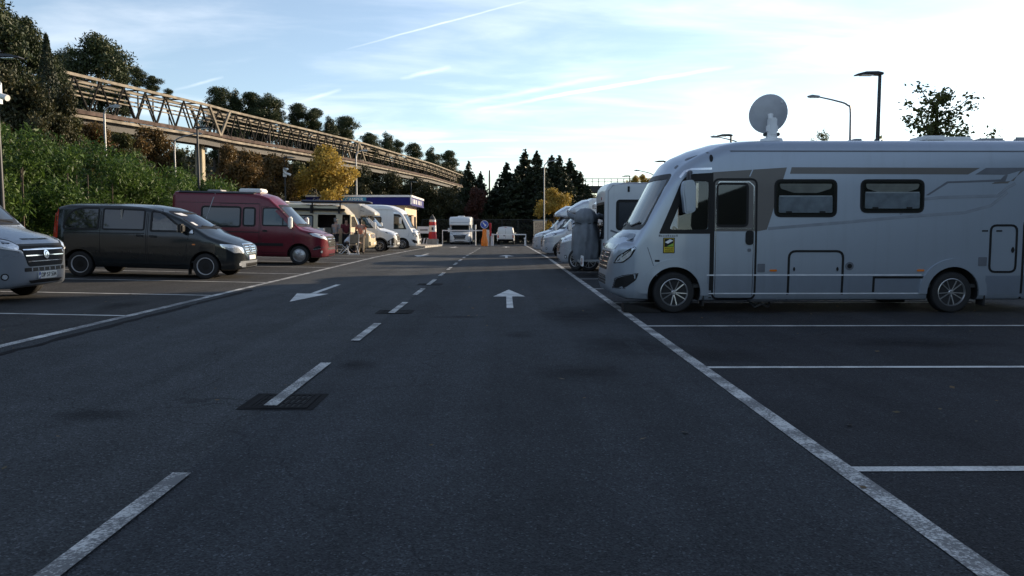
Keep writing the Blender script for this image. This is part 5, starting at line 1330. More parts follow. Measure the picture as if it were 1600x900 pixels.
# levelling ramp under the front wheel
rmp = MB().prism([(-.42, 0), (.22, 0), (.22, .03), (-.10, .11), (-.30, .145), (-.42, .145)], 'y', -.14, .14).build('levelling_ramp', M['trim_black'], bevel=.01, loc=(2.43, 12.98, .001))
tag(rmp, 'black levelling ramp against the front wheel of the silver motorhome', 'ramp')
# ================================================================== vans and campers
TILT = math.atan(.02)
def left_loc(nose_x, cy, L_):
    x = nose_x-L_/2; return (x, cy, gz(x, cy))
M['p_maroon'] = paint('maroon_paint', (.13, .006, .018), .1, .25, .2, .12)
M['p_grey'] = paint('pale_grey_paint', (.27, .30, .34), .3, .25, .3)
M['p_vito'] = paint('dark_grey_green_paint', (.012, .017, .020), .2, .14, .15)
M['p_white'] = paint('white_paint', (.70, .71, .71), 0, .25, .3)
M['p_cream'] = paint('cream_paint', (.52, .44, .28), 0, .35, .35)
M['p_silver2'] = paint('light_silver_paint', (.42, .45, .50), .35, .25, .2)
M['p_greywarm'] = paint('warm_grey_gel_coat', (.40, .39, .36), 0, .4, .3)
CAB_TOP = [(0, .58), (.02, .84), (.07, 1.0), (.18, 1.10), (.45, 1.21), (.85, 1.33), (.93, 1.37), (1.62, 2.10), (1.75, 2.20)]
CAB_W = [(0, .36), (.02, .52), (.06, .66), (.12, .78), (.20, .88), (.32, .955), (.5, 1.0), (.9, 1.025)]
CAB_INS = [(.2, .04), (.5, 0), (1.1, 0), (1.35, .03), (2.0, .12), (2.6, .21)]
def cab_front(v, grey_bumper=True, badge=True, plate=None, grille='liner', bars=3, barmat='chrome', lower='trim_black', led=True, wiper=True, seams=True):
    """nose of the big panel van: lamps, grille, plate, bonnet lines"""
    g = v.patch('grille', rounded([(-.50, .63), (.50, .63), (.64, .985), (-.64, .985)], .06), 'F', M[grille], .006, .012, .1)
    for i in range(bars):
        z = .72+.20*i/max(1, bars-1); wv = .50+.10*(z-.66)/.31; v.seam('grille_bar', [(-wv, z), (wv, z)], .016, 'F', M[barmat], .014, .01, parent=g)
    if badge:
        P = [(.075*math.cos(a), .83+.075*math.sin(a)) for a in [2*PI*i/20 for i in range(20)]]
        bb = v.patch('badge', P, 'F', M['chrome'], .026, .02, .04); v.seam('badge_mark', [(.02, .87), (-.03, .86), (-.03, .80), (.03, .80), (.03, .83), (0, .83)], .014, 'F', M['trim_black'], .028, .006, parent=bb, step=.03)
    v.patch('bonnet_edge', rounded([(-.62, .985), (.62, .985), (.64, 1.02), (-.64, 1.02)], .02), 'F', M['trim_black'], .004, .01, .1)
    v.patch('lower_intake', rect(-.58, .545, .58, .61, .02), 'F', M[lower], .005, .012, .1)
    for y in (-.42, -.25, -.08, .08, .25, .42): v.seam('grille_bar', [(y, .55), (y, .605)], .02, 'F', M['grey_plastic'], .01, .01)
    if plate:
        p = v.patch('number_plate', rect(-.27, .415, .27, .53, .015), 'F', M['plate'], .022, .02, .1)
        v.patch('plate_band', [(-.265, .42), (-.225, .42), (-.225, .525), (-.265, .525)] if True else None, 'F', M['plate_blue'], .0245, .006, .1, parent=p)
        v.text(plate, .105, 'F', .02, .472, M['trim_black'], p, .0265)
    v.patch('bumper_slot', rounded([(-.42, .335), (.42, .335), (.5, .39), (-.5, .39)], .02), 'F', M['trim_black'], .005, .01, .1)
    for sg in (1, -1):
        hl = rounded([(-.05, .88), (.50, 1.03), (.62, 1.13), (.40, 1.16), (.10, 1.09), (-.08, .97)], .04)
        hl = [((p[0]+.22)*sg, p[1]) for p in hl]
        h = v.patch('headlight', hl, 38*sg, M['trim_black'], .004, .012, .06)
        v.patch('headlight_lens', [((p[0]*.86+.065*sg), 1.015+(p[1]-1.015)*.74) for p in hl], 38*sg, M['lamp_glass'], .010, .01, .06, parent=h)
        if led: v.seam('running_light', [((.18)*sg, .905), (.46*sg, .955), (.72*sg, 1.045)], .022, 38*sg, M['sign_white'], .012, .01, parent=h, step=.06)
        f_ = v.patch('fog_lamp', [(.52*sg+.04*math.cos(a), .47+.04*math.sin(a)) for a in [2*PI*i/14 for i in range(14)]], 32*sg, M['lamp_glass'], .008, .01, .05)
        v.seam('fog_lamp_ring', [(.52*sg+.05*math.cos(a), .47+.05*math.sin(a)) for a in [2*PI*i/16 for i in range(16)]], .018, 32*sg, M['trim_black'], .006, .01, parent=f_, closed=True, step=.05)
        if seams: v.seam('bonnet_line', [(.55*sg, 1.02), (.66*sg, 1.2), (.70*sg, 1.32)], .014, 'F', M['trim_black'], .002, .006)
    scr = rounded([(-.88, 1.40), (.88, 1.40), (.74, 2.06), (-.74, 2.06)], .10)
    v.seam('windscreen_surround', scr, .07, 'F', M['trim_black'], .006, .016, closed=True); v.patch('windscreen', scr, 'F', M['dark_glass'], .004, .01, .12)
    v.patch('cowl', rounded([(-.86, 1.335), (.86, 1.335), (.86, 1.375), (-.86, 1.375)], .01), 'F', M['trim_black'], .006, .01)
    if wiper:
        for y in (-.15, .5): v.seam('wiper', [(y-.5, 1.43), (y-.05, 1.41), (y+.12, 1.385)], .024, 'F', M['trim_black'], .022, .014)
    v.seam('bonnet_slot', [(-.38, 1.10), (.38, 1.10)], .022, 'F', M['trim_black'], .004, .008)
def cab_side(v, sd, glass='teal_glass', door_z=.42):
    dwin = rounded([(1.12, 1.36), (1.20, 1.50), (1.62, 1.93), (1.80, 1.97), (2.22, 1.97), (2.22, 1.36)], [.03, .12, .12, .05, .08, .05])
    v.window(dwin, sd, glass, .022)
    v.seam('quarter_bar', [(1.52, 1.37), (1.52, 1.83)], .035, sd, M['trim_black'], .012)
    d = v.seam('door_gap', [(1.02, 1.36), (1.10, 1.2), (1.14, .8), (1.30, door_z), (2.26, door_z), (2.28, 1.2), (2.28, 2.02), (1.75, 2.04), (1.50, 1.86), (1.12, 1.42)], .014, sd, M['trim_black'], .002, closed=True)
    d.name = 'door'
    v.patch('handle', rect(2.06, 1.14, 2.22, 1.20, .02), sd, M['trim_black'], .02, .03, .06, parent=d)
def van_form(v, L_, H_, W_=1.025, roof=None):
    top = CAB_TOP[:-1]+[(1.80, 2.24), (2.05, H_-.14), (2.4, H_-.05), (2.9, H_), (L_-.08, H_-.02), (L_, H_-.10)] if roof is None else roof
    return v.form(top, [(0, .43), (.05, .31), (.2, .26), (.6, .26), (L_-.1, .30), (L_, .36)], CAB_W+[(L_-.10, W_), (L_, W_-.06)], CAB_INS,
                  [(0, .06), (.3, .12), (.9, .10), (1.6, .10), (2.2, .14), (L_, .14)], [(0, .03), (.3, .06), (.9, .10), (1.6, .16), (2.2, .08), (L_, .04)])
def panel_van(name, nose_x, cy, label, pmat, L_=5.41, H_=2.52, wb=3.45, rim='cap', plate=None, glass='teal_glass', group=None, arches=True, **kw):
    v = Veh(name, L_, left_loc(nose_x, cy, L_), 0, label, 'van', group, TILT)
    f = van_form(v, L_, H_); outer = v.loft_mb(f, 0, L_); v.setbvh(outer)
    uf, ur = .95, .95+wb
    v.body('body', outer, [pmat], [(v.arch(uf, .34, .42, 1.025), M['liner']), (v.arch(ur, .34, .42, 1.025), M['liner'])])
    v.wheel(uf, 1.025, .335, rim); v.wheel(ur, 1.025, .335, rim)
    cab_front(v, plate=plate, **kw)
    for sd in ('R', 'L'):
        cab_side(v, sd, glass)
        v.seam('side_moulding', [(uf+.55, .70), (ur-.55, .70)], .10, sd, M['trim_black'], .012, .02)
        v.seam('sill', [(uf+.50, .31), (ur-.50, .31)], .07, sd, M['trim_black'], .008, .012)
        v.seam('roof_line', [(2.35, 2.12), (L_-.1, 2.12)], .012, sd, M['trim_black'], .002)
        for uu in (uf, ur):
            v.seam('arch_trim', [(uu-.45*math.cos(a), .34+.45*math.sin(a)) for a in [.05+(PI-.1)*i/18 for i in range(19)]], .045, sd, pmat, .012, .02, step=.1)
    v.mirror(1.22, 1.48, 1.0, M['white_plastic'] if name == 'camper_van' else M['trim_black'], .40, .2, .12, (-1, 1) if name == 'camper_van' else (-1,))
    MB().b2(v.h-.8, -.6, .28, v.h-(L_-.6), .6, .40).build('chassis', M['liner'], v.root)
    return v
# --- far left pale grey van ------------------------------------------------------
v = panel_van('panel_van', -8.22, 13.85, 'pale grey van cut by the left edge, with a black grille and DP number plate', M['p_grey'], 5.9, 2.6, 3.8, 'alloy', 'DP 57 534', bars=3)
# --- maroon camper van -------------------------------------------------------------
v = panel_van('camper_van', -6.25, 28.0, 'maroon high roofed camper van with a white skylight on its roof', M['p_maroon'], 5.41, 2.56, 3.45, 'cap', 'AB 123'[:0] or None, badge=False)
v.window(rect(3.0, 1.30, 4.35, 1.98, .10), 'R', 'dark_glass', .03); v.seam('sliding_rail', [(2.35, 1.12), (5.25, 1.12)], .03, 'R', M['trim_black'], .006)
v.seam('sliding_door', [(2.34, .45), (2.34, 2.10), (3.70, 2.10), (3.70, .45)], .016, 'R', M['trim_black'], .002)
v.window(rect(2.50, 1.34, 2.90, 1.96, .08), 'R', 'dark_glass', .03)
v.seam('drain_strip', [(3.92, 2.44), (4.25, 1.35), (4.36, 1.22)], .03, 'R', M['grey_plastic'], .01)
v.box('skylight', 2.45, -.38, 2.5, 3.25, .38, 2.66, M['white_plastic'], .04); v.box('skylight', 3.9, -.3, 2.5, 4.4, .3, 2.60, M['grey_plastic'], .03)
v.seam('roof_rail', [(2.6, 2.47), (5.2, 2.47)], .05, 'R', M['trim_black'], .03, .04)
v.box('entrance_step', 3.9, -1.28, .30, 3.35, -1.02, .35, M['alloy'], .01)
v.patch('fog_trim', [(.20, .60), (.42, .52), (.46, .60), (.26, .70)], 'R', M['trim_black'], .006, .01, .08)
v.seam('chrome_strip', [(.14, .64), (.24, .58), (.46, .55)], .025, 'R', M['chrome'], .010, .01, step=.08)
# --- dark delivery van -------------------------------------------------------------
L_ = 4.76; v = Veh('delivery_van', L_, left_loc(-6.74, 20.55, L_), 0, 'low dark grey green van with steel wheels and a red tail lamp', 'van', None, TILT)
top = [(0, .55), (.03, .74), (.08, .86), (.16, .95), (.40, 1.06), (.70, 1.16), (.82, 1.21), (1.55, 1.68), (1.9, 1.80), (2.4, 1.87), (3.1, 1.90), (4.4, 1.885), (4.66, 1.82), (4.76, 1.66)]
f = v.form(top, [(0, .36), (.06, .26), (.25, .22), (.6, .22), (4.6, .28), (4.76, .38)], [(0, .34), (.02, .48), (.06, .60), (.12, .71), (.22, .81), (.36, .88), (.6, .935), (1.0, .955), (4.5, .955), (4.68, .93), (4.76, .88)],
           [(.2, .05), (.45, .0), (.95, .0), (1.15, .03), (1.85, .19)], [(0, .06), (.3, .13), (.8, .10), (1.6, .10), (2.6, .12), (4.76, .12)], [(0, .04), (.4, .10), (.8, .11), (1.6, .14), (2.6, .07), (4.76, .05)])
outer = v.loft_mb(f, 0, L_, du=.13); inner = v.loft_mb(f, 0, L_, .045, du=.13); v.setbvh(outer)
X = lambda u: v.h-u
dwin = rounded([(1.40, 1.20), (1.55, 1.33), (1.98, 1.66), (2.10, 1.70), (2.26, 1.70), (2.26, 1.20)], [.02, .1, .08, .04, .05, .03])
scr = rounded([(-.80, 1.30), (.80, 1.30), (.66, 1.69), (-.66, 1.69)], .08)
qw = rounded([(1.17, 1.14), (1.32, 1.15), (1.26, 1.24), (1.19, 1.27)], .03)
cuts = [(v.arch(.88, .32, .39, .955), M['liner']), (v.arch(4.06, .32, .39, .955), M['liner'])]
c = MB(); c.prism([(X(a), b) for a, b in dwin], 'y', -1.6, 1.6); cuts.append((c, M['p_vito'])); c = MB(); c.prism(scr, 'x', X(2.0), X(-1)); cuts.append((c, M['trim_black']))
M['interior_pale'] = simple('pale_cab_trim', (.30, .28, .25), .9)
v.body('body', outer, [M['p_vito'], M['interior_pale']], cuts, inner)
for u in (.88, 4.06): v.liner(u, .32, .39, .955, .24); v.wheel(u, .955, .325, 'steel', .2)
v.seam('windscreen_surround', scr, .05, 'F', M['trim_black'], .004, .014, closed=True, step=.1); v.patch('windscreen', scr, 'F', M['screen_glass'], -.003, .006, .12)
st = v.patch('windscreen_sticker', rect(-.62, 1.60, -.46, 1.67, .01), 'F', M['sign_white'], .004, .004, .05); v.patch('windscreen_sticker', rect(-.70, 1.36, -.62, 1.44, .01), 'F', M['sign_white'], .004, .004, .05)
for y in (-.12, .42): v.seam('wiper', [(y-.42, 1.34), (y-.05, 1.31), (y+.1, 1.28)], .022, 'F', M['trim_black'], .02, .014)
for sd in ('R', 'L'):
    v.seam('window_frame', dwin, .05, sd, M['trim_black'], .005, .014, closed=True, step=.1); v.patch('cab_window', dwin, sd, M['glass'], -.004, .006)
    v.window(qw, sd, 'lamp_glass', .012)
    v.window(rounded([(2.44, 1.22), (3.48, 1.22), (3.48, 1.74), (2.44, 1.72)], .05), sd, 'dark_glass', .02)
    v.window(rounded([(3.60, 1.22), (4.48, 1.22), (4.44, 1.42), (4.28, 1.68), (4.0, 1.745), (3.60, 1.745)], [.04, .08, .15, .15, .08, .04]), sd, 'dark_glass', .02)
    d = v.seam('door_gap', [(1.30, 1.13), (1.36, .75), (1.45, .34), (2.33, .34), (2.34, 1.0), (2.34, 1.76), (2.1, 1.76), (1.35, 1.20)], .013, sd, M['trim_black'], .002, closed=True, step=.12); d.name = 'door'
    v.patch('handle', rounded([(2.10, 1.03), (2.28, 1.04), (2.28, 1.09), (2.10, 1.08)], .02), sd, M['trim_black'], .022, .03, .06, parent=d)
    d = v.seam('door_gap', [(2.38, 1.76), (2.38, .34), (3.42, .34), (3.54, .6), (3.54, 1.78)], .013, sd, M['trim_black'], .002, step=.12); d.name = 'sliding_door'
    v.patch('handle', rounded([(2.44, 1.04), (2.62, 1.05), (2.62, 1.10), (2.44, 1.09)], .02), sd, M['trim_black'], .022, .03, .06, parent=d)
    v.seam('sliding_rail', [(2.42, 1.13), (4.62, 1.12)], .02, sd, M['trim_black'], .004); v.seam('crease', [(.95, .93), (2.4, .97), (4.6, .98)], .012, sd, M['p_vito'], .006)
    v.patch('sill', [(1.40, .245), (3.55, .26), (3.55, .36), (1.40, .34)], sd, M['trim_black'], .006, .012, .2)
    for uu in (.88, 4.06): v.seam('arch_trim', [(uu-.42*math.cos(a), .32+.42*math.sin(a)) for a in [.05+(PI-.1)*i/18 for i in range(19)]], .05, sd, M['p_vito'], .012, .02, step=.1)
    v.patch('tail_lamp', rounded([(4.60, .98), (4.72, .98), (4.72, 1.70), (4.63, 1.72)], .03), sd, M['red_lamp'], .008, .012, .08)
    v.patch('side_repeater', rect(1.12, .86, 1.2, .89, .01), sd, M['orange_lamp'], .008, .01, .05)
for sg in (1, -1):
    hl = [(sg*(a+.20), b) for a, b in rounded([(-.12, .66), (.20, .66), (.46, .82), (.50, .90), (.18, .88), (-.10, .80)], .03)]
    h = v.patch('headlight', hl, 36*sg, M['chrome'], .004, .012, .06); v.patch('headlight_lens', [(a*.9+.035*sg, .77+(b-.77)*.85) for a, b in hl], 36*sg, M['lamp_glass'], .009, .01, .06, parent=h)
    v.patch('fog_lamp', [(.30*sg+.045*math.cos(a), .38+.045*math.sin(a)) for a in [2*PI*i/14 for i in range(14)]], 30*sg, M['lamp_glass'], .008, .01, .04)
g = v.patch('grille', rounded([(-.36, .66), (.36, .66), (.42, .88), (-.42, .88)], .05), 'F', M['trim_black'], .006, .012, .08)
for z in (.70, .76, .82): v.seam('grille_bar', [(-.38, z), (.38, z)], .024, 'F', M['chrome'], .014, .01, parent=g)
v.seam('grille_frame', rounded([(-.37, .65), (.37, .65), (.43, .89), (-.43, .89)], .05), .022, 'F', M['chrome'], .012, .012, parent=g, closed=True, step=.08)
bd = v.seam('badge_ring', [(.085*math.cos(a), .765+.085*math.sin(a)) for a in [2*PI*i/20 for i in range(20)]], .016, 'F', M['chrome'], .026, .014, closed=True, step=.04, parent=g)
for a in (90, 210, 330): v.seam('badge_spoke', [(0, .765), (.08*math.cos(R(a)), .765+.08*math.sin(R(a)))], .014, 'F', M['chrome'], .026, .012, step=.03, parent=g)
p = v.patch('number_plate', rect(-.26, .49, .26, .60, .012), 'F', M['plate'], .02, .02, .1); v.patch('plate_band', [(-.255, .495), (-.22, .495), (-.22, .595), (-.255, .595)], 'F', M['plate_blue'], .0225, .006, .1, parent=p)
v.patch('bumper', rounded([(-.60, .30), (.60, .30), (.66, .46), (-.66, .46)], .04), 'F', M['p_grey'], .008, .014, .1)
v.patch('lower_intake', rounded([(-.40, .315), (.40, .315), (.44, .40), (-.44, .40)], .03), 'F', M['trim_black'], .014, .012, .1)
v.mirror(1.42, 1.28, .93, M['trim_black'], .22, .22, .14)
v.box('dashboard', .85, -.82, .85, 1.3, .82, 1.14, M['interior'], .05); v.box('cab_floor', 1.0, -.85, .40, 4.6, .85, .45, M['interior']); v.box('bulkhead', 3.0, -.85, .46, 3.04, .85, 1.72, M['interior_pale'])
for y in (-.45, .1, .5): v.seat(2.15, y, .62, M['seat_beige'])
v.steering(1.55, .42, 1.12)
MB().b2(v.h-.7, -.5, .24, v.h-4.2, .5, .36).build('chassis', M['liner'], v.root); MB().b2(v.h-1.30, -.92, .10, v.h-1.32, -.74, .30).build('mudflap', M['rubber'], v.root)

# --- coachbuilt campers on the same cab ----------------------------------------------
def coachbuilt(name, loc, heading, label, pmat, cmat, L_=6.9, H_=2.78, cap='low', W_=1.14, wb=3.9, rim='dark', pitch=0, group=None, glass='teal_glass', plate=None, skirtmat='p_white', bumper=None, **kw):
    v = Veh(name, L_, loc, heading, label, 'motorhome', group, pitch)
    Lc = 2.55; top = CAB_TOP+[(2.0, 2.24), (Lc, 2.26)]
    f = v.form(top, [(0, .43), (.05, .31), (.2, .26), (Lc, .26)], CAB_W+[(Lc, 1.025)], CAB_INS, [(0, .06), (.3, .12), (.9, .10), (1.6, .10), (Lc, .12)], [(0, .03), (.3, .06), (.9, .10), (1.6, .16), (Lc, .06)])
    cabmb = v.loft_mb(f, 0, Lc)
    fb = v.form([(2.05, H_-.10), (2.2, H_), (L_-.15, H_), (L_, H_-.14)], [(2.05, .32), (L_, .34)], [(2.05, W_-.05), (2.15, W_), (L_-.12, W_), (L_, W_-.07)], [(0, 0), (3, 0)], [(0, .12), (L_, .12)], [(0, .03), (L_, .03)])
    bodymb = v.loft_mb(fb, 2.05, L_, du=.4)
    if cap == 'low':
        ft = v.form([(1.22, 2.20), (1.30, 2.30), (1.55, 2.48), (1.85, 2.64), (2.2, H_-.03), (2.6, H_-.01)], [(1.22, 2.06), (1.5, 2.03), (2.0, 1.98), (2.6, 1.98)], [(1.22, .62), (1.30, .78), (1.5, .93), (1.8, 1.04), (2.2, W_-.02), (2.6, W_-.02)],
                    [(0, 0), (2.0, 0), (2.4, .03), (3, .1)], [(1.2, .06), (1.6, .12), (2.6, .14)], [(1.2, .03), (1.6, .10), (2.6, .05)])
        capmb = v.loft_mb(ft, 1.22, 2.6, du=.1)
    else:
        ft = v.form([(.45, 2.18), (.50, 2.45), (.62, 2.66), (.85, 2.78), (1.3, H_-.02), (2.6, H_-.01)], [(.45, 2.0), (.6, 1.95), (1.2, 1.96), (2.6, 1.96)], [(.45, .98), (.55, 1.06), (.8, W_-.02), (2.6, W_-.02)],
                    [(0, 0), (2.0, 0), (2.9, .04)], [(.4, .10), (.8, .15), (2.6, .14)], [(.4, .04), (.8, .05), (2.6, .03)])
        capmb = v.loft_mb(ft, .45, 2.6, du=.1)
    v.setbvh(cabmb)
    uf, ur = .95, .95+wb
    v.body('cab', cabmb, [pmat], [(v.arch(uf, .34, .43, 1.025), M['liner'])])
    cab_front(v, plate=plate, seams=False, **kw)
    for sd in ('R', 'L'):
        dwin = rounded([(1.12, 1.36), (1.20, 1.50), (1.60, 1.91), (1.75, 1.95), (2.0, 1.95), (2.0, 1.36)], [.03, .12, .12, .05, .06, .05])
        v.window(dwin, sd, glass, .022); v.seam('quarter_bar', [(1.50, 1.37), (1.50, 1.81)], .03, sd, M['trim_black'], .012)
        d = v.seam('door_gap', [(1.02, 1.36), (1.10, 1.2), (1.14, .8), (1.38, .42), (2.03, .42), (2.03, 2.0)], .014, sd, M['trim_black'], .002); d.name = 'door'
        v.patch('handle', rect(1.84, 1.14, 1.98, 1.20, .02), sd, M['trim_black'], .02, .03, .06, parent=d)
        v.seam('arch_trim', [(uf-.46*math.cos(a), .34+.46*math.sin(a)) for a in [.05+(PI-.1)*i/18 for i in range(19)]], .05, sd, M['trim_black'] if rim == 'dark' else pmat, .012, .02, step=.1)
    if bumper:
        for sd in (25, -25): v.patch('bumper_corner', [(p[0]*sd/25, p[1]) for p in rounded([(.15, .36), (.86, .36), (.88, .62), (.62, .84), (.3, .66)], .05)], sd, M[bumper], .003, .01, .1)
        v.patch('bumper', rounded([(-.6, .33), (.6, .33), (.6, .42), (-.6, .42)], .03), 'F', M[bumper], .003, .01, .1)
    v.body('roof_cap', capmb, [cmat]); v.body('living_body', bodymb, [M[skirtmat]], [(v.arch(ur, .34, .44, W_), M['liner'])])
    v.wheel(uf, 1.025, .335, 'alloy'); v.wheel(ur, W_, .335, 'alloy')
    v.mirror(1.22, 1.48, 1.0, M['white_plastic'], .40, .2, .14)
    v.bvh = None; v.setbvh(bodymb)
    for sd in ('R', 'L'):
        v.window(rect(2.9, 1.42, 3.8, 1.98, .08), sd, 'dark_glass', .03); v.seam('skirt_line', [(2.2, .62), (ur-.5, .62)], .03, sd, M['grey_plastic'], .006)
        v.seam('locker', rect(2.45, .70, 3.3, 1.15, .05), .02, sd, M['grey_plastic'], .003, closed=True)
    v.bvh = None; v.setbvh(capmb)
    MB().b2(v.h-.8, -.6, .28, v.h-(L_-.6), .6, .40).build('chassis', M['liner'], v.root)
    v.box('skylight', 3.0, -.35, H_-.02, 3.7, .35, H_+.09, M['white_plastic'], .03); v.box('skylight', 4.6, -.3, H_-.02, 5.2, .3, H_+.07, M['white_plastic'], .03)
    return v, bodymb
vw, bm_ = coachbuilt('motorhome', left_loc(-6.15, 44.9, 6.9), 0, 'white camper with a grey sloping roof cap and black bumper, left of the road', M['p_white'], M['p_greywarm'], cap='low', pitch=TILT, bumper='trim_black', badge=False, skirtmat='p_greywarm')
vw.seam('cap_stripe', [(1.45, 2.38), (1.9, 2.52), (2.4, 2.60)], .05, 'R', M['trim_black'], .004); vw.seam('cap_stripe', [(1.85, 2.28), (2.1, 2.33)], .025, 'R', M['trim_black'], .004)
vb, bm_ = coachbuilt('motorhome', (hX(718, 76.5), 76.5+3.3, gz(0, 78)), -PI/2, 'white overcab motorhome facing the camera behind the barrier', M['p_white'], M['p_white'], 6.6, 2.85, 'overcab', 1.12, 3.8, pitch=0, glass='dark_glass', badge=False, barmat='grey_plastic')
vb.seam('cap_stripe', [(-.9, 2.25), (.9, 2.25)], .05, 'F', M['grey_plastic'], .004)
RG = None
va, bm_ = coachbuilt('motorhome', (1.55+3.4, 42.6, gz(3, 42)), PI, 'grey camper farthest away in the right hand row, with a dark windscreen', M['p_silver2'], M['p_silver2'], 6.8, 2.66, 'low', glass='dark_glass', skirtmat='p_silver2', badge=False)
vb2, bm_ = coachbuilt('motorhome', (1.68+3.4, 35.2, gz(3, 35)), PI, 'silver camper with a smooth roof cap, second from the far end of the right row', M['p_silver2'], M['p_silver2'], 6.8, 2.72, 'low', glass='dark_glass', skirtmat='p_white', grille='trim_black', badge=False)
vc, bm_ = coachbuilt('motorhome', (1.80+3.2, 25.9, 0), PI, 'silver camper whose bonnet shows just left of the grey covered load', M['p_silver2'], M['p_white'], 6.4, 2.70, 'low', glass='dark_glass', skirtmat='p_white', grille='dark_metal', bars=4, badge=False)
# --- white integrated camper, left -----------------------------------------------------
v2, f2, uf2, ur2, ra2 = aclass('motorhome', left_loc(-5.75, 52.6, 7.0), 0, 'white integrated motorhome parked nearest the kiosk', M['p_white'], M['p_white'], 7.0, 4.2, False, None, TILT)
for u0, u1 in ((2.5, 3.3), (4.2, 5.0)): v2.window(rect(u0, 1.55, u1, 2.1, .08), 'R', 'dark_glass', .03)
v2.seam('awning_case', [(1.7, 2.66), (5.2, 2.66)], .09, 'R', M['white_plastic'], .05, .06)
v2.mirror(1.2, 1.9, 1.12, M['white_plastic'], .45, .2, .12)

# --- cream high roof camper with open doors --------------------------------------------
L_ = 5.3; v = Veh('camper_van', L_, left_loc(-7.0, 41.2, L_), 0, 'cream high roofed camper van with its near doors open and a loaded roof rack', 'van', None, TILT)
top = [(0, .60), (.03, .90), (.08, 1.06), (.22, 1.14), (.42, 1.22), (.50, 1.26), (1.02, 1.98), (1.16, 2.10), (1.45, 2.40), (1.62, 2.50), (1.9, 2.55), (L_-.1, 2.56), (L_, 2.44)]
f = v.form(top, [(0, .40), (.05, .30), (.3, .26), (L_-.1, .30), (L_, .36)], [(0, .66), (.04, .80), (.12, .92), (.3, .99), (.5, 1.01), (L_-.1, 1.01), (L_, .96)], [(.2, .03), (.5, 0), (1.2, 0), (2.0, .09), (2.7, .18)],
           [(0, .06), (.4, .12), (1.0, .12), (1.8, .18), (L_, .18)], [(0, .03), (.4, .08), (1.0, .14), (1.8, .08), (L_, .04)])
outer = v.loft_mb(f, 0, L_); inner = v.loft_mb(f, 0, L_, .05); v.setbvh(outer); X = lambda u: v.h-u
fd = rounded([(.62, .50), (1.48, .42), (1.48, 2.0), (1.10, 2.0), (.66, 1.36)], .06); sdr = rect(1.80, .42, 2.75, 1.98, .06); scr = rounded([(-.84, 1.30), (.84, 1.30), (.76, 1.96), (-.76, 1.96)], .1)
cuts = [(v.arch(.85, .33, .36, 1.01, side=1), M['liner']), (v.arch(3.45, .33, .42, 1.01), M['liner'])]
for P in (fd, sdr): c = MB(); c.prism([(X(a), b) for a, b in P], 'y', -1.6, -.6); cuts.append((c, M['p_cream']))
ldw = rounded([(.80, 1.36), (1.15, 1.9), (1.44, 1.92), (1.44, 1.36)], .06); c = MB(); c.prism([(X(a), b) for a, b in ldw], 'y', .6, 1.6); cuts.append((c, M['p_cream'])); c = MB(); c.prism(scr, 'x', X(1.5), X(-1)); cuts.append((c, M['trim_black']))
v.body('body', outer, [M['p_cream'], M['interior']], cuts, inner)
v.liner(3.45, .33, .42, 1.01, .28); v.wheel(.85, .98, .33, 'steel'); v.wheel(3.45, 1.0, .33, 'steel')
v.seam('windscreen_surround', scr, .06, 'F', M['trim_black'], .004, .016, closed=True); v.patch('windscreen', scr, 'F', M['screen_glass'], -.003, .006)
v.patch('cab_window', ldw, 'L', M['glass'], -.004, .006)
for sd in ('R',):
    v.window(rect(3.0, 1.30, 4.2, 1.92, .08), sd, 'dark_glass', .03); v.window(rect(4.4, 1.30, 5.1, 1.92, .08), sd, 'dark_glass', .03)
    v.seam('side_moulding', [(2.8, .8), (5.2, .8)], .04, sd, M['grey_plastic'], .006); v.seam('roof_joint', [(1.3, 2.04), (5.2, 2.04)], .03, sd, M['grey_plastic'], .008)
for sg in (1, -1):
    h = v.patch('headlight', rect(.42*sg-.13, .80, .42*sg+.13, 1.0, .05), 'F', M['lamp_glass'], .01, .014, .08); v.patch('indicator', rect(.62*sg-.05, .80, .62*sg+.05, .98, .03), 'F', M['orange_lamp'], .008, .01, .06)
g = v.patch('grille', rect(-.28, .78, .28, 1.0, .03), 'F', M['trim_black'], .006, .012, .1)
for z in (.83, .89, .95): v.seam('grille_bar', [(-.26, z), (.26, z)], .016, 'F', M['grey_plastic'], .014, .01, parent=g)
v.patch('bumper', rounded([(-.78, .42), (.78, .42), (.82, .62), (-.82, .62)], .04), 'F', M['p_cream'], .05, .06, .1)
p = v.patch('number_plate', rect(-.26, .46, .26, .57, .01), 'F', M['plate'], .062, .01, .1)
v.seam('bonnet_line', [(-.78, 1.06), (.78, 1.06)], .014, 'F', M['trim_black'], .002)
# the open front door, swung out towards the camera
hinge = Vector((X(.60), -1.0, 0)); ang = R(112)
de = Vector((-math.cos(R(69)), -math.sin(R(69)), 0)); th = Vector((-de.y, de.x, 0))*.06
def door_pt(s_, z, k): return hinge+de*s_+th*k+Vector((0, 0, z))
prof = [(0, .50), (.88, .44), (.88, 1.98), (.52, 1.98), (.06, 1.36)]; win = [(.12, 1.36), (.82, 1.36), (.82, 1.90), (.53, 1.90)]
mb = MB()
lowp = [(0, .50), (.88, .44), (.88, 1.355), (.06, 1.355)]
for P in (lowp, [(.06, 1.357), (.12, 1.357), (.53, 1.90), (.52, 1.98)], [(.53, 1.902), (.82, 1.902), (.88, 1.98), (.52, 1.98)], [(.822, 1.357), (.88, 1.357), (.88, 1.978), (.822, 1.90)]):
    n_ = len(P); V = [door_pt(a, b, k) for k in (0, 1) for a, b in P]; mb.add(V, [tuple(range(n_)), tuple(reversed(range(n_, 2*n_)))]+[(i, (i+1) % n_, (i+1) % n_+n_, i+n_) for i in range(n_)])
dr = mb.build('door', M['p_cream'], v.root)
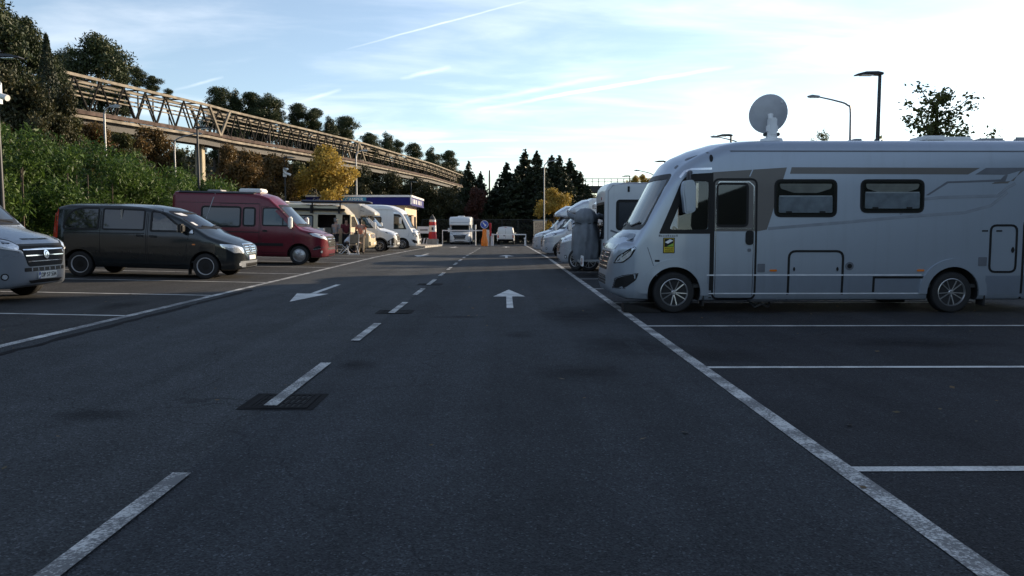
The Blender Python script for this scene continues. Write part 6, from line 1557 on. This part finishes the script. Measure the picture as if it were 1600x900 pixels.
V = [door_pt(a, b, k) for k in (.4, .55) for a, b in win]; mb = MB(); mb.add(V, [(0, 1, 2, 3), (7, 6, 5, 4), (0, 4, 5, 1), (1, 5, 6, 2), (2, 6, 7, 3), (3, 7, 4, 0)]); mb.build('pane', M['glass'], dr)
V = [door_pt(a, b, k) for k in (1.05, 1.5) for a, b in ((.15, .6), (.75, .56), (.75, 1.1), (.2, 1.15))]; mb = MB(); mb.add(V, [(0, 1, 2, 3), (7, 6, 5, 4), (0, 4, 5, 1), (1, 5, 6, 2), (2, 6, 7, 3), (3, 7, 4, 0)]); mb.build('door_lining', M['seat_beige'], dr)
# inside
v.box('cab_floor', .6, -.9, .40, 5.1, .9, .44, M['interior']); v.box('dashboard', .5, -.85, .9, .85, .85, 1.22, M['interior'], .05)
for y in (-.48, .48): v.seat(1.55, y, .62, M['seat_grey'])
v.box('cupboard', 2.3, .2, .45, 4.6, .88, 1.3, M['seat_beige'], .02); v.box('kitchen_unit', 2.78, -.88, .45, 3.5, -.3, 1.3, M['white_plastic'], .02)
# awning case, rack, brackets
aw = v.box('awning_case', 1.32, -1.10, 2.18, 4.6, -.94, 2.30, M['trim_black'], .02)
for u in (1.60, 3.05): v.box('bracket', u-.06, -1.13, 2.05, u+.06, -.90, 2.42, M['trim_black'], .01); v.box('rack_post', u-.03, -.90, 2.42, u+.03, -.84, 2.60, M['trim_black'])
for u in (1.60, 3.05, 4.5): v.box('rack_bar', u-.03, -.86, 2.575, u+.03, .86, 2.605, M['trim_black'])
v.seam('red_strap', [(2.0, 2.46), (2.7, 2.42), (3.4, 2.46)], .03, 'R', M['rust_paint'], .02)
v.box('skylight', 4.55, -.35, 2.53, 5.1, .35, 2.65, M['white_plastic'], .03)
rl = MB(); q = sweep_pts([(0, 0, 0), (.5, 0, -.02), (2, 0, 0), (3.2, 0, 0), (3.55, 0, -.05), (3.7, 0, -.16)], 4); rl.tube(q, [.10]+[.17]*(len(q)-6)+[.16, .14, .11, .07, .03], 12)
lo = rl.build('roof_load', simple('dark_blue_bag', (.02, .025, .05), .6), smooth=50, loc=(-10.62, 40.55, gz(-9, 41)+2.69), rot=(0, .02, 0)); lo.scale = (1, 1.5, .48)
tag(lo, 'long dark bag lying on the roof rack of the cream camper van', 'roof load')

# --- white motorhome backed into its bay, with a covered load on its carrier -----------
L_ = 6.2; v = Veh('motorhome', L_, (2.85+L_/2, 22.85, 0), 0, 'white motorhome backed into its bay behind the silver one, dark rear window showing', 'motorhome')
f = v.form([(0, 1.2), (.5, 1.4), (1.0, 2.3), (1.4, 2.66), (1.8, 2.72), (L_-.26, 2.72), (L_-.12, 2.68), (L_-.04, 2.58), (L_, 2.44)], [(0, .35), (L_-.1, .36), (L_, .42)], [(0, .8), (.4, 1.05), (.9, 1.12), (L_-.10, 1.12), (L_-.03, 1.09), (L_, 1.04)], [(0, 0), (3, 0)], [(0, .1), (L_, .10)], [(0, .04), (L_, .03)])
outer = v.loft_mb(f, 0, L_); v.setbvh(outer)
M['p_bluewhite'] = paint('white_gel_coat', (.55, .58, .60), 0, .35, .3)
v.body('body', outer, [M['p_bluewhite']], [(v.arch(4.6, .34, .44, 1.12), M['liner']), (v.arch(1.0, .34, .44, 1.12), M['liner'])])
v.wheel(4.6, 1.12); v.wheel(1.0, 1.12)
v.window(rect(-.86, 1.12, .86, 2.12, .08), 'B', 'dark_glass', .035)
v.window(rect(4.42, 1.38, 5.86, 2.17, .08), 'R', 'dark_glass', .04); v.window(rect(2.6, 1.38, 3.9, 2.17, .08), 'R', 'dark_glass', .04)
w_ = v.patch('blind', rect(4.55, 1.42, 5.1, 2.1, .04), 'R', M['cream_blind'], .0055, .004, .2)
v.seam('corner_trim', [(6.12, .5), (6.12, 2.45), (6.0, 2.60), (5.7, 2.66), (1.8, 2.66)], .03, 'R', M['grey_plastic'], .008)
v.seam('swoosh_decal', [(6.05, 1.34), (5.7, 1.22), (5.3, 1.17)], .05, 'R', M['decal_dark'], .003); v.seam('swoosh_decal', [(6.0, .98), (5.6, .95), (5.2, .95)], .07, 'R', M['decal_grey'], .003)
v.patch('vent', rect(5.52, 2.42, 5.58, 2.58, .02), 'R', M['trim_black'], .01, .012, .06); v.patch('marker_lamp', rect(-.35, 2.22, -.25, 2.30, .02), 'B', M['red_lamp'], .012, .014, .06)
for sg in (1, -1): v.patch('tail_lamp', rect(sg*.92-.08, .62, sg*.92+.08, .98, .03), 'B', M['red_lamp'], .012, .014, .08)
ca = MB()
for y in (-.5, .5): ca.bar((-v.h+.1, y, .46), (-v.h-.72, y, .46), .06)
for x in (-.12, -.66): ca.bar((-v.h+x, -.92, .43), (-v.h+x, .98, .43), .05)
ca.build('rear_carrier', M['galv'], v.root)
lb = v.box('light_board', L_+.60, -1.12, .32, L_+.64, -.62, .62, M['white_plastic'], .01)
v.box('lamp', L_+.642, -1.10, .38, L_+.652, -1.0, .56, M['red_lamp'], parent=lb)
v.box('number_plate', L_+.642, -.98, .40, L_+.65, -.66, .54, M['plate'], parent=lb)
# covered two-wheeler on the carrier
M['tarp'] = simple('grey_tarpaulin', (.13, .145, .165), .55, vary=.2, scale=4, bump=.5, bscale=7)
cs = empty('covered_scooter', (2.42, 22.9, .47), label='bulky grey tarpaulin cover with a black wheel below, at the white motorhome rear', cat='covered scooter')
rnd = random.Random(5); V = []; F = []; n = 40
prof = [(.46, -.02), (.50, .12), (.52, .35), (.50, .6), (.49, .85), (.45, 1.0), (.42, 1.08), (.47, 1.15), (.45, 1.28), (.36, 1.42), (.20, 1.51), (.01, 1.53)]
for i, (r_, z) in enumerate(prof):
    for k in range(n):
        a = 2*PI*k/n; fold = 1+.055*math.sin(a*7+z*2.3)+.04*math.sin(a*13-z*3)+.02*rnd.uniform(-1, 1)
        V.append((r_*.80*fold*math.cos(a)*(1 if z < 1 else .9), r_*1.12*fold*math.sin(a), z+.05*math.sin(a*3)*(1-z/1.5)))
for i in range(len(prof)-1):
    for k in range(n): F.append((i*n+k, i*n+(k+1) % n, (i+1)*n+(k+1) % n, (i+1)*n+k))
mb = MB(); mb.add(V, F+[tuple(range((len(prof)-1)*n, len(prof)*n))]); co = mb.build('cover', M['tarp'], cs, smooth=70)
MB().tube([(.38*math.cos(2*PI*i/24), .46*math.sin(2*PI*i/24), 1.07+.03*math.sin(i)) for i in range(25)], .014, 6).build('strap', M['trim_black'], co)
for sx in (-1, 1): MB().tube(sweep_pts([(sx*.22, .05, 1.22), (sx*.42, .25, 1.30), (sx*.5, .42, 1.42)], 4), [.07, .08, .085, .085, .08, .07, .06, .04, .02], 10).build('covered_handlebar', M['tarp'], cs, smooth=60)
t_, r_ = wheel_meshes('alloy', .31, .17)
for y in (.02, ): 
    wq = link('wheel', t_, cs, None, (-.26, y-.1, -.0), (0, 0, R(-50))); link('rim', r_, wq, [M['dark_metal']] if False else None)

# --- small white van seen from behind ---------------------------------------------------
L_ = 4.3; v = Veh('small_van', L_, (hX(791, 78)+.0, 78+L_/2, gz(0, 78)), PI/2-.03, 'small white van driving away beyond the barrier', 'van')
f = v.form([(0, .55), (.05, .8), (.2, .92), (.9, 1.08), (1.7, 1.62), (2.1, 1.76), (2.6, 1.83), (L_-.12, 1.82), (L_-.03, 1.72), (L_, 1.40)], [(0, .32), (L_-.1, .34), (L_, .42)], [(0, .55), (.1, .75), (.4, .86), (L_-.1, .88), (L_, .82)], [(0, .03), (.5, 0), (1.0, 0), (1.8, .15)], [(0, .08), (1.2, .1), (L_, .12)], [(0, .04), (1.5, .1), (2.4, .05), (L_, .04)])
outer = v.loft_mb(f, 0, L_); v.setbvh(outer); v.body('body', outer, [M['p_white']], [(v.arch(.85, .30, .37, .88), M['liner']), (v.arch(3.55, .30, .37, .88), M['liner'])])
v.wheel(.85, .88, .30, 'steel', .18); v.wheel(3.55, .88, .30, 'steel', .18)
v.seam('door_gap', [(0, .62), (0, 1.74)], .02, 'B', M['trim_black'], .004); v.seam('door_gap', rect(-.70, .62, .70, 1.72, .06), .02, 'B', M['grey_plastic'], .004, closed=True)
p = v.patch('number_plate', rect(-.52, .86, -.02, .97, .01), 'B', M['plate'], .014, .014, .1); v.patch('handle', rect(.08, .86, .22, .96, .02), 'B', M['trim_black'], .016, .016, .06)
v.patch('bumper', rounded([(-.78, .36), (.78, .36), (.78, .56), (-.78, .56)], .04), 'B', M['trim_black'], .02, .03, .12)
for sg in (1, -1): v.patch('tail_lamp', rounded([(sg*.70, .68), (sg*.83, .68), (sg*.80, 1.12), (sg*.70, 1.12)], .02), 'B', M['red_lamp'], .010, .012, .1)
v.patch('plate_lamp', rect(-.10, 1.72, .10, 1.76, .01), 'B', M['red_lamp'], .012, .012, .06)
for sd in ('R', 'L'): v.window(rounded([(1.62, 1.10), (2.4, 1.10), (2.4, 1.58), (1.95, 1.56)], .05), sd, 'dark_glass', .02); v.patch('side_window_panel', rect(2.7, 1.08, 3.9, 1.6, .05), sd, M['p_white'], .004, .01)
v.mirror(1.6, 1.12, .86, M['trim_black'], .2, .18, .1)
# ================================================================== people
M['skin'] = simple('skin', (.42, .25, .18), .55)
M['hair_dark'] = simple('dark_hair', (.018, .013, .010), .6)
M['hair_grey'] = simple('grey_hair', (.20, .19, .18), .7)
M['cloth_grey'] = simple('grey_shirt', (.26, .25, .25), .9, bump=.4, bscale=30)
M['cloth_black'] = simple('black_cloth', (.018, .018, .022), .9, bump=.3, bscale=30)
M['cloth_maroon'] = simple('maroon_cloth', (.13, .02, .03), .9, bump=.3, bscale=30)
M['cloth_white'] = simple('white_cloth', (.62, .64, .68), .9, bump=.4, bscale=30)
M['cloth_orange'] = simple('orange_pink_cloth', (.62, .20, .11), .9, bump=.4, bscale=30)
M['cloth_tan'] = simple('tan_cloth', (.30, .24, .17), .9, bump=.3, bscale=30)
def skin_mesh(name, J, E, root, sub=2):
    names = list(J); me = bpy.data.meshes.new(name); me.from_pydata([J[k][:3] for k in names], [(names.index(a), names.index(b)) for a, b in E], [])
    o = bpy.data.objects.new(name, me); COL.objects.link(o); md = o.modifiers.new('skin', 'SKIN'); md.use_smooth_shade = True
    sv = me.skin_vertices[0].data
    for i, k in enumerate(names): r = J[k][3]; sv[i].radius = (r, r if len(J[k]) < 5 else J[k][4]); sv[i].use_root = (k == root)
    s = o.modifiers.new('sub', 'SUBSURF'); s.levels = sub; s.render_levels = sub
    dg = bpy.context.evaluated_depsgraph_get(); m2 = bpy.data.meshes.new_from_object(o.evaluated_get(dg)); m2.name = name
    bpy.data.objects.remove(o); m2.polygons.foreach_set('use_smooth', [True]*len(m2.polygons)); return m2
def person(loc, heading, label, J, top, legs, hair, hairlen=0, short_sleeves=True, shorts=False):
    """J: joints in metres, facing +X: pel, spine, chest, neck, head, crown, shL/elL/wrL, hiL/knL/anL/toL and the same with R"""
    RAD = dict(pel=.115, spine=.110, chest=.125, neck=.052, head=.088, crown=.070, sh=.062, el=.043, wr=.030, hi=.088, kn=.058, an=.040, to=.034)
    P = {k: (*v, RAD.get(k, RAD.get(k[:2]))) for k, v in J.items()}
    E = [('pel', 'spine'), ('spine', 'chest'), ('chest', 'neck'), ('neck', 'head'), ('head', 'crown')]
    h = Vector(J['head']); f = Vector((1, 0, 0)) if 'face' not in J else (Vector(J['face'])-h).normalized()
    P.pop('face', None)
    P['nose'] = (*(h+f*.105+Vector((0, 0, -.015))), .018); P['chin'] = (*(h+f*.055+Vector((0, 0, -.085))), .040); E += [('head', 'nose'), ('head', 'chin')]
    for s in 'LR':
        E += [('chest', 'sh'+s), ('sh'+s, 'el'+s), ('el'+s, 'wr'+s), ('pel', 'hi'+s), ('hi'+s, 'kn'+s), ('kn'+s, 'an'+s), ('an'+s, 'to'+s)]
        w_, e_ = Vector(J['wr'+s]), Vector(J['el'+s]); d = (w_-e_).normalized(); lat = d.cross(Vector((0, 1, .2))).normalized(); nn = d.cross(lat).normalized()
        pm = w_+d*.075; P['pa'+s] = (*pm, .034, .022); E.append(('wr'+s, 'pa'+s))
        for i, ln in enumerate((.068, .078, .074, .058)):
            a = pm+lat*(.028-.0187*i)+d*.018; b = a+d*ln*.55+nn*.012; c = b+d*ln*.4+nn*.03
            for j, q in enumerate((a, b, c)): P[f'f{i}{j}{s}'] = (*q, (.0095, .0088, .0075)[j])
            E += [('pa'+s, f'f{i}0{s}'), (f'f{i}0{s}', f'f{i}1{s}'), (f'f{i}1{s}', f'f{i}2{s}')]
        a = w_+d*.035+lat*.032; b = a+d*.035+lat*.024; P['t0'+s] = (*a, .012); P['t1'+s] = (*b, .009); E += [('wr'+s, 't0'+s), ('t0'+s, 't1'+s)]
    t = empty('person', loc, (0, 0, heading), label, 'person')
    link('body', skin_mesh('body', P, E, 'pel', 2), t, M['skin'])
    def sub(nm, keys, grow, mat, ed, root):
        Q = {k: (*P[k][:3], P[k][3]+grow) for k in keys}; return link(nm, skin_mesh(nm, Q, ed, root, 2), t, mat)
    arms = [k+s for s in 'LR' for k in (('sh', 'el') if short_sleeves else ('sh', 'el', 'wr'))]
    Q = {}; ed = [('pel', 'spine'), ('spine', 'chest'), ('chest', 'nk')]
    for k in ('pel', 'spine', 'chest'): Q[k] = (*P[k][:3], P[k][3]+.022)
    Q['nk'] = (*Vector(J['chest']).lerp(Vector(J['neck']), .7), .07)
    for s in 'LR':
        Q['sh'+s] = (*P['sh'+s][:3], P['sh'+s][3]+.016); ee = Vector(J['sh'+s]).lerp(Vector(J['el'+s]), .8 if short_sleeves else 1); Q['el'+s] = (*ee, .06); ed += [('chest', 'sh'+s), ('sh'+s, 'el'+s)]
        if not short_sleeves: Q['wr'+s] = (*P['wr'+s][:3], .042); ed.append(('el'+s, 'wr'+s))
    link('top', skin_mesh('top', Q, ed, 'pel', 2), t, top)
    Q = {'pel': (*P['pel'][:3], .138)}; ed = []
    for s in 'LR':
        Q['hi'+s] = (*P['hi'+s][:3], .108); kk = Vector(J['hi'+s]).lerp(Vector(J['kn'+s]), .92 if shorts else 1.0); Q['kn'+s] = (*kk, .080 if shorts else .074); ed += [('pel', 'hi'+s), ('hi'+s, 'kn'+s)]
        if not shorts: Q['an'+s] = (*(Vector(J['an'+s])+Vector((0, 0, .03))), .055); ed.append(('kn'+s, 'an'+s))
    link('trousers', skin_mesh('trousers', Q, ed, 'pel', 2), t, legs)
    b = -f; Hh = {'a': (*(h+Vector((0, 0, .045))+b*.03), .092), 'c': (*(Vector(J['crown'])+b*.01), .082), 'd': (*(h+b*.055+Vector((0, 0, -.05))), .07)}; he = [('a', 'c'), ('a', 'd')]
    if hairlen: Hh['e'] = (*(h+b*.075+Vector((0, 0, -.05-hairlen))), .06); he.append(('d', 'e'))
    link('hair', skin_mesh('hair', Hh, he, 'a', 1), t, hair)
    for s in 'LR':
        a, c = Vector(J['an'+s]), Vector(J['to'+s]); m = MB(); m.tube([a+(a-c).normalized()*.05+Vector((0, 0, -.03)), a.lerp(c, .4)+Vector((0, 0, -.015)), c+Vector((0, 0, 0)), c+(c-a).normalized()*.05], [.045, .05, .042, .02], 10); m.build('shoe', M['cloth_black'], t, smooth=60)
    return t
def stand(lean=0, arms=((.05, -.02), (.05, .02)), bend=0.0, H=1.0):
    """upright figure facing +X; lean moves the upper body forward; arms: (elbow forward, wrist forward) offsets"""
    J = dict(pel=(0, 0, .96), spine=(lean*.25, 0, 1.12), chest=(lean*.6, 0, 1.33), neck=(lean*.9, 0, 1.50), head=(lean*1.1+.02, 0, 1.63), crown=(lean*1.15+.01, 0, 1.70))
    for s, y, (ef, wf) in (('L', 1, arms[0]), ('R', -1, arms[1])):
        J['sh'+s] = (lean*.7, y*.19, 1.42); J['el'+s] = (lean*.6+ef, y*.25, 1.14+abs(ef)*.2); J['wr'+s] = (lean*.6+ef+wf, y*.23, .90+abs(wf)*.8)
        J['hi'+s] = (0, y*.09, .90); J['kn'+s] = (.03, y*.10, .50); J['an'+s] = (-.02+.04*y, y*.11, .085); J['to'+s] = (.13+.04*y, y*.13, .03)
    return J
g = lambda x, y: gz(x, y)
px = -8.62; py = 39.35
person((px, py, g(px, py)), R(62), 'standing man in a grey shirt and dark shorts, back turned, beside the open cream camper', stand(.05, ((.1, .18), (.0, .05))), M['cloth_grey'], M['cloth_black'], M['hair_grey'], shorts=True)
px, py = -8.15, 39.75
person((px, py, g(px, py)+.02), R(-75), 'person in a maroon top standing in the front doorway of the cream camper', stand(.10, ((.12, .2), (.14, .24))), M['cloth_maroon'], M['cloth_black'], M['hair_dark'], .16)
# seated, bending forward over the knees
J = dict(pel=(0, 0, .52), spine=(.10, 0, .66), chest=(.28, 0, .82), neck=(.44, 0, .93), head=(.55, 0, 1.00), crown=(.60, 0, 1.06), face=(.72, 0, .88))
for s, y in (('L', 1), ('R', -1)):
    J['sh'+s] = (.33, y*.18, .88); J['el'+s] = (.46, y*.23, .62); J['wr'+s] = (.68, y*.14, .55); J['hi'+s] = (.05, y*.10, .50); J['kn'+s] = (.47, y*.13, .50); J['an'+s] = (.45, y*.14, .085); J['to'+s] = (.60, y*.15, .03)
px, py = -7.95, 38.55
person((px, py, g(px, py)), R(28), 'person in a white shirt seated and bending forward before the open cream camper', J, M['cloth_white'], M['cloth_black'], M['hair_dark'], short_sleeves=False)
px, py = -7.28, 39.1
person((px, py, g(px, py)), R(100), 'dark haired person in an orange pink top standing beside the open camper door', stand(.02, ((.06, .12), (.04, .08))), M['cloth_orange'], M['cloth_tan'], M['hair_dark'], .12)

# folding chairs in front of the cream camper
def folding_chair(x, y, rz, lab, back):
    t = empty('folding_chair', (x, y, gz(x, y)), (0, 0, rz), lab, 'folding chair', 'folding chairs in front of the cream camper')
    for s in (-.24, .24):
        MB().tube([(-.24, s, .02), (.22, s, .46)], [.016, .016], 8).build('leg', M['white_plastic'], t, smooth=40); MB().tube([(.24, s*.93, .02), (-.20, s*.93, .46), (-.34, s*.93, 1.0 if back else .48)], [.016]*3, 8).build('leg', M['white_plastic'], t, smooth=40)
    for x_ in (-.24, .24): MB().tube([(x_, -.26, .02), (x_, .26, .02)], [.016, .016], 8).build('foot_bar', M['white_plastic'], t, smooth=40)
    MB().b2(-.22, -.23, .445, .24, .23, .475).build('seat', M['cloth_tan'] if back else M['cloth_black'], t, bevel=.01)
    if back: MB().box((-.285, 0, .76), (.02, .42, .46), (0, -.255, 0)).build('backrest', M['cloth_tan'], t, bevel=.008)
folding_chair(-7.97, 38.5, R(28), 'low white framed folding seat under the person in the white shirt', False)
folding_chair(-7.42, 37.75, R(115), 'white framed folding chair with a tan fabric back nearest the road', True)
# white box with dark doors standing by the side door
t = empty('cupboard', (-9.62, 39.6, gz(-9.6, 39.6)), (0, 0, .1), 'white box with dark openings standing at the side door of the cream camper', 'box')
MB().b2(-.4, -.25, .6, .4, .25, 1.25).build('case', M['white_plastic'], t, bevel=.015)
for x in (-.2, .15): MB().b2(x-.13, -.262, .72, x+.13, -.251, 1.12).build('front_panel', M['trim_black'], t)
for x in (-.34, .34):
    for y in (-.2, .2): MB().b2(x-.02, y-.02, 0, x+.02, y+.02, .599).build('leg', M['galv'], t)
# things on the ground behind the dark van: a box and a white bin
t = empty('cardboard_box', (-12.9, 24.6, gz(-12.9, 24.6)), (0, 0, .3), 'small brown box lying behind the rear wheel of the dark van', 'box')
MB().b2(-.35, -.25, 0, .35, .25, .34).build('carton', simple('cardboard', (.30, .19, .10), .9), t, bevel=.01); MB().b2(-.36, -.03, .341, .36, .03, .345).build('tape', M['seat_beige'], t)
